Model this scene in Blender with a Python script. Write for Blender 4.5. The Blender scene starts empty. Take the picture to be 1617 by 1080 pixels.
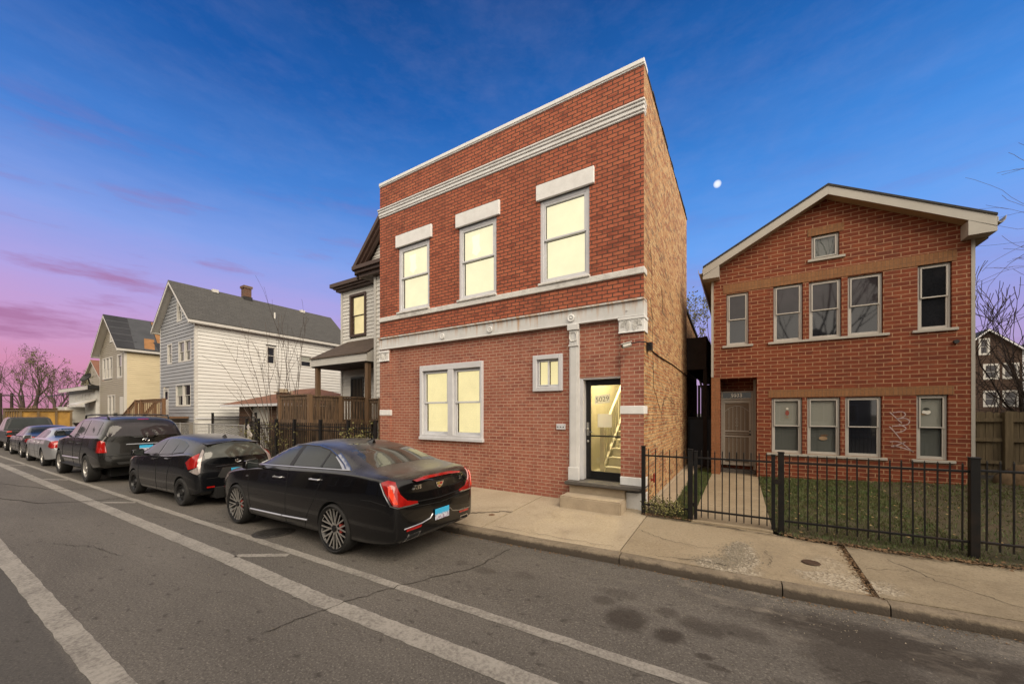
SUN_EL, SUN_ROT, SUN_ANG, SUN_E = 36, 122, 58, 3.8
EXPO = 0.18
SOUTH_A, SOUTH_B = (1.0, .90, .78), (1.32, 1.2, 1.05)
import bpy, bmesh, math, random
from mathutils import Vector, Matrix, geometry
from mathutils.bvhtree import BVHTree
R = math.radians
scene = bpy.context.scene
COL = scene.collection
random.seed(7)

# ------------------------------------------------------------------ helpers
def chain_loc(o):
    v = Vector((0, 0, 0))
    while o is not None:
        v += o.location
        o = o.parent
    return v

class MB:
    """collects shapes, then links them as one mesh object"""
    def __init__(s, T=None):
        s.v = []; s.f = []; s.T = T; s.m = []
    def add(s, verts, faces, mi=0):
        n = len(s.v)
        if s.T: verts = [s.T(*p) for p in verts]
        s.v += [tuple(p) for p in verts]
        s.f += [tuple(i + n for i in f) for f in faces]
        s.m += [mi] * len(faces)
        return s
    def box(s, a0, a1, b0, b1, c0, c1, mi=0):
        vs = [(a, b, c) for a in (a0, a1) for b in (b0, b1) for c in (c0, c1)]
        return s.add(vs, [(0, 1, 3, 2), (4, 6, 7, 5), (0, 4, 5, 1), (2, 3, 7, 6), (0, 2, 6, 4), (1, 5, 7, 3)], mi)
    def hexa(s, p, mi=0):
        """eight corners: 4 of bottom loop then 4 of top loop"""
        return s.add(p, [(3, 2, 1, 0), (4, 5, 6, 7), (0, 1, 5, 4), (1, 2, 6, 5), (2, 3, 7, 6), (3, 0, 4, 7)], mi)
    def prism(s, poly, c0, c1, fn, mi=0):
        """poly in 2D extruded between c0 and c1; fn(a,b,c) -> xyz"""
        n = len(poly)
        vs = [fn(a, b, c0) for a, b in poly] + [fn(a, b, c1) for a, b in poly]
        fs = [tuple(range(n - 1, -1, -1)), tuple(range(n, 2 * n))]
        fs += [(i, (i + 1) % n, n + (i + 1) % n, n + i) for i in range(n)]
        return s.add(vs, fs, mi)
    def tube(s, pts, rad, n=6, cap=True, mi=0):
        pts = [Vector(p) for p in pts]
        if not hasattr(rad, '__len__'): rad = [rad] * len(pts)
        vs = []; fs = []; prev = None
        for i, p in enumerate(pts):
            d = (pts[min(i + 1, len(pts) - 1)] - pts[max(i - 1, 0)])
            if d.length < 1e-9: d = Vector((0, 0, 1))
            d.normalize()
            if prev is None:
                up = Vector((0, 0, 1)) if abs(d.z) < .9 else Vector((1, 0, 0))
                e1 = d.cross(up).normalized()
            else:
                e1 = (prev - d * prev.dot(d))
                e1 = e1.normalized() if e1.length > 1e-6 else d.orthogonal().normalized()
            prev = e1
            e2 = d.cross(e1)
            for k in range(n):
                a = 2 * math.pi * k / n
                vs.append(p + (e1 * math.cos(a) + e2 * math.sin(a)) * rad[i])
        for i in range(len(pts) - 1):
            for k in range(n):
                k2 = (k + 1) % n
                fs.append((i * n + k, i * n + k2, (i + 1) * n + k2, (i + 1) * n + k))
        if cap and n > 2:
            fs.append(tuple(range(n - 1, -1, -1)))
            fs.append(tuple((len(pts) - 1) * n + k for k in range(n)))
        return s.add(vs, fs, mi)
    def bar(s, p, q, w, h=None, mi=0):
        """square bar from p to q"""
        p = Vector(p); q = Vector(q); h = h or w
        d = (q - p).normalized()
        up = Vector((0, 0, 1)) if abs(d.z) < .95 else Vector((0, 1, 0))
        e1 = d.cross(up).normalized() * w / 2; e2 = e1.cross(d).normalized() * h / 2
        return s.hexa([p - e1 - e2, p + e1 - e2, p + e1 + e2, p - e1 + e2, q - e1 - e2, q + e1 - e2, q + e1 + e2, q - e1 + e2], mi)
    def lathe(s, prof, n, fn, mi=0):
        """prof: list of (r, h); fn(r*cos, r*sin, h)"""
        vs = [fn(r * math.cos(2 * math.pi * k / n), r * math.sin(2 * math.pi * k / n), h) for r, h in prof for k in range(n)]
        fs = []
        for i in range(len(prof) - 1):
            for k in range(n):
                k2 = (k + 1) % n
                fs.append((i * n + k, i * n + k2, (i + 1) * n + k2, (i + 1) * n + k))
        return s.add(vs, fs, mi)
    def ball(s, c, r, n=10, sz=1.0):
        prof = [(max(1e-4, r * math.sin(math.pi * i / n)), -r * sz * math.cos(math.pi * i / n)) for i in range(n + 1)]
        return s.lathe(prof, n * 2, lambda a, b, h: (c[0] + a, c[1] + b, c[2] + h))
    def holed(s, outer, holes, fn, mi=0):
        """flat face with holes"""
        pts = []; edges = []
        for loop in [outer] + holes:
            n = len(pts); m = len(loop)
            pts += [Vector((a, b)) for a, b in loop]
            edges += [(n + i, n + (i + 1) % m) for i in range(m)]
        r = geometry.delaunay_2d_cdt(pts, edges, [], 1, 1e-5)
        fs = []
        for f in r[2]:
            c = sum((r[0][i] for i in f), Vector((0, 0))) / len(f)
            if not any(min(p[0] for p in h) < c.x < max(p[0] for p in h) and min(p[1] for p in h) < c.y < max(p[1] for p in h) for h in holes): fs.append(tuple(f))
        return s.add([fn(p.x, p.y) for p in r[0]], fs, mi)
    def build(s, name, mat, parent=None, smooth=0, bevel=0, local=False, seg=1, recalc=True):
        me = bpy.data.meshes.new(name)
        off = Vector((0, 0, 0)) if (local or parent is None) else chain_loc(parent)
        me.from_pydata([(p[0] - off.x, p[1] - off.y, p[2] - off.z) for p in s.v], [], s.f)
        mats = mat if isinstance(mat, (list, tuple)) else [mat]
        for m in mats: me.materials.append(m)
        if len(mats) > 1: me.polygons.foreach_set('material_index', s.m)
        if recalc or bevel:
            bm = bmesh.new(); bm.from_mesh(me)
            if bevel:
                es = [e for e in bm.edges if len(e.link_faces) == 2 and e.calc_face_angle(0) > .5]
                bmesh.ops.bevel(bm, geom=es, offset=bevel, segments=seg, affect='EDGES', clamp_overlap=True)
            bmesh.ops.recalc_face_normals(bm, faces=bm.faces)
            bm.to_mesh(me); bm.free()
        if smooth:
            me.polygons.foreach_set('use_smooth', [True] * len(me.polygons))
            me.set_sharp_from_angle(angle=R(smooth))
        me.update()
        o = bpy.data.objects.new(name, me)
        COL.objects.link(o)
        if parent is not None: o.parent = parent
        return o

def tag(o, label=None, cat=None, group=None, kind=None):
    if label: o['label'] = label
    if cat: o['category'] = cat
    if group: o['group'] = group
    if kind: o['kind'] = kind
    return o

def thing(name, loc, label, cat, group=None, rz=0):
    o = bpy.data.objects.new(name, None)
    o.empty_display_size = .2
    COL.objects.link(o)
    o.location = loc; o.rotation_euler = (0, 0, rz)
    return tag(o, label, cat, group)

def XZ(Y):                      # facade coordinates: u along the street, v up, d outward to the street
    return lambda u, v, d: (u, Y - d, v)
def YZ(X):                      # side wall facing +X: u along Y, v up, d outward
    return lambda u, v, d: (X + d, u, v)

# ------------------------------------------------------------------ materials
def newmat(name):
    m = bpy.data.materials.new(name); m.use_nodes = True
    nt = m.node_tree; nt.nodes.clear()
    out = nt.nodes.new('ShaderNodeOutputMaterial')
    b = nt.nodes.new('ShaderNodeBsdfPrincipled')
    nt.links.new(b.outputs[0], out.inputs[0])
    return m, nt, b
class NT:
    def __init__(s, nt): s.nt = nt
    def n(s, t, **k):
        nd = s.nt.nodes.new('ShaderNode' + t)
        for a, v in k.items(): setattr(nd, a, v)
        return nd
    def l(s, a, b): s.nt.links.new(a, b)
    def val(s, sock, v):
        if isinstance(v, bpy.types.NodeSocket): s.l(v, sock)
        else: sock.default_value = v
    def math(s, op, a, b=0.0, c=None, clamp=False):
        nd = s.n('Math', operation=op, use_clamp=clamp)
        s.val(nd.inputs[0], a); s.val(nd.inputs[1], b)
        if c is not None: s.val(nd.inputs[2], c)
        return nd.outputs[0]
    def mix(s, f, a, b, mode='MIX'):
        nd = s.n('Mix', data_type='RGBA', blend_type=mode)
        s.val(nd.inputs[0], f)
        for i, v in ((6, a), (7, b)):
            if isinstance(v, (tuple, list)) and len(v) == 3: v = (*v, 1)
            s.val(nd.inputs[i], v)
        return nd.outputs[2]
    def noise(s, vec, scale, detail=4, rough=.55, w=None):
        nd = s.n('TexNoise'); nd.inputs['Scale'].default_value = scale
        nd.inputs['Detail'].default_value = detail; nd.inputs['Roughness'].default_value = rough
        if vec is not None: s.l(vec, nd.inputs['Vector'])
        return nd.outputs['Fac']
    def ramp(s, f, stops):
        nd = s.n('ValToRGB'); cr = nd.color_ramp
        while len(cr.elements) > 1: cr.elements.remove(cr.elements[-1])
        for i, (p, c) in enumerate(stops):
            e = cr.elements[0] if i == 0 else cr.elements.new(p)
            e.position = p; e.color = (*c, 1) if not isinstance(c, (int, float)) else (c, c, c, 1)
        s.l(f, nd.inputs[0])
        return nd.outputs[0]
    def step(s, f, lo, hi):
        nd = s.n('MapRange', clamp=True)
        s.val(nd.inputs[0], f); nd.inputs[1].default_value = lo; nd.inputs[2].default_value = hi
        return nd.outputs[0]
    def pos(s): return s.n('NewGeometry').outputs['Position']
    def obj(s): return s.n('TexCoord').outputs['Object']
    def xyz(s, v):
        nd = s.n('SeparateXYZ'); s.l(v, nd.inputs[0]); return nd.outputs
    def comb(s, x=0., y=0., z=0.):
        nd = s.n('CombineXYZ')
        for i, v in enumerate((x, y, z)): s.val(nd.inputs[i], v)
        return nd.outputs[0]
    def scale(s, v, k):
        nd = s.n('VectorMath', operation='MULTIPLY'); s.l(v, nd.inputs[0]); nd.inputs[1].default_value = k
        return nd.outputs[0]
    def vadd(s, a, b):
        nd = s.n('VectorMath', operation='ADD'); s.l(a, nd.inputs[0]); s.val(nd.inputs[1], b); return nd.outputs[0]
    def bump(s, h, strength, dist, b):
        nd = s.n('Bump'); nd.inputs['Strength'].default_value = strength; nd.inputs['Distance'].default_value = dist
        s.l(h, nd.inputs['Height']); s.l(nd.outputs[0], b.inputs['Normal'])

def pm(name, col, rough=.6, metal=0, var=.15, scale=6., bump=0., coat=0., spec=.5, stretch=None, dirt=None, dirtamt=.4, local=False, fine=0.):
    """painted / plain material with uneven tone, optional dirt patches"""
    m, nt, b = newmat(name); N = NT(nt)
    v = N.obj() if local else N.pos()
    if stretch: v = N.scale(v, stretch)
    f = N.noise(v, scale, 5, .6)
    c1 = tuple(c * (1 - var) for c in col); c2 = tuple(min(1, c * (1 + var)) for c in col)
    c = N.mix(N.step(f, .3, .7), c1, c2)
    if dirt:
        g = N.noise(v, scale * .37, 6, .65)
        c = N.mix(N.math('MULTIPLY', N.step(g, .5, .72), dirtamt), c, dirt)
    if fine:
        h = N.noise(v, scale * 14, 2, .5)
        c = N.mix(N.math('MULTIPLY', N.step(h, .55, .75), fine), c, tuple(x * .35 for x in col))
    N.l(c, b.inputs['Base Color'])
    b.inputs['Roughness'].default_value = rough; b.inputs['Metallic'].default_value = metal
    b.inputs['Specular IOR Level'].default_value = spec
    if coat: b.inputs['Coat Weight'].default_value = coat; b.inputs['Coat Roughness'].default_value = .04
    if bump: N.bump(N.noise(v, scale * 6, 4, .6), bump, .01, b)
    return m

def brickmat(name, axis, bw, bh, c1, c2, mortar, ms=.011, var=.35, dark=None, darkamt=.3, vert=False, bumpd=.006, off=.5, hue=None, stain=0., wob=.004, smooth=.15, soot=0.):
    m, nt, b = newmat(name); N = NT(nt)
    p = N.pos(); x, y, z = N.xyz(p)
    u = x if axis == 'x' else y
    vec = N.comb(z, u) if vert else N.comb(u, z)
    nz = N.n('TexNoise'); nz.inputs['Scale'].default_value = 3.5; nz.inputs['Detail'].default_value = 5; N.l(p, nz.inputs['Vector'])
    wv = N.n('VectorMath', operation='SCALE'); N.l(nz.outputs['Color'], wv.inputs[0]); wv.inputs['Scale'].default_value = wob * 4
    vec = N.vadd(vec, wv.outputs[0])
    bt = N.n('TexBrick'); bt.offset = off
    N.l(vec, bt.inputs['Vector'])
    for k, q in (('Color1', c1), ('Color2', c2), ('Mortar', mortar)): bt.inputs[k].default_value = (*q, 1)
    bt.inputs['Scale'].default_value = 1; bt.inputs['Mortar Size'].default_value = ms
    bt.inputs['Mortar Smooth'].default_value = smooth; bt.inputs['Bias'].default_value = 0
    bt.inputs['Brick Width'].default_value = bw; bt.inputs['Row Height'].default_value = bh
    # tone per brick from a second brick texture with random offsets
    col = bt.outputs['Color']
    n1 = N.noise(p, 22, 5, .65)
    col = N.mix(N.step(n1, .25, .8), N.mix(1.0, col, (1 - var,) * 3, 'MULTIPLY'), N.mix(1.0, col, (1 + var * .5,) * 3, 'MULTIPLY'))
    if hue:
        cell = N.n('TexVoronoi'); cell.inputs['Scale'].default_value = 1
        N.l(N.scale(vec, (1 / bw, 1 / bh, 1)), cell.inputs['Vector'])
        hs = N.xyz(cell.outputs['Color'])[0]
        inv = N.math('SUBTRACT', 1.0, bt.outputs['Fac'])
        for lo, hi, hc, amt in hue:
            msk = N.math('MULTIPLY', N.math('GREATER_THAN', hs, lo), N.math('LESS_THAN', hs, hi))
            col = N.mix(N.math('MULTIPLY', N.math('MULTIPLY', msk, inv), amt), col, hc)
    if dark:
        n2 = N.noise(p, 1.1, 7, .65)
        col = N.mix(N.math('MULTIPLY', N.step(n2, .5, .75), darkamt), col, dark)
    if stain:
        n3 = N.noise(N.scale(p, (3.5, 3.5, .5)), 1., 6, .7)
        col = N.mix(N.math('MULTIPLY', N.step(n3, .52, .72), stain), col, (.42, .36, .32))
    if soot:
        n4 = N.noise(N.scale(p, (2.2, 2.2, .28)), 1.4, 6, .68); n5 = N.noise(p, .55, 4, .6)
        sm = N.math('MULTIPLY', N.step(n4, .48, .72), N.step(n5, .35, .62))
        col = N.mix(N.math('MULTIPLY', sm, soot), col, (.06, .035, .026))
    N.l(col, b.inputs['Base Color'])
    b.inputs['Roughness'].default_value = .85
    b.inputs['Specular IOR Level'].default_value = .3
    h = N.math('SUBTRACT', 1.0, bt.outputs['Fac'])
    h = N.math('ADD', h, N.math('MULTIPLY', N.noise(p, 40, 4, .7), .5))
    N.bump(h, .9, bumpd, b)
    return m

def emitmat(name, col, strength, var=.08, streak=False):
    m, nt, b = newmat(name); N = NT(nt)
    p = N.pos()
    f = N.noise(p, 2.2, 5, .6)
    c = N.mix(N.step(f, .35, .7), tuple(x * (1 - var) for x in col), col)
    if streak:
        x, y, z = N.xyz(p)
        w = N.math('SINE', N.math('MULTIPLY', z, 120.))
        c = N.mix(N.math('MULTIPLY', N.step(w, .6, 1.), .12), c, tuple(q * .6 for q in col))
    b.inputs['Base Color'].default_value = (.1, .09, .06, 1)
    N.l(c, b.inputs['Emission Color']); b.inputs['Emission Strength'].default_value = strength
    b.inputs['Roughness'].default_value = .6
    return m

def glassmat(name, tint=(1, 1, 1), refl=1.0):
    m = bpy.data.materials.new(name); m.use_nodes = True
    nt = m.node_tree; nt.nodes.clear(); N = NT(nt)
    out = N.n('OutputMaterial'); tr = N.n('BsdfTransparent'); gl = N.n('BsdfGlossy'); mx = N.n('MixShader')
    tr.inputs[0].default_value = (*tint, 1); gl.inputs['Roughness'].default_value = .01
    lw = N.n('LayerWeight'); lw.inputs['Blend'].default_value = .5
    fr = N.math('ADD', N.math('MULTIPLY', N.math('POWER', lw.outputs['Facing'], 5.), .9), .045)
    N.l(N.math('MULTIPLY', fr, refl, clamp=True), mx.inputs[0]); N.l(tr.outputs[0], mx.inputs[1]); N.l(gl.outputs[0], mx.inputs[2])
    N.l(mx.outputs[0], out.inputs[0])
    return m

def paintmat(name, col, metal=0., rough=.25, dust=.12, flake=False):
    """car paint: clear coat over colour, thin dust on the upward faces"""
    m, nt, b = newmat(name); N = NT(nt)
    o = N.obj()
    nz = N.xyz(N.n('NewGeometry').outputs['Normal'])[2]
    d = N.math('MULTIPLY', N.step(nz, .55, .98), N.step(N.noise(o, 3, 6, .65), .05, .7))
    d = N.math('MULTIPLY', d, dust)
    N.l(N.mix(d, col, (.30, .27, .23)), b.inputs['Base Color'])
    b.inputs['Metallic'].default_value = metal
    N.l(N.math('ADD', N.math('MULTIPLY', d, .6), rough), b.inputs['Roughness'])
    b.inputs['Coat Weight'].default_value = .55; b.inputs['Specular IOR Level'].default_value = .38
    N.l(N.math('ADD', N.math('MULTIPLY', d, .9), .03), b.inputs['Coat Roughness'])
    return m

def sidingmat(name, col, dirt=(.3, .27, .22), amt=.25):
    return pm(name, col, .55, 0, .06, 1.3, 0, 0, .4, (1, 1, 4), dirt, amt)
# ------------------------------------------------------------------ material library
M = {}
M['brick_up'] = brickmat('upper red face brick', 'x', .215, .0815, (.47, .138, .074), (.385, .106, .057), (.105, .055, .04), .011, .3, (.15, .048, .03), .5, hue=[(.85, 1.1, (.46, .15, .075), .5), (.0, .12, (.20, .05, .03), .6)], soot=.45)
M['brick_low'] = brickmat('lower pink brick infill', 'x', .203, .0765, (.385, .142, .092), (.325, .110, .073), (.50, .33, .235), .0085, .22, (.19, .065, .048), .35, hue=[(.85, 1.1, (.37, .15, .098), .5), (.0, .15, (.21, .068, .05), .6)], stain=.12, soot=.3)
M['brick_side'] = brickmat('orange common brick side wall', 'y', .21, .0755, (.60, .315, .135), (.50, .24, .10), (.46, .34, .20), .013, .45, (.13, .07, .04), .4, hue=[(.72, 1.1, (.60, .40, .20), .75), (.0, .22, (.28, .085, .04), .8), (.3, .38, (.10, .06, .045), .7)], wob=.012, smooth=.5, bumpd=.012)
M['brick_right'] = brickmat('orange red modular brick', 'x', .305, .1015, (.20, .049, .022), (.162, .038, .018), (.37, .215, .125), .0095, .2, (.13, .035, .018), .35, hue=[(.8, 1.1, (.23, .062, .027), .5), (.0, .15, (.115, .027, .015), .6)], soot=.3)  # base tone lowered to stand in for the dimmer right side of the view
M['soldier'] = brickmat('tan soldier brick', 'x', .2, .075, (.27, .132, .06), (.23, .11, .05), (.19, .11, .06), .006, .25, vert=True, off=0.)
M['quoin'] = brickmat('tan stack brick', 'x', .3, .1015, (.28, .12, .055), (.24, .10, .045), (.22, .12, .065), .006, .25, off=0.)
M['brick_gar'] = brickmat('brown garage brick', 'x', .21, .075, (.14, .06, .035), (.10, .045, .03), (.20, .16, .12), .01, .3)
M['brick_far'] = brickmat('brown far brick', 'x', .3, .1, (.075, .045, .03), (.06, .035, .025), (.09, .065, .05), .01, .3)
M['stone'] = pm('weathered limestone', (.66, .65, .62), .85, 0, .10, 9, .5, dirt=(.20, .17, .14), dirtamt=.45, fine=.55)
M['stone_white'] = pm('white painted stone', (.74, .74, .73), .7, 0, .06, 5, .25, dirt=(.35, .31, .26), dirtamt=.25, fine=.15)
def bandmat():
    m, nt, b = newmat('grey painted iron band with rust'); N = NT(nt)
    p = N.pos(); x, y, z = N.xyz(p)
    base = N.mix(N.step(N.noise(p, 4, 5), .3, .7), (.56, .56, .55), (.66, .66, .65))
    dr = N.noise(N.scale(p, (7, 1, .35)), 1.6, 6, .7)
    top = N.step(z, 3.85, 4.2)
    rust = N.math('MULTIPLY', N.step(N.math('ADD', N.math('MULTIPLY', dr, .8), N.math('MULTIPLY', top, .17)), .50, .68), .75)
    c = N.mix(rust, base, (.44, .21, .055))
    N.l(c, b.inputs['Base Color']); b.inputs['Roughness'].default_value = .6
    N.bump(N.noise(p, 30, 4), .3, .004, b)
    return m
M['iron_band'] = bandmat()
M['grey_paint'] = pm('light grey window paint', (.58, .585, .61), .5, 0, .05, 5, .08, dirt=(.33, .31, .29), dirtamt=.2)
M['white_vinyl'] = pm('off white vinyl', (.44, .42, .385), .4, 0, .05, 4, 0, dirt=(.25, .22, .18), dirtamt=.2)
M['white_trim'] = pm('white aluminium trim', (.50, .485, .45), .4, 0, .05, 2, 0, dirt=(.35, .31, .26), dirtamt=.25)
M['lit'] = emitmat('lit pale yellow blind', (1.0, .90, .56), .92, .10)
M['lit_blind'] = emitmat('lit slatted blind', (1.0, .85, .43), .92, .12, True)
M['lit_pale'] = emitmat('lit pale vase shape on blind', (1.0, .94, .68), .95, .04)
M['lamp'] = emitmat('stairwell lamp', (1., .86, .5), 3.)
M['lit_far'] = emitmat('lit amber window', (1.0, .80, .36), .8, .2)
M['glass'] = glassmat('window glass')
M['glass_door'] = glassmat('door glass', (.95, .93, .85), .9)
M['pane_dark'] = pm('dark window glass', (.012, .013, .016), .03, 0, .3, 1.5, spec=.7, coat=.4)
M['pane_tint'] = pm('mirror tinted glass', (.03, .026, .03), .03, 0, .3, 1.5, spec=.45, coat=.12)
def blindmat(name, col):
    m, nt, b = newmat(name); N = NT(nt)
    p = N.pos(); x, y, z = N.xyz(p)
    w = N.math('SINE', N.math('MULTIPLY', z, 2 * math.pi / .026))
    N.l(N.mix(N.step(w, -.9, .6), tuple(c * .82 for c in col), col), b.inputs['Base Color'])
    b.inputs['Roughness'].default_value = .7
    N.bump(w, .4, .006, b)
    return m
M['blind'] = blindmat('grey green slatted blind', (.30, .31, .27))
M['blind_dim'] = blindmat('dim slatted blind', (.085, .095, .085))
M['black_metal'] = pm('black painted iron', (.006, .006, .0065), .5, 0, .3, 9, .15, dirt=(.035, .02, .012), dirtamt=.35, spec=.3)
M['black_frame'] = pm('black door frame', (.008, .008, .009), .3, 0, .2, 5)
M['handle'] = pm('brushed steel', (.45, .44, .42), .3, .9, .1, 8)
M['security'] = pm('beige security door', (.31, .275, .23), .5, 0, .08, 6)
M['mesh'] = pm('brown door mesh', (.155, .112, .075), .7, 0, .12, 30)
M['black_gloss'] = pm('black glass', (.006, .006, .006), .08)
M['concrete'] = pm('worn concrete', (.37, .30, .215), .9, 0, .14, 3.5, .5, dirt=(.20, .155, .10), dirtamt=.35, fine=.35)
M['concrete_dark'] = pm('dark threshold stone', (.085, .075, .066), .7, 0, .25, 7, .4)
M['cream_wall'] = pm('cream plaster', (.66, .60, .43), .8, 0, .05, 3)
M['stair'] = pm('painted stair', (.74, .69, .56), .6, 0, .06, 5)
M['paper'] = pm('white paper', (.80, .78, .70), .8, 0, .03, 6)
def papermat():
    m, nt, b = newmat('backlit white paper'); N = NT(nt)
    out = [n for n in nt.nodes if n.type == 'OUTPUT_MATERIAL'][0]
    t = N.n('BsdfTranslucent'); t.inputs[0].default_value = (.86, .84, .78, 1); b.inputs['Base Color'].default_value = (.82, .80, .74, 1); b.inputs['Roughness'].default_value = .8
    x = N.n('MixShader'); x.inputs[0].default_value = .55; N.l(b.outputs[0], x.inputs[1]); N.l(t.outputs[0], x.inputs[2]); N.l(x.outputs[0], out.inputs[0])
    return m
M['paper_lit'] = papermat()
M['ink'] = pm('dark ink', (.04, .045, .035), .6)
M['tar'] = pm('black tar', (.016, .015, .014), .75, 0, .4, 7, .8)
M['siding_white'] = sidingmat('white vinyl siding', (.60, .585, .545))
M['siding_grey'] = sidingmat('blue grey siding', (.255, .265, .285))
M['siding_big'] = sidingmat('white side siding', (.585, .58, .55))
M['siding_cream'] = sidingmat('cream siding', (.54, .46, .295), (.36, .28, .17), .35)
M['siding_taupe'] = sidingmat('taupe siding', (.27, .24, .19))
M['brown_trim'] = pm('brown painted trim', (.060, .034, .026), .6, 0, .15, 4)
def shingle(name, col, sx=.3, sy=.14):
    m, nt, b = newmat(name); N = NT(nt)
    p = N.pos(); x, y, z = N.xyz(p)
    bt = N.n('TexBrick'); N.l(N.comb(N.math('ADD', y, N.math('MULTIPLY', x, .3)), z), bt.inputs['Vector'])
    bt.inputs['Color1'].default_value = (*col, 1); bt.inputs['Color2'].default_value = (*[c * .72 for c in col], 1)
    bt.inputs['Mortar'].default_value = (*[c * .45 for c in col], 1); bt.inputs['Scale'].default_value = 1
    bt.inputs['Brick Width'].default_value = sx; bt.inputs['Row Height'].default_value = sy * .8; bt.inputs['Mortar Size'].default_value = .008
    c = N.mix(N.math('MULTIPLY', N.step(N.noise(p, 30, 3), .35, .7), .55), bt.outputs['Color'], tuple(q * 1.7 for q in col))
    N.l(c, b.inputs['Base Color']); b.inputs['Roughness'].default_value = .9
    N.bump(N.math('SUBTRACT', 1.0, bt.outputs['Fac']), .6, .01, b)
    return m
M['shingle'] = shingle('grey asphalt shingles', (.062, .060, .056))
M['shingle_brown'] = shingle('brown asphalt shingles', (.072, .05, .036))
M['shingle_red'] = shingle('rust red shingles', (.17, .075, .045))
M['shingle_dark'] = shingle('dark shingles', (.03, .029, .028))
M['wood'] = pm('stained brown lumber', (.145, .075, .034), .75, 0, .25, 6, .4, stretch=(4, 4, .6))
M['wood_deck'] = pm('weathered deck lumber', (.105, .066, .038), .8, 0, .75, 5, .4, stretch=(5, 5, .5), dirt=(.045, .035, .025), dirtamt=.5)
M['wood_post'] = pm('newer deck posts', (.135, .080, .042), .75, 0, .2, 5, .4, stretch=(5, 5, .5))
M['wood_fence'] = pm('weathered pine boards', (.155, .118, .068), .85, 0, .3, 4, .5, stretch=(6, 6, .4), dirt=(.06, .05, .03), dirtamt=.45)
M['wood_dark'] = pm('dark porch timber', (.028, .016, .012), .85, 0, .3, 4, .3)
M['blue_black'] = pm('dark blue panel', (.012, .015, .024), .6, 0, .2, 3)
M['bark'] = pm('grey brown bark', (.075, .055, .042), .9, 0, .35, 14, .6)
M['twig'] = pm('brown twigs', (.060, .042, .033), .9, 0, .3, 8)
M['leaf_dry'] = pm('dry olive leaves', (.09, .085, .028), .8, 0, .5, 5)
M['leaf_shrub'] = pm('yellow green shrub leaves', (.15, .14, .045), .75, 0, .5, 9)
M['leaf_dark'] = pm('dark leaves', (.03, .04, .02), .8, 0, .5, 5)
M['hedge'] = pm('dry brown brush', (.11, .065, .03), .9, 0, .4, 6)
M['chrome'] = pm('chrome', (.72, .72, .73), .12, 1., .03, 6, local=True)
M['chrome_satin'] = pm('satin silver', (.50, .50, .51), .3, 1., .05, 6, local=True)
M['tyre'] = pm('black rubber', (.014, .0135, .013), .8, 0, .25, 9, .25, local=True)
M['rim_black'] = pm('black alloy', (.010, .010, .011), .3, .3, .2, 9, local=True)
M['rim_grey'] = pm('grey alloy', (.40, .385, .365), .35, .6, .1, 8, local=True)
M['steel_black'] = pm('black steel wheel', (.016, .016, .017), .5, .2, .2, 9, local=True)
M['plastic'] = pm('black plastic', (.012, .012, .012), .55, 0, .2, 9, local=True)
M['underbody'] = pm('underbody black', (.004, .004, .004), .9, 0, .2, 9, local=True)
M['car_glass'] = pm('car glass', (.018, .022, .022), .04, 0, .4, 1.4, spec=.42, local=True)
M['car_glass_grey'] = pm('dusty grey car glass', (.05, .053, .046), .06, 0, .5, 2.2, spec=.6, coat=.3, local=True)
M['red_lens'] = pm('red lamp lens', (.30, .008, .006), .12, 0, .35, 9, coat=.8, local=True)
M['red_lens_bright'] = pm('bright red lamp core', (.75, .055, .02), .2, 0, .3, 12, coat=.8, local=True)
M['clear_lens'] = pm('clear lamp lens', (.30, .26, .25), .15, .2, .3, 14, coat=.8, local=True)
def platemat():
    m, nt, b = newmat('licence plate blue and white'); N = NT(nt)
    o = N.obj(); x, y, z = N.xyz(o)
    n = N.noise(N.scale(o, (1, 1, 1)), 16, 3)
    n2 = N.noise(o, 30, 2)
    low = N.mix(N.step(n2, .45, .6), (.55, .58, .66), (.30, .22, .32))
    c = N.mix(N.step(N.math('ADD', z, N.math('MULTIPLY', n, .04)), .005, .035), low, (.04, .42, .72))
    N.l(c, b.inputs['Base Color']); b.inputs['Roughness'].default_value = .4
    return m
M['plate'] = platemat()
M['red_plastic'] = pm('dull red plastic', (.25, .03, .02), .5, local=True)
M['yellow_dump'] = pm('rusty yellow steel', (.34, .19, .035), .7, 0, .25, 2.5, .3, dirt=(.13, .065, .025), dirtamt=.75)
M['dump_dark'] = pm('rusty brown steel', (.13, .085, .04), .8, 0, .25, 2.5, .3)
M['trim_right'] = pm('dimmed white barge board', (.36, .345, .31), .45, 0, .06, 2, 0, dirt=(.28, .25, .2), dirtamt=.25)  # white trim darkened in its colour to carry the dimmer right side
M['bag'] = pm('torn pale plastic', (.5, .47, .45), .5, 0, .25, 14)
M['green_van'] = pm('green paint', (.07, .14, .05), .4, 0, .2, 3)
M['galv'] = pm('galvanised wire', (.32, .32, .31), .45, .6, .15, 9)
M['graffiti'] = pm('lavender grey spray paint', (.38, .29, .28), .85, 0, .3, 25)
M['tarp'] = pm('black roofing felt', (.022, .022, .024), .7, 0, .3, 1.2, .2)
M['tarp2'] = pm('patched felt strip', (.05, .052, .056), .7, 0, .2, 1.2, .2)
M['plywood'] = pm('bare plywood decking', (.24, .115, .04), .85, 0, .25, 2.5, .2)
M['rubble'] = pm('broken concrete chips', (.27, .235, .18), .95, 0, .25, 30)
M['litter'] = pm('dry leaf litter', (.15, .09, .045), .9, 0, .5, 11)
M['crack'] = pm('dark crack', (.030, .024, .018), .95, 0, .3, 9)
M['cable'] = pm('black cable', (.008, .008, .008), .5)

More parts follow.
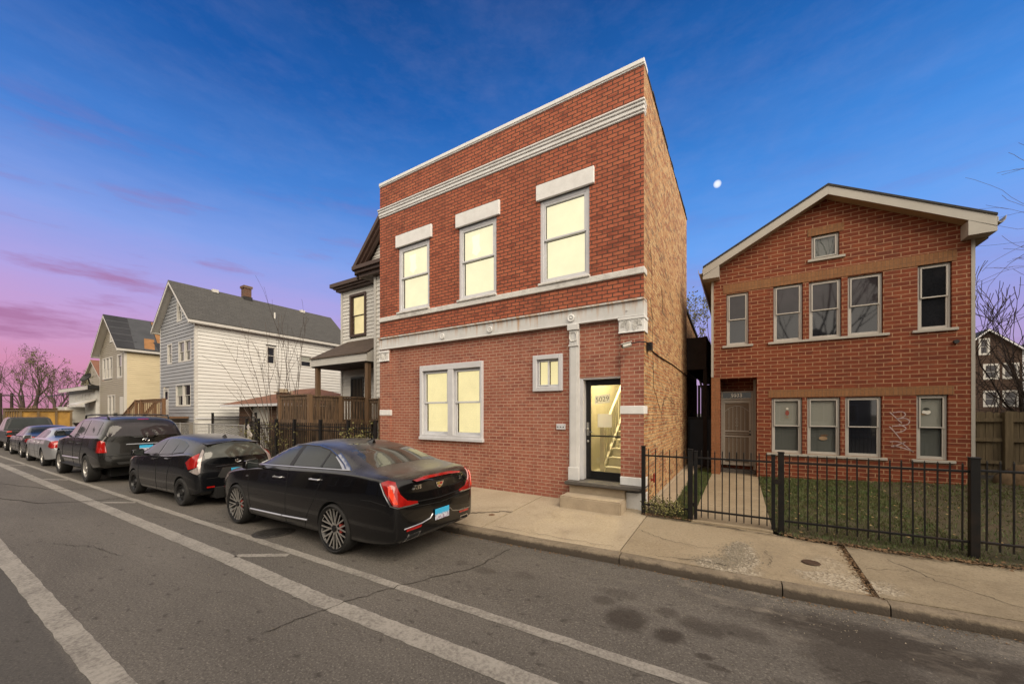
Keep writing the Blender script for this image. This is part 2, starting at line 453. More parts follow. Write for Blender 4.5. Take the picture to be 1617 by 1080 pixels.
# ------------------------------------------------------------------ ground, road, pavement
CURB = [(-300, 4.86), (-60, 4.86), (-10, 4.87), (-4.1, 4.91), (-2.5, 4.98), (-1.4, 5.05), (.45, 5.11), (2.1, 5.24), (12, 5.62), (60, 7.2), (300, 7.2)]
def curbY(X):
    for (a, ya), (b, yb) in zip(CURB, CURB[1:]):
        if a <= X <= b:
            return ya + (yb - ya) * (X - a) / (b - a)
    return 5.
def road_z(X, Y):
    t = (Y - 3.1) / max(.3, curbY(X) - 3.1)
    return -.05 * max(0., min(1., t))
XS = [-300, -150, -80, -60, -45, -35, -28, -22, -18, -14, -11, -9, -7, -5.5, -4.1, -3.3, -2.5, -1.9, -1.4, -.7, 0, .45, 1.2, 2.1, 3.5, 6, 9, 12, 20, 40, 60, 150, 300]
CT = .062                                            # kerb top
def grid(xs, rows, fz):
    """rows: list of functions X -> Y"""
    mb = MB(); n = len(rows)
    vs = [(x, r(x), fz(x, r(x))) for x in xs for r in rows]
    fs = [(i * n + j, (i + 1) * n + j, (i + 1) * n + j + 1, i * n + j + 1) for i in range(len(xs) - 1) for j in range(n - 1)]
    mb.add(vs, fs); return mb

def asphalt():
    m, nt, b = newmat('worn grey asphalt'); N = NT(nt)
    p = N.pos(); x, y, z = N.xyz(p)
    big = N.noise(N.scale(p, (.35, 1., 1.)), .9, 6, .6)
    c = N.mix(N.step(big, .3, .72), (.080, .072, .064), (.138, .125, .110))
    fine = N.noise(p, 95, 3, .7)
    c = N.mix(N.math('MULTIPLY', N.step(fine, .52, .78), .55), c, (.27, .245, .215))
    c = N.mix(N.math('MULTIPLY', N.step(N.noise(p, 60, 3, .7), .55, .75), .6), c, (.042, .037, .032))
    mid = N.noise(N.scale(p, (.7, 1.6, 1.)), 9, 6, .72)
    c = N.mix(N.math('MULTIPLY', N.step(mid, .50, .74), .5), c, (.060, .053, .046))
    c = N.mix(N.math('MULTIPLY', N.step(N.noise(N.scale(p, (1., 1.5, 1.)), 30, 4, .7), .54, .72), .35), c, (.21, .19, .165))
    c = N.mix(N.math('MULTIPLY', N.step(N.noise(p, 42, 2, .6), .52, .66), .55), c, (.045, .040, .035))
    c = N.mix(N.math('MULTIPLY', N.step(N.noise(N.vadd(p, (7., 3., 1.)), 52, 2, .6), .55, .68), .5), c, (.26, .235, .205))
    # newer darker lane beyond the outer line
    edge = N.math('ADD', y, N.math('MULTIPLY', N.noise(p, 3, 3), .05))
    c = N.mix(N.math('MULTIPLY', N.step(edge, .78, .70), .5), c, (.042, .041, .041))
    # small oil spots
    v = N.n('TexVoronoi', voronoi_dimensions='2D'); v.inputs['Scale'].default_value = 2.3; v.inputs['Randomness'].default_value = 1
    N.l(N.scale(N.vadd(p, N.comb(N.math('MULTIPLY', N.noise(p, 14, 4, .7), .10), N.math('MULTIPLY', N.noise(p, 9), .14))), (1., 1.9, 1.)), v.inputs['Vector'])
    pick = N.math('GREATER_THAN', N.xyz(v.outputs['Color'])[0], .55)
    sp = N.math('MULTIPLY', N.step(v.outputs['Distance'], .12, .03), pick)
    c = N.mix(N.math('MULTIPLY', sp, .62), c, (.035, .030, .026))
    # large dark stains where cars stand
    wob = N.math('MULTIPLY', N.math('SUBTRACT', N.noise(p, 4.5, 7, .7), .5), 2.4)
    tot = None
    for sx, sy, rx, ry, a in STAINS:
        dx = N.math('DIVIDE', N.math('SUBTRACT', x, sx), rx); dy = N.math('DIVIDE', N.math('SUBTRACT', y, sy), ry)
        d = N.math('ADD', N.math('ADD', N.math('MULTIPLY', dx, dx), N.math('MULTIPLY', dy, dy)), wob)
        k = N.math('MULTIPLY', N.step(d, 1.35, .35), a)
        tot = k if tot is None else N.math('MAXIMUM', tot, k)
    c = N.mix(tot, c, (.033, .026, .021))
    # pale grit washed along the kerb
    g = N.math('MULTIPLY', N.step(y, 3.9, 4.75), N.step(N.noise(N.scale(p, (.8, 1.6, 1)), 2.1, 6, .7), .52, .70))
    g = N.math('MULTIPLY', g, N.step(x, -2., .2))
    c = N.mix(N.math('MULTIPLY', g, .5), c, (.33, .29, .24))
    N.l(c, b.inputs['Base Color']); b.inputs['Roughness'].default_value = .88
    b.inputs['Specular IOR Level'].default_value = .3
    N.bump(N.math('ADD', fine, N.math('MULTIPLY', big, .5)), .55, .006, b)
    return m
STAINS = [(-.95, 3.72, .20, .26, .75), (-.55, 3.62, .14, .13, .8), (-.30, 3.95, .22, .17, .6), (-.62, 4.05, .12, .10, .55), (-1.25, 3.95, .13, .12, .5), (-1.15, 4.2, .22, .12, .35),
          (.02, 4.05, .26, .15, .5), (1.1, 4.5, 1.1, .34, .8), (.85, 4.05, .45, .5, .6), (1.6, 4.2, .4, .5, .5), (.35, 3.35, .18, .14, .4), (.1, 3.1, .12, .09, .4), (1.35, 3.6, .25, .3, .35), (.95, 3.15, .3, .14, .35),
          (-.25, 3.45, .07, .05, .7), (-.15, 3.35, .1, .04, .6), (-2.8, 3.9, .16, .10, .35), (-2.3, 4.05, .14, .10, .3), (-3.2, 3.95, .1, .08, .3)]
def pavemat():
    m, nt, b = newmat('warm worn pavement concrete'); N = NT(nt)
    p = N.pos(); x, y, z = N.xyz(p)
    c = N.mix(N.step(N.noise(p, .8, 6, .6), .3, .72), (.35, .285, .20), (.455, .38, .278))
    fine = N.noise(p, 70, 3, .7)
    c = N.mix(N.math('MULTIPLY', N.step(fine, .55, .78), .45), c, (.17, .13, .09))
    c = N.mix(N.math('MULTIPLY', N.step(N.noise(p, 45, 3, .7), .56, .75), .35), c, (.55, .48, .37))
    c = N.mix(N.math('MULTIPLY', N.step(N.noise(p, 2.3, 7, .7), .55, .74), .45), c, (.19, .145, .095))
    c = N.mix(N.math('MULTIPLY', N.step(N.noise(p, 34, 3, .7), .52, .68), .45), c, (.16, .125, .085))
    c = N.mix(N.math('MULTIPLY', N.step(N.noise(N.vadd(p, (5., 2., 1.)), 26, 4, .75), .55, .72), .4), c, (.60, .53, .42))
    # slabs of different age; the dimmer right side is also put into their colour
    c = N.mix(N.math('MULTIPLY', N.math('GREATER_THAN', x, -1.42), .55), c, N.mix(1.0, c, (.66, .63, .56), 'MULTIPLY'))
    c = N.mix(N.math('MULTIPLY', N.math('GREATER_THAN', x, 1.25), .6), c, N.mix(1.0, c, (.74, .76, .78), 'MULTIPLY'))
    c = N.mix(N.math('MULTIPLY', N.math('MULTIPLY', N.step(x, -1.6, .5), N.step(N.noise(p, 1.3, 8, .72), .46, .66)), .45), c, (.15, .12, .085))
    # scaled, broken patch by the gate
    wob = N.math('MULTIPLY', N.math('SUBTRACT', N.noise(p, 5.5, 7, .74), .5), 2.6)
    tot = None
    for sx, sy, rx, ry, a in [(.02, 5.85, .2, .55, .75), (-.15, 5.42, .4, .22, .7), (1.05, 5.6, .5, .25, .55), (.95, 6.0, .2, .4, .3)]:
        dx = N.math('DIVIDE', N.math('SUBTRACT', x, sx), rx); dy = N.math('DIVIDE', N.math('SUBTRACT', y, sy), ry)
        d = N.math('ADD', N.math('ADD', N.math('MULTIPLY', dx, dx), N.math('MULTIPLY', dy, dy)), wob)
        k = N.math('MULTIPLY', N.step(d, 1.1, .6), a)
        tot = k if tot is None else N.math('MAXIMUM', tot, k)
    vor = N.n('TexVoronoi'); vor.inputs['Scale'].default_value = 34; N.l(p, vor.inputs['Vector'])
    chip = N.mix(N.step(N.xyz(vor.outputs['Color'])[0], .2, .8), (.24, .205, .155), (.47, .42, .34))
    c = N.mix(tot, c, chip)
    N.l(c, b.inputs['Base Color']); b.inputs['Roughness'].default_value = .92; b.inputs['Specular IOR Level'].default_value = .25
    h = N.math('ADD', fine, N.math('MULTIPLY', tot, N.math('MULTIPLY', vor.outputs['Distance'], 4.)))
    N.bump(h, .7, .009, b)
    return m
def markmat():
    m, nt, b = newmat('worn white road paint'); N = NT(nt)
    p = N.pos()
    w = N.math('ADD', N.math('MULTIPLY', N.noise(p, 26, 5, .75), .65), N.math('MULTIPLY', N.noise(p, 2.2, 4, .6), .35))
    c = N.mix(N.step(w, .44, .64), (.30, .278, .245), (.125, .112, .098))
    N.l(c, b.inputs['Base Color']); b.inputs['Roughness'].default_value = .85
    N.bump(N.noise(p, 95, 3, .7), .4, .005, b)
    return m
def soilmat(name, a, bcol, s=1.2):
    m, nt, b = newmat(name); N = NT(nt)
    p = N.pos()
    c = N.mix(N.step(N.noise(p, s, 6, .65), .35, .65), a, bcol)
    c = N.mix(N.math('MULTIPLY', N.step(N.noise(p, 50, 4, .7), .5, .75), .5), c, tuple(q * .4 for q in a))
    N.l(c, b.inputs['Base Color']); b.inputs['Roughness'].default_value = .95
    N.bump(N.noise(p, 35, 5, .7), .8, .03, b)
    return m
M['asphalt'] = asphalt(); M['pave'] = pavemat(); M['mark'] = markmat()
def kerbmat():
    m, nt, b = newmat('worn grimy kerb'); N = NT(nt)
    p = N.pos(); x, y, z = N.xyz(p)
    c = N.mix(N.step(N.noise(p, 3, 6, .65), .3, .7), (.16, .128, .090), (.26, .21, .15))
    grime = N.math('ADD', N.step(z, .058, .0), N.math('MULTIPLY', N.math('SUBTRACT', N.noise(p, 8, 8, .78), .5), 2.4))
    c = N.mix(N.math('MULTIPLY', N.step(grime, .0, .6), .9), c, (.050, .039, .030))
    c = N.mix(N.math('MULTIPLY', N.step(N.noise(p, 55, 3, .7), .5, .72), .5), c, (.09, .07, .05))
    N.l(c, b.inputs['Base Color']); b.inputs['Roughness'].default_value = .95
    N.bump(N.noise(p, 30, 5, .7), .9, .015, b)
    return m
M['kerb'] = kerbmat()
M['soil'] = soilmat('earth and dead grass', (.10, .075, .045), (.06, .06, .028))
M['lawn_soil'] = soilmat('lawn soil', (.055, .052, .022), (.085, .062, .035), 1.6)
M['far_ground'] = soilmat('far ground', (.10, .085, .06), (.075, .07, .04), .05)

tag(MB().add([(-900, -500, -.3), (900, -500, -.3), (900, 1300, -.3), (-900, 1300, -.3)], [(0, 1, 2, 3)]).build('ground', M['far_ground']), kind='structure')
road = grid(XS, [lambda x: -12, lambda x: 0, lambda x: 1.6, lambda x: 3.1, lambda x: (3.1 + curbY(x)) / 2, curbY], road_z).build('road', M['asphalt'])
tag(road, kind='structure')
# kerb with rounded nose and slightly uneven top, laid in lengths
kb = MB(); rk = random.Random(3)
xs = [-300, -120, -70] + [-50 + i * 2.4 for i in range(34)] + [60, 300]
def kerb_len(a, b, dz):
    n = 6; prof = [(-.0, -.3), (-.0, .0), (.004, CT - .035), (.022, CT - .008), (.05, CT), (.16, CT + .003), (.16, -.3)]
    vs = []; fs = []
    for i in range(n + 1):
        x = a + (b - a) * i / n
        for (q, z) in prof:
            zz = -.05 + .001 if z == .0 else z
            vs.append((x, curbY(x) + q + .006 * math.sin(x * 5.1) * (z > 0), zz + (dz + .004 * math.sin(x * 3.3) if z > 0 else 0)))
    k = len(prof)
    for i in range(n):
        for j in range(k - 1): fs.append((i * k + j, (i + 1) * k + j, (i + 1) * k + j + 1, i * k + j + 1))
    fs.append(tuple(range(k))); fs.append(tuple(n * k + j for j in range(k)))
    kb.add(vs, fs)
kxs = [-300, -120, -60, -40, -30, -24, -18, -13, -9.2, -6.4, -4.05, -1.38, .42, 1.31, 3.6, 6.2, 9, 12, 20, 60, 300]
for a, b in zip(kxs, kxs[1:]): kerb_len(a, b - .012, rk.uniform(-.012, .010))
tag(kb.build('kerb', M['kerb'], smooth=50), kind='structure')
def pave_z(X, Y):
    t = max(0, min(1, (Y - curbY(X) - .16) / 2.2))
    return CT + .004 + t * .09
# pavement slabs (joints are real gaps over soil)
sl = MB(); rs = random.Random(5)
jx = [-300, -120, -70, -50, -40, -32, -26, -21, -17, -13.5, -10.6, -8.3, -6.2, -3.72, -1.42, 1.26, 3.7, 6.1, 8.8, 12, 20, 60, 300]
def slab(a, b, y0, y1, dz, tilt):
    n = 5
    vs = []; fs = []
    for i in range(n + 1):
        x = a + (b - a) * i / n
        for j in range(6):
            t = j / 5
            y = y0(x) + (y1(x) - y0(x)) * t
            vs.append((x, y, pave_z(x, y) + dz + tilt * (t - .5)))
    for i in range(n):
        for j in range(5): fs.append((i * 6 + j, (i + 1) * 6 + j, (i + 1) * 6 + j + 1, i * 6 + j + 1))
    k = len(vs)
    ring = [i * 6 for i in range(n + 1)] + [n * 6 + j for j in range(1, 6)] + [i * 6 + 5 for i in range(n - 1, -1, -1)] + [j for j in range(4, 0, -1)]
    vs += [(vs[r][0], vs[r][1], -.2) for r in ring]
    for q in range(len(ring)): fs.append((ring[q], ring[(q + 1) % len(ring)], k + (q + 1) % len(ring), k + q))
    sl.add(vs, fs)
def backY(x):
    pts = [(-300, 7.6), (-9.3, 7.6), (-9.2, 7.6), (-1.62, 7.6), (-1.5, 7.16), (-.7, 7.06), (.45, 7.1), (.7, 6.93), (1.7, 6.86), (2.6, 6.9), (3.4, 7.05), (8, 7.2), (300, 7.6)]
    for (a, ya), (b, yb) in zip(pts, pts[1:]):
        if a <= x <= b: return ya + (yb - ya) * (x - a) / (b - a)
    return 7.6
for a, b in zip(jx, jx[1:]):
    gap = .018 if b != 1.26 else .055
    slab(a, b - gap, lambda x: curbY(x) + .172, backY, rs.uniform(-.006, .008), rs.uniform(-.008, .008))
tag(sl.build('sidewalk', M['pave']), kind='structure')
tag(grid([-300, -60, -30, -15, -9, -4, 0, 3, 8, 20, 300], [lambda x: curbY(x) + .1, lambda x: 7.2], lambda x, y: CT - .018).build('soil_bed', M['soil']), kind='structure')

# road markings: sheets 4 mm above the road, slightly skewed to the houses as in the street
def strip(name, pts, w):
    mb = MB(); n = 46
    L = []
    for (a, b) in zip(pts, pts[1:]):
        for i in range(n):
            t = i / n; L.append((a[0] + (b[0] - a[0]) * t, a[1] + (b[1] - a[1]) * t))
    L.append(pts[-1]); rr = random.Random(len(L) + int(w * 100))
    vs = []
    for i, (x, y) in enumerate(L):
        a = L[max(0, i - 1)]; b = L[min(len(L) - 1, i + 1)]
        d = Vector((b[0] - a[0], b[1] - a[1])).normalized(); nn = Vector((-d.y, d.x)) * w / 2
        j = rr.uniform(-.006, .006)
        for s in (-1, 1):
            px, py = x + s * nn.x, y + s * nn.y + j
            vs.append((px, py, road_z(px, py) + .004))
    fs = [(2 * i, 2 * i + 1, 2 * i + 3, 2 * i + 2) for i in range(len(L) - 1)]
    return tag(mb.add(vs, fs).build(name, M['mark']), kind='structure')
def l1(x): return 3.055 + .0232 * (x + .28)
strip('road_marking', [(-45, l1(-45)), (-14, l1(-14)), (-5, l1(-5)), (4, l1(4))], .115)
strip('road_marking', [(-45, 1.55), (-24.6, 2.0), (-11.4, 2.23), (-6.1, 2.335), (-3.86, 2.33), (-1.28, 2.43), (4, 2.56)], .20)
strip('road_marking', [(-45, .42), (-9.5, .735), (-4, .815), (4, .93)], .175)
for a, b in [((-6.02, 2.44), (-5.42, 2.84)), ((-12.15, 2.33), (-11.5, 2.74)), ((-17.95, 2.24), (-17.1, 2.62)), ((-24.2, 2.1), (-23.2, 2.48)), ((.05, 2.55), (.75, 2.95))]:
    strip('road_marking', [a, b], .11)

# cracks: thin dark ribbons lying in the surface
def ribbon(name, pts, w, zf, mat, jit=.03, seed=1, n=10):
    rr = random.Random(seed); mb = MB(); L = []
    for a, b in zip(pts, pts[1:]):
        for i in range(n):
            t = i / n; L.append((a[0] + (b[0] - a[0]) * t + rr.uniform(-jit, jit), a[1] + (b[1] - a[1]) * t + rr.uniform(-jit, jit)))
    L.append(pts[-1]); vs = []
    for i, (x, y) in enumerate(L):
        a = L[max(0, i - 1)]; b = L[min(len(L) - 1, i + 1)]
        d = Vector((b[0] - a[0], b[1] - a[1])); d = d.normalized() if d.length else Vector((1, 0))
        k = w * rr.uniform(.35, 1.2) * (.3 if i in (0, len(L) - 1) else 1)
        for s in (-1, 1):
            px, py = x - s * d.y * k / 2, y + s * d.x * k / 2
            vs.append((px, py, zf(px, py)))
    mb.add(vs, [(2 * i, 2 * i + 1, 2 * i + 3, 2 * i + 2) for i in range(len(L) - 1)])
    return tag(mb.build(name, mat), kind='structure')
rz8 = lambda x, y: road_z(x, y) + .007
for i, (pts, w) in enumerate([([(-2.95, 4.75), (-2.95, 3.9), (-3.35, 3.0), (-3.6, 2.3), (-3.7, 1.7)], .014), ([(-9.0, 1.2), (-8.2, 1.5), (-7.4, 1.6)], .008),
        ([(-16, .9), (-13.2, 1.6), (-12.6, 2.2), (-12.3, 2.9)], .03), ([(-20, 1.0), (-15.5, 2.0), (-14.4, 2.7)], .02), ([(-9.6, 2.5), (-8.8, 2.9), (-7.9, 3.1)], .012), ([(.2, 3.3), (.9, 3.8), (1.6, 3.9)], .008)]):
    ribbon('crack', pts, w, rz8, M['crack'], .03, i)
pz8 = lambda x, y: pave_z(x, y) + .012
for i, (pts, w) in enumerate([([(-1.4, 6.2), (-.9, 5.95), (-.45, 5.9), (-.1, 5.95)], .009), ([(-4.4, 5.6), (-4.05, 5.9), (-3.7, 6.1)], .03), ([(1.62, 6.6), (1.9, 6.1), (2.35, 5.75), (2.8, 5.5)], .009),
        ([(-1.0, 5.3), (-.4, 5.42), (-.1, 5.42)], .012), ([(-3.6, 5.22), (-2.6, 5.27), (-1.5, 5.32)], .010), ([(.3, 6.2), (.36, 5.9), (.33, 5.6)], .008), ([(1.3, 6.1), (1.75, 6.3), (2.2, 6.25)], .005), ([(-1.45, 7.0), (-.7, 6.98), (.2, 6.95), (.55, 6.9)], .03)]):
    ribbon('crack', pts, w, pz8, M['crack'], .03, 20 + i)
# ------------------------------------------------------------------ generic building pieces
def siding(parent, name, mat, T, outline, z0, z1, lap=.115, holes=(), proud=.03):
    """lapped boards over a convex outline given as function z -> (u0,u1); holes are (u0,u1,v0,v1)"""
    mb = MB(T); z = z0
    while z < z1 - .005:
        zt = min(z + lap, z1); zm = (z + zt) / 2
        a0, a1 = outline(z); b0, b1 = outline(zt)
        spans = [(a0, a1, b0, b1)]
        for (h0, h1, v0, v1) in holes:
            if v0 < zm < v1:
                ns = []
                for (p0, p1, q0, q1) in spans:
                    if h0 > p0: ns.append((p0, min(h0, p1), q0, min(h0, q1)))
                    if h1 < p1: ns.append((max(h1, p0), p1, max(h1, q0), q1))
                spans = [s for s in ns if s[1] - s[0] > .001] or []
        for (p0, p1, q0, q1) in spans:
            mb.add([(p0, z, proud), (p1, z, proud), (q1, zt, .003), (q0, zt, .003), (p0, z, 0), (p1, z, 0)], [(0, 1, 2, 3), (4, 5, 1, 0)])
        z += lap
    return mb.build(name, mat, parent, recalc=False)

def window(parent, T, u0, u1, v0, v1, kind='hung', fw=.05, depth=.06, frame='white_vinyl', up='pane_dark', lo=None, glass=False, sash=None, sill=None, split=.5, proud=.01, sw=.035):
    """frame (part) > sash, pane, blind (sub-parts); d is measured outward from the wall face"""
    f = MB(T); lo = lo or up; sash = sash or frame
    d0, d1 = -depth - .05, proud
    f.box(u0, u0 + fw, v0, v1, d0, d1); f.box(u1 - fw, u1, v0, v1, d0, d1)
    f.box(u0 + fw, u1 - fw, v1 - fw, v1, d0, d1 - .002); f.box(u0 + fw, u1 - fw, v0, v0 + fw, d0, d1 - .002)
    w = f.build('window', M[frame], parent, bevel=.006)
    a0, a1, b0, b1 = u0 + fw, u1 - fw, v0 + fw, v1 - fw
    s = MB(T)
    def sashbox(p0, p1, q0, q1, dd):
        s.box(p0, p0 + sw, q0, q1, dd - .03, dd); s.box(p1 - sw, p1, q0, q1, dd - .03, dd)
        s.box(p0 + sw, p1 - sw, q0, q0 + sw, dd - .03, dd - .001); s.box(p0 + sw, p1 - sw, q1 - sw, q1, dd - .03, dd - .001)
    def pane(p0, p1, q0, q1, dd, mat):
        if glass:
            MB(T).box(p0, p1, q0, q1, dd - .004, dd).build('pane', M['glass'], w)
            MB(T).box(p0, p1, q0, q1, dd - .07, dd - .06).build('blind', M[mat], w)
        else:
            MB(T).box(p0, p1, q0, q1, dd - .012, dd - .006).build('pane', M[mat], w)
    if kind == 'hung':
        vm = b0 + (b1 - b0) * split
        sashbox(a0, a1, vm - sw * .6, b1, -depth * .5); sashbox(a0, a1, b0, vm + sw * .4, -depth * .5 - .034)
        pane(a0 + sw, a1 - sw, vm + sw * .4, b1 - sw, -depth * .5 - .01, up)
        pane(a0 + sw, a1 - sw, b0 + sw, vm - sw * .6, -depth * .5 - .044, lo)
    elif kind == 'slider':
        um = (a0 + a1) / 2
        sashbox(a0, um + sw * .5, b0, b1, -depth * .5); sashbox(um - sw * .5, a1, b0, b1, -depth * .5 - .034)
        pane(a0 + sw, um - sw * .5, b0 + sw, b1 - sw, -depth * .5 - .01, up); pane(um + sw * .5, a1 - sw, b0 + sw, b1 - sw, -depth * .5 - .044, lo)
    else:
        sashbox(a0, a1, b0, b1, -depth * .5); pane(a0 + sw, a1 - sw, b0 + sw, b1 - sw, -depth * .5 - .01, up)
    s.build('sash', M[sash], w, bevel=.004)
    if sill:
        o = sill if isinstance(sill, (tuple, list)) else (.06, .06, .06)
        MB(T).box(u0 - o[0], u1 + o[0], v0 - o[1], v0 - .002, -.02, o[2]).build('sill', M['stone_white'] if frame != 'brown_trim' else M['brown_trim'], w, bevel=.006)
    return w

def text_mesh(s, size, T, u, v, d, depth=.003, bold=0.0, shear=0.0, align='CENTER'):
    cu = bpy.data.curves.new('txt', 'FONT'); cu.body = s; cu.size = size; cu.extrude = depth; cu.align_x = align; cu.align_y = 'CENTER'; cu.offset = bold; cu.shear = shear
    o = bpy.data.objects.new('txt', cu); COL.objects.link(o)
    dg = bpy.context.evaluated_depsgraph_get()
    me = o.evaluated_get(dg).to_mesh()
    vs = [T(u + p.co.x, v + p.co.y, d + p.co.z) for p in me.vertices]
    fs = [tuple(p.vertices) for p in me.polygons]
    o.evaluated_get(dg).to_mesh_clear()
    bpy.data.objects.remove(o); bpy.data.curves.remove(cu)
    return vs, fs

def reveal(mb, loop, d0, d1):
    n = len(loop)
    for i in range(n):
        a = loop[i]; b = loop[(i + 1) % n]
        mb.add([(a[0], a[1], d0), (b[0], b[1], d0), (b[0], b[1], d1), (a[0], a[1], d1)], [(0, 1, 2, 3)])
def rect(u0, u1, v0, v1): return [(u0, v0), (u1, v0), (u1, v1), (u0, v1)]

# ------------------------------------------------------------------ two-storey brick shop building with lit windows
FY = 7.40; XL, XR = -9.11, -1.556
B1 = thing('brick_building', (-5.3, FY, .1), 'flat-roofed two-storey red brick building with lit yellow windows and glass door 5029', 'building')
TF = XZ(FY); TE = YZ(XR)
wins = [(-8.32, -7.12), (-6.11, -4.95), (-3.79, -2.64)]
WZ0, WZ1 = 4.80, 6.70
mb = MB(TF)
holes = [rect(a, b, WZ0, WZ1) for a, b in wins]
mb.holed(rect(XL, XR, 4.16, 8.69), holes, lambda u, v: (u, v, 0))
for h in holes: reveal(mb, h, 0, -.2)
mb.build('front_wall', M['brick_up'], B1, recalc=False)
mb = MB(TF)
LR = -.05                                            # infill sits back from the piers
big = rect(-7.47, -5.36, 1.33, 3.28); small = rect(-3.97, -3.25, 2.48, 3.285)
mb.holed(rect(-8.68, -3.0, 0, 3.86), [big, small], lambda u, v: (u, v, LR))
for h in (big, small): reveal(mb, h, LR, -.2)
mb.add([(-2.9, 2.73, LR), (-2.0, 2.73, LR), (-2.0, 3.86, LR), (-2.9, 3.86, LR)], [(0, 1, 2, 3)])
mb.add([(-2.9, 2.73, LR), (-2.0, 2.73, LR), (-2.0, 2.73, -.3), (-2.9, 2.73, -.3)], [(0, 1, 2, 3)])
mb.build('infill_wall', M['brick_low'], B1, recalc=False)
for a, b, z0 in ((XL, -8.66, 0.), (-2.0, XR - .001, .52)):
    MB(TF).box(a, b, z0, 3.87, -.32, .0).build('pier', M['brick_low'], B1)
# stone blocks on the piers
for a, b, z0, z1 in ((XL - .006, -8.64, 1.93, 2.09), (-2.01, XR + .006, 1.98, 2.14), (-2.01, XR + .008, .52, .75)):
    MB(TF).box(a, b, z0, z1, -.3, .012).build('stone_block', M['stone_white'], B1, bevel=.008)
MB(TF).box(-1.90, XR + .01, .05, .455, -.3, .03).build('stone_block', M['stone_white'], B1, bevel=.012)
# ornamented capitals
def capital(a, b, z0, z1):
    mb = MB(TF); mb.box(a, b, z0, z1, -.3, .03); mb.box(a - .015, b + .015, z1 - .04, z1 + .02, -.28, .05); mb.box(a - .008, b + .008, z0 - .0, z0 + .025, -.28, .042)
    o = mb.build('capital', M['stone_white'], B1, bevel=.006)
    g = MB(TF); w = (b - a); cz = (z0 + z1) / 2 - .01
    for s, cx in ((1, a + w * .27), (-1, a + w * .73)):
        for k in range(5):
            r = .105 - k * .021
            pts = [(cx + s * r * .85 * math.cos(t), cz + r * 1.12 * math.sin(t), .036) for t in [math.pi * (-.35 + i * .2) for i in range(8)]]
            g.tube(pts, .0075, 5)
        for k in range(4):
            g.ball((cx - s * .02, cz - .06 + k * .036, .034), .011, 4)
    for k in range(7): g.ball((a + w * (k + .5) / 7, z1 - .06, .034), .012, 4)
    g.build('carving', M['stone'], o, smooth=40)
capital(-2.03, XR + .012, 3.56, 3.855); capital(XL - .012, -8.70, 3.51, 3.80)
# iron band, its rusty lip and rosettes
mb = MB(TF); mb.box(XL - .004, XR + .012, 3.875, 4.165, -.25, .03); mb.box(XL - .004, XR + .02, 4.165, 4.20, -.2, .075); mb.box(XL - .004, XR + .016, 3.858, 3.885, -.25, .05)
band = mb.build('iron_beam', M['iron_band'], B1, bevel=.006)
for x in (-6.62, -5.11, -3.03, -1.87):
    g = MB(TF); r = .075 if x > -2.8 or x < -3.2 else .085
    if x > -2: r = .02
    g.tube([(x + r * .7 * math.cos(t), 4.0 + r * .7 * math.sin(t), .045) for t in [i * math.pi / 9 for i in range(19)]], r * .3, 6, False)
    g.ball((x, 4.0, .045), r * .36, 6)
    g.build('rosette', M['stone_white'], B1, smooth=40)
# slender iron column beside the door
mb = MB(TF)
mb.box(-3.09, -2.87, .58, 3.86, -.30, .0); mb.box(-3.06, -2.90, .82, 3.42, .0, .028); mb.box(-3.10, -2.86, .58, .86, -.0, .035)
mb.box(-3.09, -2.875, 3.40, 3.44, 0, .05); mb.box(-3.075, -2.885, 3.44, 3.74, 0, .04); mb.box(-3.11, -2.855, 3.74, 3.86, 0, .07)
co = mb.build('iron_column', M['iron_band'], B1, bevel=.008)
g = MB(TF)
for s in (-1, 1):
    g.tube([(-2.98 + s * (.03 + .05 * math.sin(t)), 3.60 + .09 * math.cos(t), .05) for t in [i * .45 for i in range(9)]], .012, 5)
for k in range(5): g.ball((-3.05 + k * .035, 3.70, .05), .014, 4)
g.build('carving', M['stone'], co, smooth=40)
# sill course, lintels, cornice, coping
mb = MB(TF); mb.box(XL - .012, XR + .02, 4.67, 4.80, -.2, .04)
for a, b in wins: mb.box(a - .02, b + .02, 4.80, 4.855, -.22, .07)
mb.build('sill_course', M['stone'], B1, bevel=.012)
for a, b in wins: MB(TF).box(a - .075, b + .11, 6.70, 7.05, -.2, .05).build('lintel', M['stone_white'], B1, bevel=.012)
mb = MB(TF)
for z0, z1, d in ((7.75, 7.80, .02), (7.80, 7.88, .04), (7.88, 7.94, .062), (7.94, 7.985, .085)):
    mb.box(XL - .01 - d * .2, XR + .004 + d * .3, z0, z1, -.15, d)
mb.build('cornice', M['stone_white'], B1, bevel=.012)
mb = MB(TF); mb.box(XL - .01, XR + .015, 8.69, 8.78, -.30, .035); mb.box(XL - .01, XR + .02, 8.66, 8.692, -.02, .02)
mb.build('coping', M['stone_white'], B1, bevel=.01)
# sides, rear, roof
EB = 14.2
MB(TE).add([(FY + .001, 0, 0), (EB, 0, 0), (EB, 8.68, 0), (FY + .001, 8.68, 0)], [(0, 1, 2, 3)]).add([(EB, 0, -.02), (EB, 0, -7.5), (EB, 8.68, -7.5), (EB, 8.68, -.02)], [(0, 1, 2, 3)]).build('side_wall', M['brick_side'], B1, recalc=False)
MB(YZ(XL)).add([(FY + .3, 0, 0), (EB, 0, 0), (EB, 8.68, 0), (FY + .3, 8.68, 0)], [(0, 1, 2, 3)]).build('side_wall', M['brick_side'], B1, recalc=False)
mb = MB(); mb.box(XL + .02, XR - .02, FY + .31, EB - .02, 8.1, 8.2); mb.build('roof', M['tar'], B1)
mb = MB(); rr = random.Random(2); y = FY + .31
while y < EB:                                        # ragged tarred coping along the side
    l = rr.uniform(.25, .5); z = rr.uniform(.035, .075)
    mb.box(XR - .28, XR + rr.uniform(.008, .03), y, min(y + l - .01, EB + .02), 8.682, 8.682 + z); y += l
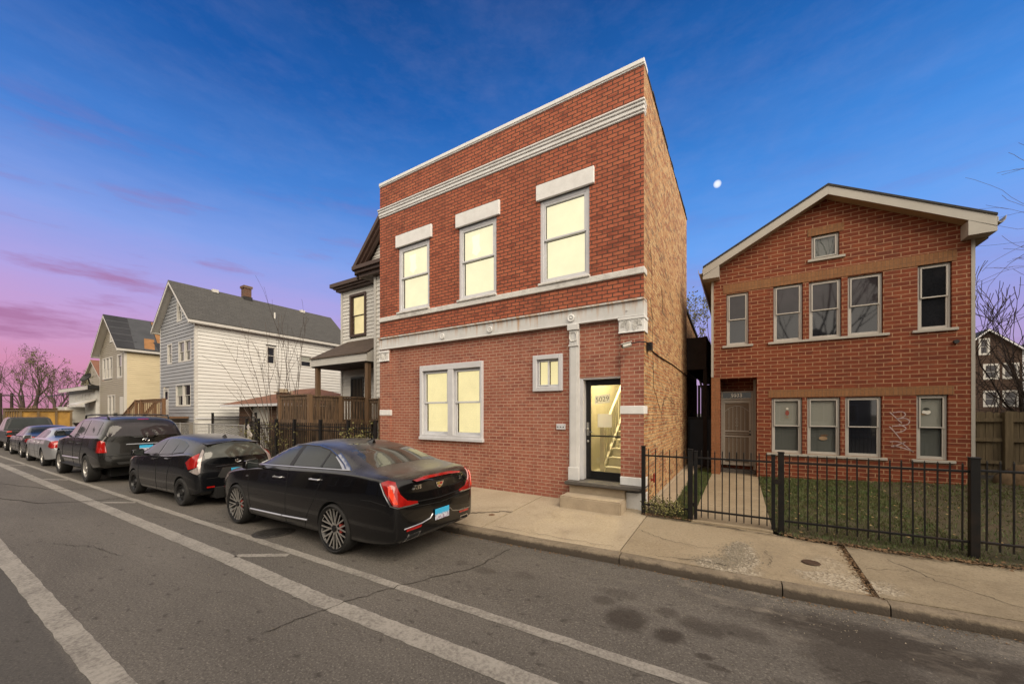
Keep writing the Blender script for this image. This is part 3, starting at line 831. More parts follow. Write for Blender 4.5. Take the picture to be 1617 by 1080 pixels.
mb.build('side_coping', M['tar'], B1, bevel=.01)
# stepped crack in the side wall
mb = MB()
for pts in ([(7.95, 4.35), (8.25, 3.9), (8.2, 3.5), (8.3, 2.9), (8.32, 2.55), (8.75, 2.3), (9.25, 2.0), (9.7, 2.4), (10.4, 2.35), (11.6, 2.2)], [(8.0, 5.4), (8.15, 5.0), (8.1, 4.7)], [(9.3, 4.9), (9.45, 4.6), (9.4, 4.4)]):
    L = []
    for (a, b), (c, d) in zip(pts, pts[1:]):
        for i in range(5):
            t = i / 5; L.append((XR + .004, a + (c - a) * t + rr.uniform(-.03, .03), b + (d - b) * t + rr.uniform(-.03, .03)))
    mb.tube(L, [rr.uniform(.002, .0065) for _ in L], 4)
mb.build('wall_crack', M['crack'], B1)
MB(TE).box(FY + .05, EB, .0, .22, -.1, .07).build('footing', M['concrete'], B1, bevel=.02)
# windows
for i, (a, b) in enumerate(wins):
    w = window(B1, TF, a, b, WZ0 + .05, WZ1, 'hung', .085, .07, 'grey_paint', 'lit', glass=True, sw=.042, split=.53, proud=-.03)
    g = MB(TF); cz = 6.22 if i < 2 else 6.1; cx = a + .48 if i < 2 else b - .35
    if i < 2:
        g.prism([(cx - .13, cz + .22), (cx + .12, cz + .24), (cx + .10, cz - .02), (cx + .15, cz - .16), (cx + .02, cz - .30), (cx - .12, cz - .2), (cx - .09, cz - .02)], -.098, -.094, lambda u, v, d: (u, v, d))
        g.build('paper_shape', M['lit_pale'], w)
# picture window: wide grey casing, two double hung lights
mb = MB(TF)
u0, u1, v0, v1 = -7.47, -5.36, 1.33, 3.28
mb.box(u0, u0 + .10, v0, v1, -.2, .02); mb.box(u1 - .06, u1, v0, v1, -.2, .02); mb.box(u0 + .10, u1 - .06, v1 - .15, v1, -.2, .018); mb.box(u0 + .10, u1 - .06, v0, v0 + .10, -.2, .018)
mb.box(u0 - .02, u1 + .02, v0 - .05, v0 + .035, -.06, .035); mb.box(-6.47, -6.29, v0 + .10, v1 - .15, -.2, .016)
fr = mb.build('window_casing', M['grey_paint'], B1, bevel=.008)
for a, b in ((u0 + .10, -6.47), (-6.29, u1 - .06)):
    window(B1, TF, a, b, v0 + .10, v1 - .15, 'hung', .03, .10, 'grey_paint', 'lit_blind', glass=True, sw=.045, split=.5, proud=-.06)
mb = MB(TF); u0, u1, v0, v1 = -3.97, -3.25, 2.48, 3.285
mb.box(u0, u0 + .10, v0, v1, -.2, .005); mb.box(u1 - .09, u1, v0, v1, -.2, .005); mb.box(u0 + .10, u1 - .09, v1 - .10, v1, -.2, .003); mb.box(u0 + .10, u1 - .09, v0, v0 + .10, -.2, .003)
mb.build('window_casing', M['grey_paint'], B1, bevel=.008)
window(B1, TF, u0 + .10, u1 - .09, v0 + .10, v1 - .10, 'slider', .02, .1, 'grey_paint', 'lit_blind', glass=True, sw=.028, proud=-.06)
# bell box
mb = MB(TF); mb.box(-3.40, -3.19, 1.64, 1.765, LR - .01, LR + .03); d = mb.build('bell_box', M['grey_paint'], B1, bevel=.008)
mb = MB(TF)
for x in (-3.36, -3.295, -3.23): mb.ball((x, 1.70, LR + .03), .014, 5)
mb.build('bell_button', M['plastic'], d)
# glass door, set back in a lined opening
DD = -.24
mb = MB(TF); mb.box(-2.87, -2.80, .6, 2.73, -.34, -.06); mb.box(-2.80, -2.0, 2.70, 2.73, -.34, -.06)
mb.build('door_lining', M['grey_paint'], B1, bevel=.005)
mb = MB(TF); u0, u1, v0, v1 = -2.80, -2.0, .60, 2.70
mb.box(u0, u0 + .10, v0, v1, DD - .05, DD); mb.box(u1 - .045, u1, v0, v1, DD - .05, DD); mb.box(u0 + .1, u1 - .045, v1 - .12, v1, DD - .05, DD - .001); mb.box(u0 + .1, u1 - .045, v0, v0 + .17, DD - .05, DD - .001)
mb.box(u0 + .1, u1 - .045, 1.50, 1.53, DD - .04, DD + .012)
door = mb.build('door', M['black_frame'], B1, bevel=.005)
MB(TF).box(u0 + .1, u1 - .045, v0 + .17, v1 - .12, DD - .03, DD - .022).build('pane', M['glass_door'], door)
mb = MB(TF); mb.box(-2.78, -2.725, 1.52, 1.80, DD, DD + .025); mb.ball((-2.752, 1.66, DD + .05), .03, 6); mb.bar((-2.752, 1.60, DD + .05), (-2.64, 1.60, DD + .05), .022); mb.ball((-2.752, 1.40, DD + .015), .028, 6)
mb.build('handle', M['handle'], door, smooth=40)
shear = lambda u, v: (u, v + (u + 2.46) * .10)
mb = MB(TF); mb.prism([shear(-2.61, 2.20), shear(-2.29, 2.20), shear(-2.29, 2.38), shear(-2.61, 2.38)], DD - .02, DD - .016, lambda u, v, d: (u, v, d))
num = mb.build('number_card', M['paper_lit'], door)
vs, fs = text_mesh('5029', .145, lambda u, v, d: TF(u, v + (u + 2.46) * .10, d), -2.45, 2.285, DD - .013, .001, -.0015)
MB().add(vs, fs).build('number', M['ink'], num, recalc=False)
nt_ = MB(TF).box(-2.55, -2.25, 1.70, 1.98, DD - .02, DD - .017).build('paper_notice', M['paper_lit'])
tag(nt_, 'blank white paper notice taped to the inside of the glass door', 'paper notice')
# stair hall behind the door
hx0, hx1, hy0, hy1 = -3.02, -1.80, FY + .31, FY + 4.2
mb = MB()
mb.add([(hx0, hy0, .6), (hx1, hy0, .6), (hx1, hy1, .6), (hx0, hy1, .6)], [(0, 1, 2, 3)])
mb.add([(hx0, hy0, .6), (hx0, hy1, .6), (hx0, hy1, 4.1), (hx0, hy0, 4.1)], [(0, 1, 2, 3)]); mb.add([(hx1, hy0, .6), (hx1, hy1, .6), (hx1, hy1, 4.1), (hx1, hy0, 4.1)], [(0, 1, 2, 3)])
mb.add([(hx0, hy1, .6), (hx1, hy1, .6), (hx1, hy1, 4.1), (hx0, hy1, 4.1)], [(0, 1, 2, 3)]); mb.add([(hx0, hy0, 4.1), (hx1, hy0, 4.1), (hx1, hy1, 4.1), (hx0, hy1, 4.1)], [(0, 1, 2, 3)])
mb.add([(hx0, hy0, .6), (-2.8, hy0, .6), (-2.8, hy0, 4.1), (hx0, hy0, 4.1)], [(0, 1, 2, 3)]); mb.add([(-2.8, hy0, 2.7), (hx1, hy0, 2.7), (hx1, hy0, 4.1), (-2.8, hy0, 4.1)], [(0, 1, 2, 3)]); mb.add([(-2.0, hy0, .6), (hx1, hy0, .6), (hx1, hy0, 2.7), (-2.0, hy0, 2.7)], [(0, 1, 2, 3)])
mb.build('stair_hall', M['cream_wall'], B1, recalc=False)
mb = MB()
for k in range(10): mb.box(-2.56, hx1 - .01, FY + .85 + k * .26, FY + 3.9, .601 + k * .19, .601 + (k + 1) * .19)
for k in range(10): mb.box(-2.58, hx1 - .008, FY + .82 + k * .26, FY + .90 + k * .26, .601 + (k + 1) * .19 - .03, .602 + (k + 1) * .19)
mb.bar((-2.62, FY + .8, .6), (-2.62, FY + .8, 1.75), .09); mb.bar((-2.62, FY + .8, 1.55), (-2.62, FY + 3.4, 3.45), .05); mb.bar((-2.62, FY + .8, .72), (-2.62, FY + 3.4, 2.62), .05)
for k in range(9): mb.bar((-2.62, FY + 1.05 + k * .26, .9 + k * .19), (-2.62, FY + 1.05 + k * .26, 1.73 + k * .19), .03)
mb.build('stairs', M['stair'], B1)
mb = MB(); mb.lathe([(.001, 4.02), (.12, 4.03), (.14, 4.07), (.14, 4.10)], 14, lambda a, b, h: (-2.42 + a, FY + 1.7 + b, h)); mb.build('ceiling_lamp', M['lamp'], B1, smooth=40)
la = bpy.data.lights.new('hall_light', 'POINT'); la.energy = 230; la.color = (1, .92, .72); la.shadow_soft_size = .15
lo_ = bpy.data.objects.new('hall_light', la); COL.objects.link(lo_); lo_.location = (-2.42 + 5.3, 1.7, 3.9 - .1); lo_.parent = B1
# threshold and step
mb = MB(TF); mb.box(-3.10, XR + .012, .525, .595, -.34, .26); mb.build('threshold', M['concrete_dark'], B1, bevel=.02, seg=2)
mb = MB(TF); mb.box(-3.02, -1.88, 0, .523, -.3, .16); mb.build('riser', M['concrete'], B1, bevel=.01)
st = MB(); st.box(-3.06, -1.84, FY - .58, FY - .165, .05, .36)
tag(st.build('concrete_step', M['concrete'], bevel=.022, seg=2), 'worn concrete step block on the sidewalk under the glass door', 'step')
# rear wing, lower
mb = MB(YZ(-1.75)); mb.add([(EB, 0, 0), (20, 0, 0), (20, 5.6, 0), (EB, 6.1, 0)], [(0, 1, 2, 3)]); mb.build('rear_wing', M['brick_side'], B1, recalc=False)
mb = MB(); mb.hexa([(-8.5, EB, 6.0), (-1.7, EB, 6.0), (-1.7, 20.1, 5.6), (-8.5, 20.1, 5.6), (-8.5, EB, 6.12), (-1.7, EB, 6.12), (-1.7, 20.1, 5.72), (-8.5, 20.1, 5.72)]); mb.build('rear_roof', M['tar'], B1)
# security camera on the corner with its cable
sc = thing('security_camera', (XR, FY + .25, 3.27), 'small white security camera on a black arm at the corner of the lit brick building', 'camera')
mb = MB(); mb.box(XR + .0, XR + .10, FY + .2, FY + .34, 3.22, 3.38); mb.tube([(XR + .06, FY + .27, 3.33), (XR + .05, FY - .05, 3.34), (XR - .04, FY - .16, 3.34), (XR - .22, FY - .17, 3.32)], .012, 6)
mb.build('arm', M['black_frame'], sc, smooth=40)
mb = MB(); c = Vector((XR - .25, FY - .17, 3.30)); d = Vector((-.75, -.60, -.28)).normalized()
mb.tube([c - d * .06, c - d * .05, c + d * .12, c + d * .13], [.025, .04, .045, .035], 12); mb.bar(c - d * .05 + Vector((0, 0, .05)), c + d * .17 + Vector((0, 0, .05)), .10, .012)
bd = mb.build('camera_body', M['white_trim'], sc, smooth=40)
mb = MB(); mb.tube([c + d * .128, c + d * .136], [.03, .03], 10); mb.build('lens', M['black_gloss'], bd)
mb = MB(); mb.tube([(XR + .012, FY + .34, 3.30), (XR + .016, FY + 1.5, 3.27), (XR + .014, FY + 3.5, 3.31), (XR + .014, EB - .02, 3.28)], .013, 5)
tag(mb.build('cable', M['cable']), 'black cable running level along the orange brick side wall', 'cable')
vl = MB(); vl.box(XR + .005, XR + .03, 8.02, 8.06, .60, .66); vl.tube([(XR + .02, 8.04, .63), (XR + .09, 8.04, .63)], .02, 8); vl.tube([(XR + .07, 8.04, .58), (XR + .07, 8.04, .74)], .024, 8)
vl.tube([(XR + .07, 7.99, .76), (XR + .07, 8.09, .76)], .012, 6); vl.tube([(XR + .09, 8.04, .63), (XR + .10, 8.03, .50)], .016, 6)
tag(vl.build('water_tap', M['red_plastic'], smooth=40), 'rusty red tap on the orange brick side wall behind the iron fence', 'tap')

# ------------------------------------------------------------------ orange brick two-flat on the right
HY2 = 12.6; T2 = XZ(HY2)
B2 = thing('brick_house', (1.9, HY2, .2), 'gabled orange red brick house with white trim and dark windows behind the iron fence', 'house')
XL2, XR2 = -.70, 4.53; EZ = 6.2; PX, PZ = 1.93, 7.62
wh = [(-.32, .23, 3.965, 5.47), (.81, 1.46, 3.965, 5.5), (1.59, 2.25, 3.965, 5.48), (2.37, 3.03, 3.965, 5.48), (3.63, 4.19, 3.965, 5.5),
      (.77, 1.45, .90, 2.41), (1.55, 2.23, .90, 2.41), (2.32, 3.01, .90, 2.41), (3.61, 4.13, .90, 2.43), (1.64, 2.21, 6.06, 6.69)]
rec = rect(-.48, .43, .0, 3.01)
mb = MB(T2)
out = [(XL2, -.1), (XR2, -.1), (XR2, EZ), (PX, PZ), (XL2, EZ)]
rec_in = rect(-.48, .43, .02, 3.01)
mb.holed(out, [rect(*h) for h in wh] + [rec_in], lambda u, v: (u, v, 0))
for h in wh: reveal(mb, rect(*h), 0, -.16)
reveal(mb, rec_in, 0, -.75)
mb.add([(-.48, .02, -.75), (.43, .02, -.75), (.43, 3.01, -.75), (-.48, 3.01, -.75)], [(0, 1, 2, 3)])
mb.build('front_wall', M['brick_right'], B2, recalc=False)
for X in (XL2, XR2):
    MB(YZ(X)).add([(HY2, -.1, 0), (26, -.1, 0), (26, EZ, 0), (HY2, EZ, 0)], [(0, 1, 2, 3)]).build('side_wall', M['siding_taupe'] if X > 0 else M['brick_gar'], B2, recalc=False)
MB(T2).add([(XL2, 0, -13.4), (XR2, 0, -13.4), (XR2, EZ, -13.4), (PX, PZ, -13.4), (XL2, EZ, -13.4)], [(0, 1, 2, 3, 4)]).build('rear_wall', M['siding_taupe'], B2, recalc=False)
for X in (XL2, XR2):
    s = 1 if X > 0 else -1
    MB(T2).box(X - .05 if s > 0 else X - .012, X + .012 if s > 0 else X + .05, .35 if s > 0 else 3.06, EZ - .05, -.05, .012).build('corner_trim', M['trim_right'], B2)
MB(T2).box(XL2 - .01, -.485, .1, 3.05, -.5, .014).build('brick_pier', M['quoin'], B2)
# roof with barge boards, soffit, gutters
OV = .34; ES = .21
mb = MB(T2)
def roofslab(x0, z0, x1, z1, th, d0, d1, mbx):
    mbx.hexa([(x0, z0, d0), (x1, z1, d0), (x1, z1, d1), (x0, z0, d1), (x0, z0 + th, d0), (x1, z1 + th, d0), (x1, z1 + th, d1), (x0, z0 + th, d1)])
slp = (PZ - EZ) / (PX - XL2); slr = (PZ - EZ) / (XR2 - PX)
Lx, Lz = XL2 - ES, EZ - ES * slp; Rx, Rz = XR2 + ES, EZ - ES * slr
roofslab(Lx, Lz + .16, PX, PZ + .16, .05, OV + .02, -13.6, mb); roofslab(PX, PZ + .16, Rx, Rz + .16, .05, OV + .02, -13.6, mb)
rf = mb.build('roof', M['shingle_dark'], B2)
mb = MB(T2)
def barge(x0, z0, x1, z1):
    mb.hexa([(x0, z0 - .06, OV - .03), (x1, z1 - .06, OV - .03), (x1, z1 - .06, OV), (x0, z0 - .06, OV), (x0, z0 + .155, OV - .03), (x1, z1 + .155, OV - .03), (x1, z1 + .155, OV), (x0, z0 + .155, OV)])
barge(Lx, Lz, PX - .001, PZ); barge(PX + .001, PZ, Rx, Rz)
mb.hexa([(Lx, Lz - .17, OV + .003), (Lx + .42, Lz - .17, OV + .003), (Lx + .42, Lz - .17, .0), (Lx, Lz - .17, .0), (Lx, Lz - .08, OV + .003), (Lx + .42, Lz + .16, OV + .003), (Lx + .42, Lz + .16, 0), (Lx, Lz - .08, 0)])
mb.hexa([(Rx - .42, Rz - .17, OV + .003), (Rx, Rz - .17, OV + .003), (Rx, Rz - .17, .0), (Rx - .42, Rz - .17, .0), (Rx - .42, Rz + .16, OV + .003), (Rx, Rz - .08, OV + .003), (Rx, Rz - .08, 0), (Rx - .42, Rz + .16, 0)])
mb.build('barge_board', M['trim_right'], B2)
mb = MB(T2)
for x0, z0, x1, z1 in ((Lx, Lz, PX, PZ), (PX, PZ, Rx, Rz)): mb.add([(x0, z0 - .03, OV - .02), (x1, z1 - .03, OV - .02), (x1, z1 - .03, .0), (x0, z0 - .03, .0)], [(0, 1, 2, 3)])
mb.box(Lx, XL2 + .01, Lz - .2, Lz - .17, -13.4, 0); mb.box(XR2 - .01, Rx, Rz - .2, Rz - .17, -13.4, 0)
mb.box(Lx, Lx + .02, Lz - .2, Lz + .15, -13.4, .0); mb.box(Rx - .02, Rx, Rz - .2, Rz + .15, -13.4, .0)
mb.build('soffit', pm('tan soffit board', (.30, .23, .15), .7, 0, .1, 3), B2)
for x, s in ((Lx, -1), (Rx, 1)):
    mb = MB(T2); z = (Lz if s < 0 else Rz)
    prof = [(0, .13), (0, .03), (.03, 0), (.08, .0), (.115, .05), (.125, .13), (.115, .13), (.105, .055), (.075, .012), (.03, .012), (.012, .035), (.012, .13)]
    mb.prism([(x + s * (a + .004), z + b) for a, b in prof], OV, -13.4, lambda u, v, d: (u, v, d)); mb.build('gutter', M['trim_right'], B2)
# soldier-course bands
for a, b, z0, z1 in ((-.40, 4.26, 5.50, 5.745), (.70, 4.22, 2.43, 2.635), (1.56, 2.30, 6.69, 6.89)):
    MB(T2).box(a, b, z0, z1, -.05, .012).build('soldier_band', M['soldier'], B2)
for a, b, z0 in ((-.42, .34, 3.90), (.69, 3.14, 3.90), (3.53, 4.28, 3.90), (.66, 3.10, .835), (3.52, 4.24, .835), (1.56, 2.32, 6.0)):
    MB(T2).box(a, b, z0, z0 + .063, -.1, .055).build('sill', M['trim_right'], B2, bevel=.006)
pl = ['pane_tint', 'pane_tint', 'pane_tint', 'pane_tint', 'pane_dark', 'blind', 'blind', 'pane_dark', 'blind', 'blind_dim']
pl2 = ['pane_dark', 'pane_dark', 'pane_dark', 'pane_dark', 'pane_dark', 'blind_dim', 'blind_dim', 'pane_dark', 'blind_dim', None]
wobj = []
for (a, b, c, d), u_, l_ in zip(wh, pl, pl2):
    gl = u_.startswith('blind')
    wobj.append(window(B2, T2, a + .008, b - .008, c + .002, d - .008, 'hung' if l_ else 'fixed', .045, .07, 'white_vinyl', u_, l_, glass=gl, sw=.03, proud=-.06, split=.5))
# small paper decorations behind lower windows
def decor(wn, cx, cz, parts, d=-.125):
    for (dx, dz, r, sz, mt) in parts:
        g = MB(T2); g.prism([(cx + dx + r * math.cos(t), cz + dz + r * sz * math.sin(t)) for t in [i * math.pi / 5 for i in range(10)]], d, d + .003, lambda u, v, q: (u, v, q)); g.build('paper_cutout', mt, wobj[wn])
redm = pm('dull red paper', (.28, .07, .05), .8); tanm = pm('tan paper', (.35, .24, .14), .8); whm = M['paper']
decor(5, 1.13, 2.0, [(0, 0, .045, 1.6, redm), (0, .12, .03, 1, whm), (.0, -.12, .035, .5, tanm)], -.09); decor(6, 1.90, 1.33, [(0, 0, .09, .6, tanm), (.02, .08, .08, .3, M['wood'])], -.12)
decor(8, 3.80, 2.02, [(0, 0, .075, .8, whm), (0, .07, .055, .7, M['ink']), (-.05, -.05, .05, .4, tanm)], -.09)
# recessed entrance: address glass, security door
T2d = XZ(HY2 + .58)
mb = MB(T2d)
mb.box(-.475, -.43, .42, 2.66, -.04, .0); mb.box(.31, .36, .42, 2.66, -.04, .0); mb.box(-.43, .31, 2.62, 2.66, -.04, -.001); mb.box(-.43, .31, 2.40, 2.45, -.04, -.001); mb.box(.36, .43, .3, 3.0, -.1, -.02)
dfr = mb.build('door_frame', M['security'], B2, bevel=.004)
MB(T2d).box(-.43, .31, 2.45, 2.62, -.03, -.02).build('address_glass', M['black_gloss'], dfr)
vs, fs = text_mesh('5033', .155, T2d, -.07, 2.533, -.012, .002, .002)
MB().add(vs, fs).build('address_number', M['paper'], dfr, recalc=False)
mb = MB(T2d); a, b, c, d = -.425, .305, .42, 2.39
mb.box(a, a + .055, c, d, -.03, .004); mb.box(b - .055, b, c, d, -.03, .004); mb.box(a + .055, b - .055, c, c + .08, -.03, .003); mb.box(a + .055, b - .055, d - .09, d, -.03, .003); mb.box(a + .055, b - .055, 1.27, 1.31, -.02, .003); mb.box(a + .055, b - .055, 1.43, 1.47, -.02, .003)
sd = mb.build('security_door', M['security'], B2, bevel=.003)
MB(T2d).box(a + .05, b - .05, c + .07, d - .08, -.028, -.022).build('screen', M['mesh'], sd)
g = MB(T2d); w = b - a - .11
for k in range(1, 6):
    x = a + .055 + w * k / 6; arc = .16 * (1 - ((k - 3) / 3) ** 2)
    g.bar((x, 1.47, -.008), (x, 2.05 + arc, -.008), .014); g.bar((x, c + .08 + .12 * (((k - 3) / 3) ** 2), -.008), (x, 1.27, -.008), .014)
g.tube([(a + .055 + w * i / 12, 2.05 + .16 * (1 - ((i - 6) / 6) ** 2), -.006) for i in range(13)], .008, 5)
g.tube([(a + .055 + w * i / 12, c + .08 + .12 * (((i - 6) / 6) ** 2), -.006) for i in range(13)], .008, 5)
g.bar((a + .055, 1.37, -.008), (b - .055, 1.37, -.008), .012)
for z in (1.62, 1.72, 1.82): g.tube([(a + .055 + w / 2 + .03 * math.sin(t), z + .035 * math.cos(t), -.004) for t in [i * .7 for i in range(10)]], .007, 5)
g.build('grille', M['security'], sd)
g = MB(T2d); g.ball((b - .03, 1.36, .02), .028, 6); g.ball((b - .03, 1.46, .012), .022, 6); g.build('handle', M['black_frame'], sd, smooth=40)
g = MB(T2); g.box(.425, .432, 1.50, 1.62, -.42, -.36); g.build('door_bell', M['trim_right'], B2)
g = MB(T2); g.lathe([(.03, -.05), (.03, -.05)], 8, lambda p, q, h: (p, q, h)) if False else None
g.tube([(4.24, 3.63, -.02), (4.24, 3.63, .07)], .045, 12); g.build('vent_pipe', M['plastic'], B2, smooth=40)
# doormat step
MB(T2).box(-.475, .425, .02, .30, -.748, -.50).build('door_step', M['concrete_dark'], B2, bevel=.01)
# sprayed letters
def stroke(mb, pts, w=.0105):
    L = []
    for i in range(len(pts) - 1):
        p0 = Vector(pts[max(0, i - 1)]); p1 = Vector(pts[i]); p2 = Vector(pts[i + 1]); p3 = Vector(pts[min(len(pts) - 1, i + 2)])
        for k in range(6):
            t = k / 6
            L.append(.5 * ((2 * p1) + (-p0 + p2) * t + (2 * p0 - 5 * p1 + 4 * p2 - p3) * t * t + (-p0 + 3 * p1 - 3 * p2 + p3) * t ** 3))
    L.append(Vector(pts[-1])); vs = []
    for i, p in enumerate(L):
        d = (L[min(i + 1, len(L) - 1)] - L[max(0, i - 1)]); d = d.normalized() if d.length else Vector((1, 0)); n_ = Vector((-d.y, d.x)) * w
        vs += [(p.x - n_.x, p.y - n_.y, .006), (p.x + n_.x, p.y + n_.y, .006)]
    mb.add(vs, [(2 * i, 2 * i + 1, 2 * i + 3, 2 * i + 2) for i in range(len(L) - 1)])
g = MB(T2)
# B
stroke(g, [(3.15, 2.02), (3.22, 1.93), (3.29, 1.84), (3.36, 1.76)]); stroke(g, [(3.20, 2.01), (3.36, 2.03), (3.42, 1.97), (3.38, 1.90), (3.27, 1.86), (3.42, 1.87), (3.49, 1.81), (3.46, 1.73), (3.36, 1.70), (3.31, 1.73)])
# P
stroke(g, [(3.14, 1.67), (3.22, 1.56), (3.30, 1.43), (3.34, 1.36)]); stroke(g, [(3.19, 1.68), (3.36, 1.69), (3.43, 1.63), (3.37, 1.56), (3.26, 1.53)])
# X-like last letter
stroke(g, [(3.15, 1.30), (3.26, 1.31), (3.36, 1.28)]); stroke(g, [(3.42, 1.30), (3.33, 1.25), (3.22, 1.19), (3.17, 1.19)]); stroke(g, [(3.20, 1.21), (3.34, 1.17), (3.47, 1.12), (3.56, 1.07)]); stroke(g, [(3.36, 1.28), (3.44, 1.19), (3.54, 1.08)])
g.build('graffiti', M['graffiti'], B2, recalc=False)
# ------------------------------------------------------------------ white frame house with porch, left of the shop
def box_roof_slope(mb, p, th):
    """p: four corners of the top face"""
    q = [(a, b, c - th) for a, b, c in p]
    mb.hexa(q + list(p))
def baluster_run(parent, p, q, z0, z1, post=.09, slat=(.058, .028), gap=.12, mat='wood_deck', postmat='wood_post', posts=(0, 1), rail=True, extra=0.):
    p = Vector(p); q = Vector(q); L = (q - p).length; d = (q - p) / L
    mb = MB(); n = int(L / gap); rr = random.Random(int(L * 1000))
    ang = math.atan2(d.y, d.x)
    for i in range(1, n):
        c = p + d * (i * L / n)
        zz = c.z
        mb.bar((c.x, c.y, zz + z0), (c.x, c.y, zz + z1 - .02), slat[0] if abs(d.x) > .5 else slat[1], slat[1] if abs(d.x) > .5 else slat[0])
    mb.build('slat_panel', M[mat], parent)
    for dz, a_, b_ in ((z1, .12, .05), (z1 - .1, .04, .12), (z0 + .05, .05, .1)): MB().bar(p + Vector((0, 0, dz)), q + Vector((0, 0, dz)), a_, b_).build('rail', M[mat], parent)
    for k in posts:
        c = p + d * (L * k)
        mb = MB(); mb.box(c.x - post / 2, c.x + post / 2, c.y - post / 2, c.y + post / 2, c.z + z0 - .0 - extra, c.z + z1 + .04); mb.build('post', M[postmat], parent, bevel=.006)

B3 = thing('frame_house', (-13, 11, .1), 'white sided frame house with brown trimmed gable, covered porch and one lit amber window', 'house')
mb = MB(); mb.box(-16.58, -9.25, 11.44, 22, 0, 8.1); mb.box(-12.55, -9.25, 10.2, 11.5, 0, 8.1); mb.build('wall_core', M['siding_white'], B3)
TW = XZ(11.22)
siding(B3, 'wall', M['siding_white'], TW, lambda z: (-16.6, -12.6), .1, 8.1, .17, [(-15.9, -14.72, 5.6, 7.62), (-15.85, -14.9, 1.65, 3.7)])
siding(B3, 'wall', M['siding_white'], XZ(10.0), lambda z: (-12.6, -9.2), .1, 8.0, .17)
siding(B3, 'wall', M['siding_white'], XZ(10.02), lambda z: (-13.0 + (z - 8.05) / 1.06 - 0, -9.0 - (z - 8.05) / 1.06), 8.05, 9.9, .125)
for X, Y in ((-16.6, 11.2), (-12.6, 9.98)): MB(XZ(Y)).box(X - .02, X + .11, .1, 8.0, -.06, .03).build('corner_board', M['white_trim'], B3)
MB(XZ(11.2)).box(-13.0, -12.62, 1.6, 5.2, 0, .02).build('corner_board', M['white_trim'], B3)
window(B3, XZ(11.19), -15.9, -14.72, 5.6, 7.62, 'hung', .11, .05, 'brown_trim', 'lit_far', glass=True, sash='brown_trim', sw=.04, proud=.05)
# entrance door with black grille
mb = MB(XZ(11.2)); mb.box(-15.85, -15.78, 1.65, 3.7, -.1, .03); mb.box(-14.97, -14.9, 1.65, 3.7, -.1, .03); mb.box(-15.78, -14.97, 3.62, 3.7, -.1, .03); mb.box(-15.78, -14.97, 1.65, 3.62, -.06, -.03)
dr = mb.build('door', M['black_frame'], B3)
mb = MB(XZ(11.2)); mb.box(-15.77, -14.98, 1.7, 3.6, -.03, -.025); mb.build('door_panel', M['mesh'], dr)
mb = MB(XZ(11.2))
for k in range(8): mb.bar((-15.74 + k * .105, 1.7, .0), (-15.74 + k * .105, 3.6, .0), .03)
mb.build('grille', M['black_frame'], dr)
# porch roof, ceiling, posts
mb = MB(); box_roof_slope(mb, [(-16.8, 9.72, 4.47), (-12.78, 9.72, 4.47), (-12.78, 11.2, 5.42), (-16.1, 11.2, 5.42)], .05); pr = mb.build('porch_roof', M['shingle_brown'], B3)
mb = MB()
for k in range(3): mb.box(-16.78, -12.82, 9.76 + .004 * k, 9.84, 4.11 + k * .105, 4.11 + k * .105 + .1)
mb.add([(-12.80, 9.78, 4.1), (-12.80, 11.2, 4.1), (-12.80, 11.2, 5.36), (-12.80, 9.78, 4.42)], [(0, 1, 2, 3)]); mb.add([(-16.78, 9.78, 4.1), (-16.78, 11.2, 4.1), (-16.5, 11.2, 5.36), (-16.78, 9.78, 4.42)], [(0, 1, 2, 3)])
mb.build('porch_fascia', M['white_trim'], B3)
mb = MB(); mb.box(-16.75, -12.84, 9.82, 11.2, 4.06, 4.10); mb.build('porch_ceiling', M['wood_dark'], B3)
for x in (-16.5, -12.98): mb = MB(); mb.box(x - .09, x + .09, 9.86, 10.04, .1, 4.07); mb.build('porch_post', M['wood_post'], B3, bevel=.008)
# gable roof and hip
mb = MB(); gx0, gz0 = -13.45, 7.92; px_, pz_ = -10.9, 10.62
box_roof_slope(mb, [(gx0, 9.62, gz0), (px_, 9.62, pz_), (px_, 18, pz_), (gx0, 18, gz0)], .09); box_roof_slope(mb, [(px_, 9.62, pz_), (-8.4, 9.62, gz0), (-8.4, 18, gz0), (px_, 18, pz_)], .09)
mb.build('gable_roof', M['shingle_brown'], B3)
mb = MB()
for (x0, z0, x1, z1) in ((gx0, gz0, px_, pz_), (px_, pz_, -8.4, gz0)):
    for k, (y0, dz0, dz1) in enumerate(((9.56, -.16, .04), (9.66, -.30, -.12), (9.76, -.42, -.26))):
        mb.hexa([(x0, y0 - 0, z0 + dz0), (x1, y0, z1 + dz0), (x1, y0 + .1, z1 + dz0), (x0, y0 + .1, z0 + dz0), (x0, y0, z0 + dz1), (x1, y0, z1 + dz1), (x1, y0 + .1, z1 + dz1), (x0, y0 + .1, z0 + dz1)])
mb.box(-13.42, -8.5, 9.50, 10.05, 7.78, 7.92); mb.box(-13.35, -8.55, 9.60, 10.05, 7.66, 7.78); mb.box(-13.25, -8.6, 9.72, 10.05, 7.52, 7.66); mb.box(-13.4, -12.6, 10.05, 11.2, 7.6, 7.9)
mb.hexa([(-13.42, 9.5, 7.92), (-8.5, 9.5, 7.92), (-8.5, 10.02, 7.92), (-13.42, 10.02, 7.92), (-13.2, 9.62, 7.95), (-8.6, 9.62, 7.95), (-8.6, 10.02, 8.22), (-13.0, 10.02, 8.22)])
mb.build('cornice', M['brown_trim'], B3)
mb = MB(); box_roof_slope(mb, [(-16.95, 10.85, 8.22), (-12.4, 10.85, 8.22), (-12.4, 14.6, 9.9), (-13.4, 14.6, 9.9)], .06); mb.add([(-16.95, 10.85, 8.22), (-13.4, 14.6, 9.9), (-13.4, 20, 9.9), (-16.95, 22, 8.22)], [(0, 1, 2, 3)])
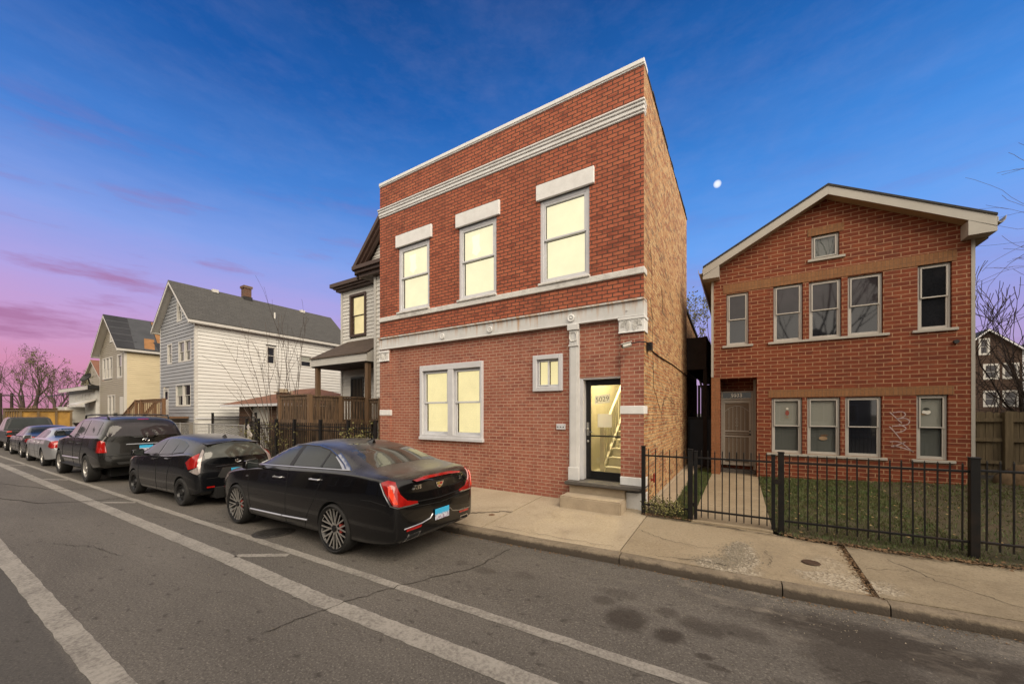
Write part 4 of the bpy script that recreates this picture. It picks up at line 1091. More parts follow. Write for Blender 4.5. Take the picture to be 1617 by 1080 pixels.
mb.build('hip_roof', M['shingle_brown'], B3)
mb = MB(); mb.box(-16.95, -12.5, 10.80, 10.9, 8.04, 8.21); mb.box(-16.8, -12.5, 10.9, 11.0, 7.95, 8.1); mb.box(-16.75, -12.5, 11.0, 11.24, 7.86, 8.05); mb.box(-16.97, -16.85, 10.82, 22, 8.04, 8.2); mb.build('eave_trim', M['brown_trim'], B3)
# raised timber deck in front of the porch
DK = thing('timber_deck', (-14.1, 8.6, .1), 'weathered raised timber deck with slatted railings in front of the white frame house', 'deck')
mb = MB(); mb.box(-15.2, -13.0, 7.55, 9.85, 1.58, 1.66); mb.box(-16.7, -12.9, 9.85, 11.18, 1.56, 1.65); mb.box(-15.2, -13.0, 7.57, 7.62, 1.35, 1.58); mb.box(-13.06, -13.01, 7.6, 9.85, 1.35, 1.58)
mb.build('floor', M['wood_deck'], DK)
baluster_run(DK, (-15.1, 7.6, 1.66), (-13.1, 7.6, 1.66), -.0, 1.0, .12, posts=(0,), extra=1.5)
baluster_run(DK, (-13.1, 7.6, 1.66), (-13.1, 10.0, 1.66), -.0, .96, .14, posts=(0, .49), extra=1.5)
baluster_run(DK, (-13.1, 9.98, 1.66), (-12.2, 9.9, 1.66), -.0, .9, .09, posts=(1,), extra=1.5, slat=(.04, .03), gap=.11)
baluster_run(DK, (-15.1, 7.6, 1.66), (-15.1, 9.9, 1.66), -.0, 1.0, .1, posts=(1,), extra=1.5)
mb = MB(); rr = random.Random(8); x = -15.15
while x < -13.05: w = rr.uniform(.09, .13); mb.box(x, x + w, 7.585, 7.605, .15, 1.4); x += w + rr.uniform(.01, .04)
y = 7.65
while y < 9.8: w = rr.uniform(.09, .13); mb.box(-13.05, -13.03, y, y + w, .15, 1.4); y += w + rr.uniform(.01, .04)
mb.build('skirt_boards', M['wood_deck'], DK)

# ------------------------------------------------------------------ small brick garage with red hip roof
B4 = thing('brick_garage', (-20.5, 11, .1), 'low brown brick garage under a rust red hip roof between two white houses', 'garage')
mb = MB(); mb.holed(rect(-23.3, -17.6, .0, 2.4), [rect(-21.95, -20.1, .05, 2.3), rect(-19.4, -18.5, 1.0, 2.2)], lambda u, v: (u, 9.6, v)); mb.build('front_wall', M['brick_gar'], B4, recalc=False)
mb = MB(); mb.box(-23.29, -17.61, 9.75, 14, 0, 2.4); mb.build('wall', M['brick_gar'], B4)
mb = MB(XZ(9.62)); mb.box(-21.95, -20.1, .05, 2.3, -.08, -.04)
for k in range(4): mb.box(-21.9, -20.15, .12 + k * .54, .6 + k * .54, -.04, -.025)
mb.build('garage_door', M['white_trim'], B4)
window(B4, XZ(9.6), -19.4, -18.5, 1.0, 2.2, 'hung', .06, .05, 'white_vinyl', 'pane_dark')
mb = MB(); z0, z1 = 2.45, 3.35; a = (-24.05, 9.0, z0); b = (-17.0, 9.0, z0); c = (-17.0, 14.6, z0); d = (-24.05, 14.6, z0); e = (-21.3, 11.8, z1); f = (-19.7, 11.8, z1)
mb.add([a, b, f, e], [(0, 1, 2, 3)]); mb.add([b, c, f], [(0, 1, 2)]); mb.add([c, d, e, f], [(0, 1, 2, 3)]); mb.add([d, a, e], [(0, 1, 2)]); mb.build('roof', M['shingle_red'], B4)
mb = MB(); mb.box(-24.05, -17.0, 9.0, 9.05, 2.33, 2.447); mb.box(-24.05, -24.0, 9.05, 14.6, 2.33, 2.447); mb.box(-24.0, -17.0, 9.05, 14.5, 2.33, 2.36); mb.build('eave', M['grey_paint'], B4)
mb = MB(); mb.box(-19.75, -19.25, 9.75, 10.2, 2.5, 3.0); ch = mb.build('chimney', M['brick_gar'], B4); mb = MB(); mb.box(-19.82, -19.18, 9.68, 10.27, 3.0, 3.06); mb.box(-19.65, -19.35, 9.85, 10.1, 3.06, 3.2); mb.build('cap', M['concrete'], ch)

# ------------------------------------------------------------------ gabled houses further left
def gable_house(root, x0, x1, y0, y1, ez, rz, front, side, roof, trim, ov=.38, es=.28, lap=.14, holes=(), sholes=(), base=.1):
    px = (x0 + x1) / 2; sl_ = (rz - ez) / (px - x0)
    def outl(z):
        if z <= ez: return (x0, x1)
        return (x0 + (z - ez) / sl_, x1 - (z - ez) / sl_)
    mb = MB(); mb.box(x0 + .03, x1 - .2, y0 + .2, y1, base, ez); mb.prism([(x0 + .03, ez - .01), (x1 - .03, ez - .01), (px, rz - .05)], y0 + .2, y1, lambda a, b, c: (a, c, b)); mb.build('wall_core', M[front], root)
    siding(root, 'front_wall', M[front], XZ(y0), outl, base, rz - .06, lap, holes, .035)
    siding(root, 'side_wall', M[side], YZ(x1), lambda z: (y0, y1), base, ez, lap, sholes, .035)
    for x, s in ((x0, -1), (x1, 1)):
        MB(XZ(y0)).box(min(x, x - s * .10), max(x, x - s * .10), base, ez, -.02, .03).build('corner_board', M[trim], root)
    MB(YZ(x1)).box(y0 - .02, y0 + .10, base, ez, -.02, .03).build('corner_board', M[trim], root)
    mb = MB(); lz = ez - es * sl_
    box_roof_slope(mb, [(x0 - es, y0 - ov, lz + .12), (px, y0 - ov, rz + .12), (px, y1 + .2, rz + .12), (x0 - es, y1 + .2, lz + .12)], .06)
    box_roof_slope(mb, [(px, y0 - ov, rz + .12), (x1 + es, y0 - ov, lz + .12), (x1 + es, y1 + .2, lz + .12), (px, y1 + .2, rz + .12)], .06)
    r = mb.build('roof', M[roof], root)
    mb = MB()
    for xa, za, xb, zb in ((x0 - es, lz, px, rz), (px, rz, x1 + es, lz)):
        mb.hexa([(xa, y0 - ov + .002, za - .10), (xb, y0 - ov + .002, zb - .10), (xb, y0 - ov + .04, zb - .10), (xa, y0 - ov + .04, za - .10), (xa, y0 - ov + .002, za + .058), (xb, y0 - ov + .002, zb + .058), (xb, y0 - ov + .04, zb + .058), (xa, y0 - ov + .04, za + .058)])
        mb.add([(xa, y0 - ov + .04, za - .02), (xb, y0 - ov + .04, zb - .02), (xb, y0, zb - .02), (xa, y0, za - .02)], [(0, 1, 2, 3)])
    for x, s in ((x0 - es, 1), (x1 + es, -1)):
        mb.box(min(x, x + s * .03), max(x, x + s * .03), y0 - ov + .04, y1, lz - .10, lz + .058); mb.box(min(x, x + s * es), max(x, x + s * es), y0 - ov + .04, y1, lz - .09, lz - .07)
    mb.build('trim', M[trim], root)
    return r, px, sl_, lz
B5 = thing('frame_house', (-27.1, 8.1, 0), 'tall gabled house with blue grey front siding and a long white side wall', 'house')
gw = [(-26.83, -25.05, 4.80, 5.98), (-28.5, -27.75, 4.80, 6.0), (-27.2, -25.1, 2.35, 3.6), (-29.1, -28.3, 1.9, 3.45), (-27.05, -26.35, 7.1, 8.3)]
gws = [(11.55, 12.15, 4.95, 6.1), (13.6, 14.45, 5.0, 5.85)]
rf5, px5, sl5, lz5 = gable_house(B5, -29.65, -24.6, 8.1, 17.2, 7.05, 9.28, 'siding_grey', 'siding_big', 'shingle', 'white_trim', holes=gw, sholes=gws, lap=.19)
TG = XZ(8.1)
for i, (a, b, c, d) in enumerate(gw):
    if i in (0, 2):
        m_ = (a + b) / 2
        window(B5, TG, a, m_, c, d, 'hung', .07, .05, 'white_trim', 'blind' if i == 2 else 'pane_tint', 'pane_dark', proud=.03); window(B5, TG, m_ + .002, b, c, d, 'hung', .07, .05, 'white_trim', 'pane_tint', 'pane_dark', proud=.03)
    elif i == 3:
        mb = MB(TG); mb.box(a, a + .1, c, d, -.05, .03); mb.box(b - .1, b, c, d, -.05, .03); mb.box(a + .1, b - .1, d - .1, d, -.05, .03); mb.box(a + .1, b - .1, c, d - .1, -.05, -.01); dd = mb.build('door', M['white_trim'], B5)
        mb = MB(TG); mb.box(a + .15, b - .15, c + .9, d - .2, -.012, -.004); mb.build('pane', M['pane_dark'], dd)
    else: window(B5, TG, a, b, c, d, 'hung', .09, .05, 'white_trim', 'pane_dark', proud=.03)
window(B5, YZ(-24.6), 11.55, 12.15, 4.95, 6.1, 'hung', .09, .05, 'white_trim', 'pane_dark', proud=.03)
window(B5, YZ(-24.6), 13.6, 14.45, 5.0, 5.85, 'hung', .09, .05, 'white_trim', 'blind', 'pane_dark', proud=.03)
mb = MB(); mb.box(-27.4, -26.95, 11.4, 11.8, 8.9, 10.15); mb.box(-27.46, -26.89, 11.35, 11.85, 10.0, 10.15); ch = mb.build('chimney', M['brick_gar'], rf5); mb = MB(); mb.box(-27.44, -26.9, 11.36, 11.84, 8.9, 9.45); mb.build('flashing', M['tar'], ch)
for (x, y) in ((-27.0, 9.85), (-27.0, 15.1), (-25.7, 12.6)):
    z = 9.28 + .12 - abs(x - px5) * sl5
    mb = MB(); mb.box(x - .12, x + .12, y - .15, y + .15, z - .05, z + .13) if x < -26 else mb.tube([(x, y, z - .1), (x, y, z + .35)], .05, 8); mb.build('roof_vent', M['white_trim'], rf5)
mb = MB(TG); mb.box(-26.9, -24.75, .1, 1.5, -.0, .04); bd5 = mb.build('basement_front', M['wood_fence'], B5); mb = MB(TG); mb.box(-26.6, -25.3, .4, 1.35, .03, .05); mb.build('pane', M['pane_dark'], bd5)
mb = MB(YZ(-24.6)); mb.bar((8.1, 1.72, .05), (12.0, 1.66, .05), .06); mb.tube([(10.8, 1.75, .06), (10.8, 2.1, .06)], .04, 6); mb.build('pipe_run', M['grey_paint'], B5)
# brown stairs and landing
ST = thing('entry_stairs', (-28, 7.5, 0), 'reddish brown timber entry stairs and landing in front of the blue grey house', 'stairs')
mb = MB(); mb.box(-29.7, -25.3, 7.0, 8.05, 1.72, 1.80); mb.box(-29.7, -25.3, 6.98, 7.02, 1.5, 1.72); 
for x in (-29.6, -27.5, -25.4): mb.box(x - .06, x + .06, 7.03, 7.15, 0, 1.72)
mb.build('landing', M['wood'], ST)
mb = MB()
for k in range(9): mb.box(-29.75 - (k + 1) * .52, -29.75 - k * .52, 7.0, 8.0, 1.72 - (k + 1) * .185, 1.77 - (k + 1) * .185)
mb.bar((-29.7, 7.0, 1.6), (-34.4, 7.0, -.05), .05, .25); mb.build('treads', M['wood'], ST)
baluster_run(ST, (-29.7, 7.05, 1.8), (-25.35, 7.05, 1.8), .05, .92, .13, (.036, .036), .27, 'wood', 'wood', (0, .22, 1), extra=0)
baluster_run(ST, (-34.4, 7.05, .1), (-29.7, 7.05, 1.8), .05, .92, .13, (.036, .036), .27, 'wood', 'wood', (0, .72), extra=0)
baluster_run(ST, (-34.4, 7.95, .1), (-29.7, 7.95, 1.8), .05, .92, .13, (.036, .036), .27, 'wood', 'wood', (0,), extra=0)

B6 = thing('frame_house', (-39.1, 8, 0), 'cream sided gabled house with patched black felt roof showing bare plywood', 'house')
cw = [(-41.4, -38.85, 4.5, 6.15), (-37.75, -36.6, 4.45, 6.15), (-40.05, -38.2, 1.0, 3.35), (-37.15, -36.3, 1.1, 3.15), (-39.5, -38.75, 7.15, 7.8)]
rf6, px6, sl6, lz6 = gable_house(B6, -42.2, -36.1, 8.0, 19, 6.55, 9.0, 'siding_taupe', 'siding_cream', 'tarp', 'white_trim', ov=.45, holes=cw, lap=.14)
TC = XZ(8.0)
for i, (a, b, c, d) in enumerate(cw):
    if i == 0:
        for k in range(3): window(B6, TC, a + k * .85, a + (k + 1) * .85 - .002, c, d, 'hung', .09, .05, 'white_trim', 'pane_tint', proud=.03)
    elif i == 2:
        for k in range(2): window(B6, TC, a + k * .925, a + (k + 1) * .925 - .002, c, d, 'hung', .12, .05, 'white_trim', 'pane_tint', proud=.03)
    elif i == 3:
        mb = MB(TC); mb.box(a, b, c, d, -.05, .02); mb.build('door', M['white_trim'], B6)
    else: window(B6, TC, a, b, c, d, 'hung', .12, .05, 'white_trim', 'pane_tint', proud=.03)
mb = MB(TC); mb.box(-38.0, -37.6, 1.75, 2.0, .0, .15); mb.build('mailbox', M['plastic'], B6)
def on_roof(y0, y1, t0, t1, name, mat, skew=0., dz=.006):
    """patch on the right slope; t along the slope from ridge (0) to eave (1)"""
    x_r, z_r = px6, 9.12; x_e, z_e = -36.1 + .28, 6.67 - .28 * sl6
    f = lambda y, t: (x_r + (x_e - x_r) * t, y, z_r + (z_e - z_r) * t + dz)
    mb = MB(); p = [f(y0, t0), f(y1, t0), f(y1 + skew, t1), f(y0 + skew, t1)]
    mb.hexa([(a, b, c - .002) for a, b, c in p] + [(a, b, c + .004) for a, b, c in p]); return mb.build(name, M[mat], rf6)
on_roof(8.8, 10.05, .0, 1., 'felt_strip', 'tarp2', -.35)
for k in range(4): on_roof(7.6, 8.72, .18 + k * .2, .20 + k * .2, 'felt_seam', 'tarp2')
on_roof(10.1, 12.0, .03, .98, 'bare_decking', 'plywood', -.35)
on_roof(9.2, 9.75, .64, .97, 'bare_decking', 'plywood', -.25, .012); on_roof(9.6, 10.0, .74, .99, 'felt_strip', 'tarp', .1, .02)
sd_ = thing('satellite_dish', (-42.3, 7.9, 4.3), 'dark satellite dish on the front corner of the cream house', 'satellite dish')
mb = MB(); mb.tube([(-42.25, 8, 4.0), (-42.3, 7.5, 4.2), (-42.3, 7.4, 4.6)], .05, 6); mb.build('mast', M['plastic'], sd_)
mb = MB(); q = Vector((.35, -.8, .5)).normalized(); e1 = q.orthogonal().normalized() * .75; e2 = q.cross(e1); c0 = Vector((-42.3, 7.3, 4.7))
mb.lathe([(.001, -.10), (.2, -.09), (.42, -.03), (.55, .05), (.56, .05), (.42, -.05), (.2, -.11), (.001, -.12)], 16, lambda a, b, h: tuple(c0 + e1 * a + e2 * b * .8 + q * h)); mb.tube([c0 - e2 * .4, c0 + q * .5 - e2 * .1], .02, 5); mb.box(c0.x + q.x * .5 - .05, c0.x + q.x * .5 + .05, c0.y + q.y * .5 - .06, c0.y + q.y * .5 + .06, c0.z + q.z * .5 - .05, c0.z + q.z * .5 + .05)
mb.build('dish', M['plastic'], sd_, smooth=40)
# low white building with balcony, and a far gable behind
B7 = thing('white_building', (-48, 8, 0), 'low white flat-roofed building with a boxy balcony beyond the cream house', 'building')
mb = MB(); mb.box(-52.5, -43.4, 8.0, 14, 0, 3.9); mb.build('wall', M['siding_big'], B7)
mb = MB(); mb.box(-53.0, -43.0, 7.5, 14, 3.9, 4.15); mb.build('roof', M['shingle_dark'], B7); mb = MB(); mb.box(-53.0, -43.0, 7.45, 7.5, 3.82, 4.1); mb.build('eave', M['white_trim'], B7)
mb = MB(); mb.box(-50.2, -46.8, 6.9, 8.0, 1.2, 2.5); mb.build('balcony', M['white_trim'], B7); mb = MB(); mb.box(-52.3, -50.25, 7.0, 8.0, 1.15, 2.4); mb.build('balcony_side', M['grey_paint'], B7)
for a, b in ((-49.8, -47.6), (-46.5, -45.3)): window(B7, XZ(8.0), a, b, 2.55, 3.6, 'slider', .08, .04, 'white_trim', 'pane_dark', proud=.03)
mb = MB(); mb.hexa([(-46.6, 7.0, 2.55), (-43.3, 7.0, 2.55), (-43.3, 8.0, 3.0), (-46.6, 8.0, 3.0), (-46.6, 7.0, 2.65), (-43.3, 7.0, 2.65), (-43.3, 8.0, 3.15), (-46.6, 8.0, 3.15)]); mb.build('awning', M['white_trim'], B7)
B8 = thing('frame_house', (-76, 14, 0), 'distant beige gabled house rising behind the low white building', 'house')
gable_house(B8, -82.5, -72, 14, 26, 6.3, 9.3, 'siding_taupe', 'siding_taupe', 'shingle_red', 'white_trim', lap=.3, ov=.3, holes=[(-80, -79, 4.5, 6)])
window(B8, XZ(14), -80, -79, 4.5, 6, 'hung', .1, .05, 'white_trim', 'pane_dark', proud=.03)
B9 = thing('frame_house', (22, 56, 0), 'distant dark brown gabled house with white windows beyond the pine board fence', 'house')
fx = lambda x: x * 1.4
fz = lambda z: 2 + (z - 2) * 1.4
hw = [(20.4, 21.15, 7.75, 9.4), (20.7, 21.75, 5.3, 6.85), (21.95, 23.0, 5.3, 6.85), (20.7, 21.75, 2.6, 4.2), (21.95, 23.0, 2.6, 4.2)]
gable_house(B9, 18.7, 23.3, 56, 70, 8.0, 10.2, 'brick_far', 'brick_far', 'shingle_dark', 'grey_paint', lap=.25, holes=hw, es=.2)
for (a, b, c, d) in hw: window(B9, XZ(56), a, b, c, d, 'hung', .16, .05, 'white_trim', 'pane_tint', proud=.04)
B10 = thing('frame_house', (30, 58, 0), 'pale sided house half hidden by twigs at the right edge beyond the board fence', 'house')
gable_house(B10, 24.6, 33, 52, 70, 6.5, 10, 'siding_white', 'siding_white', 'shingle_dark', 'white_trim', lap=.25)
# gangway: dark rear porch, panel and gate
RP = thing('rear_porch', (-1.2, 17, .1), 'dark timber rear porch and gallery seen down the narrow gangway', 'porch')
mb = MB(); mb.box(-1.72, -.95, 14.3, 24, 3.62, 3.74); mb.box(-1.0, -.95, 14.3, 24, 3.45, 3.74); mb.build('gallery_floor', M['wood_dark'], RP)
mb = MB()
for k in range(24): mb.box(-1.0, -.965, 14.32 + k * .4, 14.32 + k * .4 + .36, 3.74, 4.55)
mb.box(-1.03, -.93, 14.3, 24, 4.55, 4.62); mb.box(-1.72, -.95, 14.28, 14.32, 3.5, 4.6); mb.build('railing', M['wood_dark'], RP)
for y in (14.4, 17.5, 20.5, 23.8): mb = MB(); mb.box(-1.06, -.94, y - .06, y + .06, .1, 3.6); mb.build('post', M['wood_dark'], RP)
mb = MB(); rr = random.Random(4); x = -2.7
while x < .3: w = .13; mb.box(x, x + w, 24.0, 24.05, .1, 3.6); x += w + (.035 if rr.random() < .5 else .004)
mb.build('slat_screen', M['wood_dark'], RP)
GP = thing('gangway_gate', (-1.15, 14.5, .1), 'dark blue black panel gate closing the narrow gangway', 'gate')
mb = MB(); mb.box(-1.54, -.73, 14.45, 14.5, .2, 1.87); mb.build('panel', M['blue_black'], GP); mb = MB(); mb.box(-1.54, -.73, 14.42, 14.45, 1.78, 1.87); mb.box(-1.54, -1.48, 14.42, 14.45, .2, 1.78); mb.box(-.79, -.73, 14.42, 14.45, .2, 1.78); mb.build('frame', M['black_metal'], GP)
# boundary ground and lawn
def lawn_z(X, Y):
    t = max(0, min(1, (Y - 7.0) / 5.6)); s = max(0, min(1, (X - .5) / 4.))
    return .155 + .03 * t + .19 * t * s + .012 * math.sin(X * 2.1 + Y) * t
def lawn_front(x): return backY(x) - (.02 if x > .5 else 0.)
lx = [-1.50, -1.2, -.95, -.715]; lx2 = [.46, .7, 1, 1.4, 1.8, 2.2, 2.6, 3, 3.6, 4.4, 5.2, 6.2, 8, 11, 16]
rows = [lawn_front] + [(lambda k: (lambda x: 7.1 + k * .7))(k) for k in range(1, 11)]
for i, xs_ in enumerate((lx, lx2)):
    tag(grid(xs_, rows, lawn_z).build('lawn', M['lawn_soil'], smooth=60), kind='structure')
tag(MB().box(-1.49, -1.12, 7.7, 14.4, .0, .205).build('wall_apron', M['concrete'], bevel=.02), kind='structure')
mb = MB(); ys = [7.04, 8.35, 9.7, 11.0, 12.1, 13.3]
for a, b in zip(ys, ys[1:]): mb.box(-.705, .45, a, b - .012, -.1, .172 + (a - 7) * .004)
tag(mb.build('garden_path', M['pave'], bevel=.008), kind='structure')
tag(grid([-60, -43, -36, -30, -24, -17, -13, -9.2], [lambda x: 7.58, lambda x: 14, lambda x: 30], lambda x, y: .16).build('yard', M['soil']), kind='structure')
tag(grid([-1.5, 4, 9, 30], [lambda x: 14.0, lambda x: 30, lambda x: 60], lambda x, y: .18 + .0 * x).build('back_yard', M['soil']), kind='structure')
tag(MB().add([(-9.2, 14.1, .15), (-1.4, 14.1, .15), (-1.4, 40, .15), (-9.2, 40, .15)], [(0, 1, 2, 3)]).build('back_yard', M['soil']), kind='structure')
# ------------------------------------------------------------------ cars
# car space: x from the nose (0) to the tail, y across (the kerb side is +), z up from the road
def body_mesh(st, wheels, wr, arch_w=.34, sub=2):
    """st rows: x, W, zb, z4, zsh, in5, y6,z6, y7,z7, y8,z8, z9, dx, bulge"""
    n = len(st); P = []
    for (x, W, zb, z4, zsh, in5, y6, z6, y7, z7, y8, z8, z9, dx, bl) in st:
        zl = zb + (z4 - zb) * .45
        row = [(x, 0, zb), (x, W * .84, zb), (x + bl, W * .955, zb + .055), (x + bl, W * .99, zl), (x + bl * .6, W, z4), (x, W - in5, zsh),
               (x + dx * .1, y6, z6), (x + dx * .4, y7, z7), (x + dx * .8, y8, z8), (x + dx, 0, z9)]
        ring = row + [(a, -b, c) for a, b, c in row[-2:0:-1]]
        P.append(ring)
    k = len(P[0])
    vs = [p for r in P for p in r]; fs = []
    for i in range(n - 1):
        for j in range(k):
            j2 = (j + 1) % k
            fs.append((i * k + j, i * k + j2, (i + 1) * k + j2, (i + 1) * k + j))
    for base, flip in ((0, False), ((n - 1) * k, True)):
        for j in range(9):
            a, b, c, d = base + j, base + j + 1, base + (k - j - 1) % k, base + (k - j) % k
            q = [a, b, c, d] if j not in (0, 8) else ([a, b, base + k - 1] if j == 0 else [a, b, c])
            fs.append(tuple(q if not flip else q[::-1]))
    me = bpy.data.meshes.new('tmp'); me.from_pydata(vs, [], fs); me.update()
    bm = bmesh.new(); bm.from_mesh(me); bmesh.ops.recalc_face_normals(bm, faces=bm.faces)
    cl = bm.edges.layers.float.get('crease_edge') or bm.edges.layers.float.new('crease_edge')
    bm.verts.ensure_lookup_table()
    for e in bm.edges:
        a, b = e.verts[0].index, e.verts[1].index
        ja, jb = a % k, b % k
        ja = min(ja, k - ja); jb = min(jb, k - jb)
        if ja == jb and ja == 5: e[cl] = .45
        if ja == jb and ja == 4: e[cl] = .25
        if ja == jb and ja == 7: e[cl] = .30
        if ja == jb and ja in (1, 2): e[cl] = .5
    bm.to_mesh(me); bm.free()
    o = bpy.data.objects.new('tmp', me); COL.objects.link(o)
    m = o.modifiers.new('s', 'SUBSURF'); m.levels = sub; m.render_levels = sub; m.use_limit_surface = False
    dg = bpy.context.evaluated_depsgraph_get()
    full = bpy.data.meshes.new_from_object(o.evaluated_get(dg))
    bvh = BVHTree.FromPolygons([v.co for v in full.vertices], [tuple(p.vertices) for p in full.polygons])
    o.modifiers.clear(); o.data = full
    cut = MB()
    for wx in wheels:
        for s in (-1, 1):
            y0 = s * .995 - (0 if s > 0 else 0); yi = s * (st[len(st) // 2][1] - arch_w)
            cut.lathe([(.0005, s * 1.3), (wr, s * 1.3), (wr, yi), (.0005, yi)], 40, lambda a, b, h, wx=wx: (wx + a, h, wr - .03 + b))
    c = cut.build('cut', M['underbody']); 
    bmm = bmesh.new(); bmm.from_mesh(c.data); bmesh.ops.remove_doubles(bmm, verts=bmm.verts, dist=.002); bmesh.ops.recalc_face_normals(bmm, faces=bmm.faces); bmm.to_mesh(c.data); bmm.free()
    b = o.modifiers.new('b', 'BOOLEAN'); b.operation = 'DIFFERENCE'; b.object = c; b.solver = 'EXACT'
    dg = bpy.context.evaluated_depsgraph_get(); dg.update()
    res = bpy.data.meshes.new_from_object(o.evaluated_get(dg))
    bpy.data.objects.remove(o); bpy.data.objects.remove(c)
    # wheel housings get the dark material
    res.materials.clear(); res.materials.append(None); res.materials.append(M['underbody'])
    W0 = st[len(st) // 2][1]
    for p in res.polygons:
        cx, cy, cz = p.center; p.material_index = 0; p.use_smooth = True
        for wx in wheels:
            rr = math.hypot(cx - wx, cz - (wr - .03))
            if rr < wr - .004 or (rr < wr + .004 and abs((Vector((cx - wx, cz - wr + .03)).normalized()).dot(Vector((p.normal.x, p.normal.z)))) > .8):
                if abs(cy) > W0 - arch_w - .02: p.material_index = 1
        if p.normal.z < -.8 and cz < .4: p.material_index = 1
    res.set_sharp_from_angle(angle=R(38))
    return res, bvh

AX = {'near': (Vector((1, 0, 0)), Vector((0, 0, 1)), Vector((0, 1, 0))), 'far': (Vector((1, 0, 0)), Vector((0, 0, 1)), Vector((0, -1, 0))),
      'rear': (Vector((0, 1, 0)), Vector((0, 0, 1)), Vector((-1, 0, 0))), 'front': (Vector((0, 1, 0)), Vector((0, 0, 1)), Vector((1, 0, 0))),
      'nrc': (Vector((.7071, .7071, 0)), Vector((0, 0, 1)), Vector((-.7071, .7071, 0))), 'frc': (Vector((.7071, -.7071, 0)), Vector((0, 0, 1)), Vector((-.7071, -.7071, 0))),
      'top': (Vector((1, 0, 0)), Vector((0, 1, 0)), Vector((0, 0, -1)))}
def hit(bvh, ax, u, v):
    U, V, D = AX[ax]
    o = U * u + V * v - D * 12
    loc, nor, idx, dist = bvh.ray_cast(o, D)
    if loc is None:
        loc, nor, idx, dist = bvh.find_nearest(U * u + V * v - D * 1.0)
    return loc, nor
def patch(bvh, ax, poly, off=.006, step=.07, skirt=.02):
    """outline laid on the body surface, a few mm proud, with a closed rim"""
    pts = []; n = len(poly); U, V, D = AX[ax]
    L = []
    for i in range(n):
        a = Vector(poly[i]); b = Vector(poly[(i + 1) % n]); k = max(1, int((b - a).length / step))
        for j in range(k): L.append(a + (b - a) * j / k)
    m = len(L); edges = [(i, (i + 1) % m) for i in range(m)]
    x0 = min(p.x for p in L); x1 = max(p.x for p in L); y0 = min(p.y for p in L); y1 = max(p.y for p in L)
    inner = []; y = y0 + step * .5
    def inside(q):
        c = False
        for i in range(m):
            a = L[i]; b = L[(i + 1) % m]
            if (a.y > q.y) != (b.y > q.y) and q.x < (b.x - a.x) * (q.y - a.y) / (b.y - a.y) + a.x: c = not c
        return c
    while y < y1:
        x = x0 + step * .5
        while x < x1:
            q = Vector((x, y))
            if inside(q) and min((q - p).length for p in L) > step * .4: inner.append(q)
            x += step
        y += step
    r = geometry.delaunay_2d_cdt(L + inner, edges, [], 1, 1e-5)
    vs = []
    for p in r[0]:
        loc, nor = hit(bvh, ax, p.x, p.y)
        vs.append(tuple(loc - D * off))
    fs = [tuple(f) for f in r[2]]
    # rim
    cnt = {}
    for f in fs:
        for i in range(len(f)):
            e = (f[i], f[(i + 1) % len(f)]); cnt[tuple(sorted(e))] = cnt.get(tuple(sorted(e)), 0) + 1
    mp = {}
    for e, c in cnt.items():
        if c == 1:
            for q in e:
                if q not in mp: mp[q] = len(vs); vs.append(tuple(Vector(vs[q]) + D * skirt))
            fs.append((e[0], e[1], mp[e[1]], mp[e[0]]))
    return vs, fs
def add_patch(root, name, mat, bvh, ax, poly, off=.006, step=.07, skirt=.02, parent=None, smooth=35):
    mb = MB()
    polys = poly if isinstance(poly[0][0], (list, tuple)) else [poly]
    axs = ax if isinstance(ax, (list, tuple)) else [ax] * len(polys)
    for a, p in zip(axs, polys):
        mb.add(*patch(bvh, a, p, off, step, skirt))
    return mb.build(name, mat, parent or root, smooth=smooth, local=True)
def line_on(mb, bvh, ax, pts, r, lift=0., n=5, step=.06):
    L = []; D = AX[ax][2]
    for a, b in zip(pts, pts[1:]):
        a = Vector(a); b = Vector(b); k = max(1, int((b - a).length / step))
        for j in range(k): L.append(a + (b - a) * j / k)
    L.append(Vector(pts[-1]))
    mb.tube([hit(bvh, ax, p.x, p.y)[0] - D * lift for p in L], r, n)
def seam(root, bvh, ax, pts, r):
    mb = MB(); line_on(mb, bvh, ax, pts, r); return mb.build('panel_gap', M['underbody'], root, local=True)
def interp(tab, x):
    if x <= tab[0][0]: return tab[0][1]
    for (a, ya), (b, yb) in zip(tab, tab[1:]):
        if x <= b: return ya + (yb - ya) * (x - a) / (b - a)
    return tab[-1][1]
def glass_poly(top, bot, xa, xb, lean=0., n=8, inset=.0):
    up = []; dn = []
    for i in range(n + 1):
        t = i / n
        x = xa + (xb - xa) * t
        dn.append((x, interp(bot, x) + inset)); 
    for i in range(n + 1):
        t = i / n
        x = xa + lean + (xb - xa) * t
        up.append((x, interp(top, x) - inset))
    return dn + up[::-1]
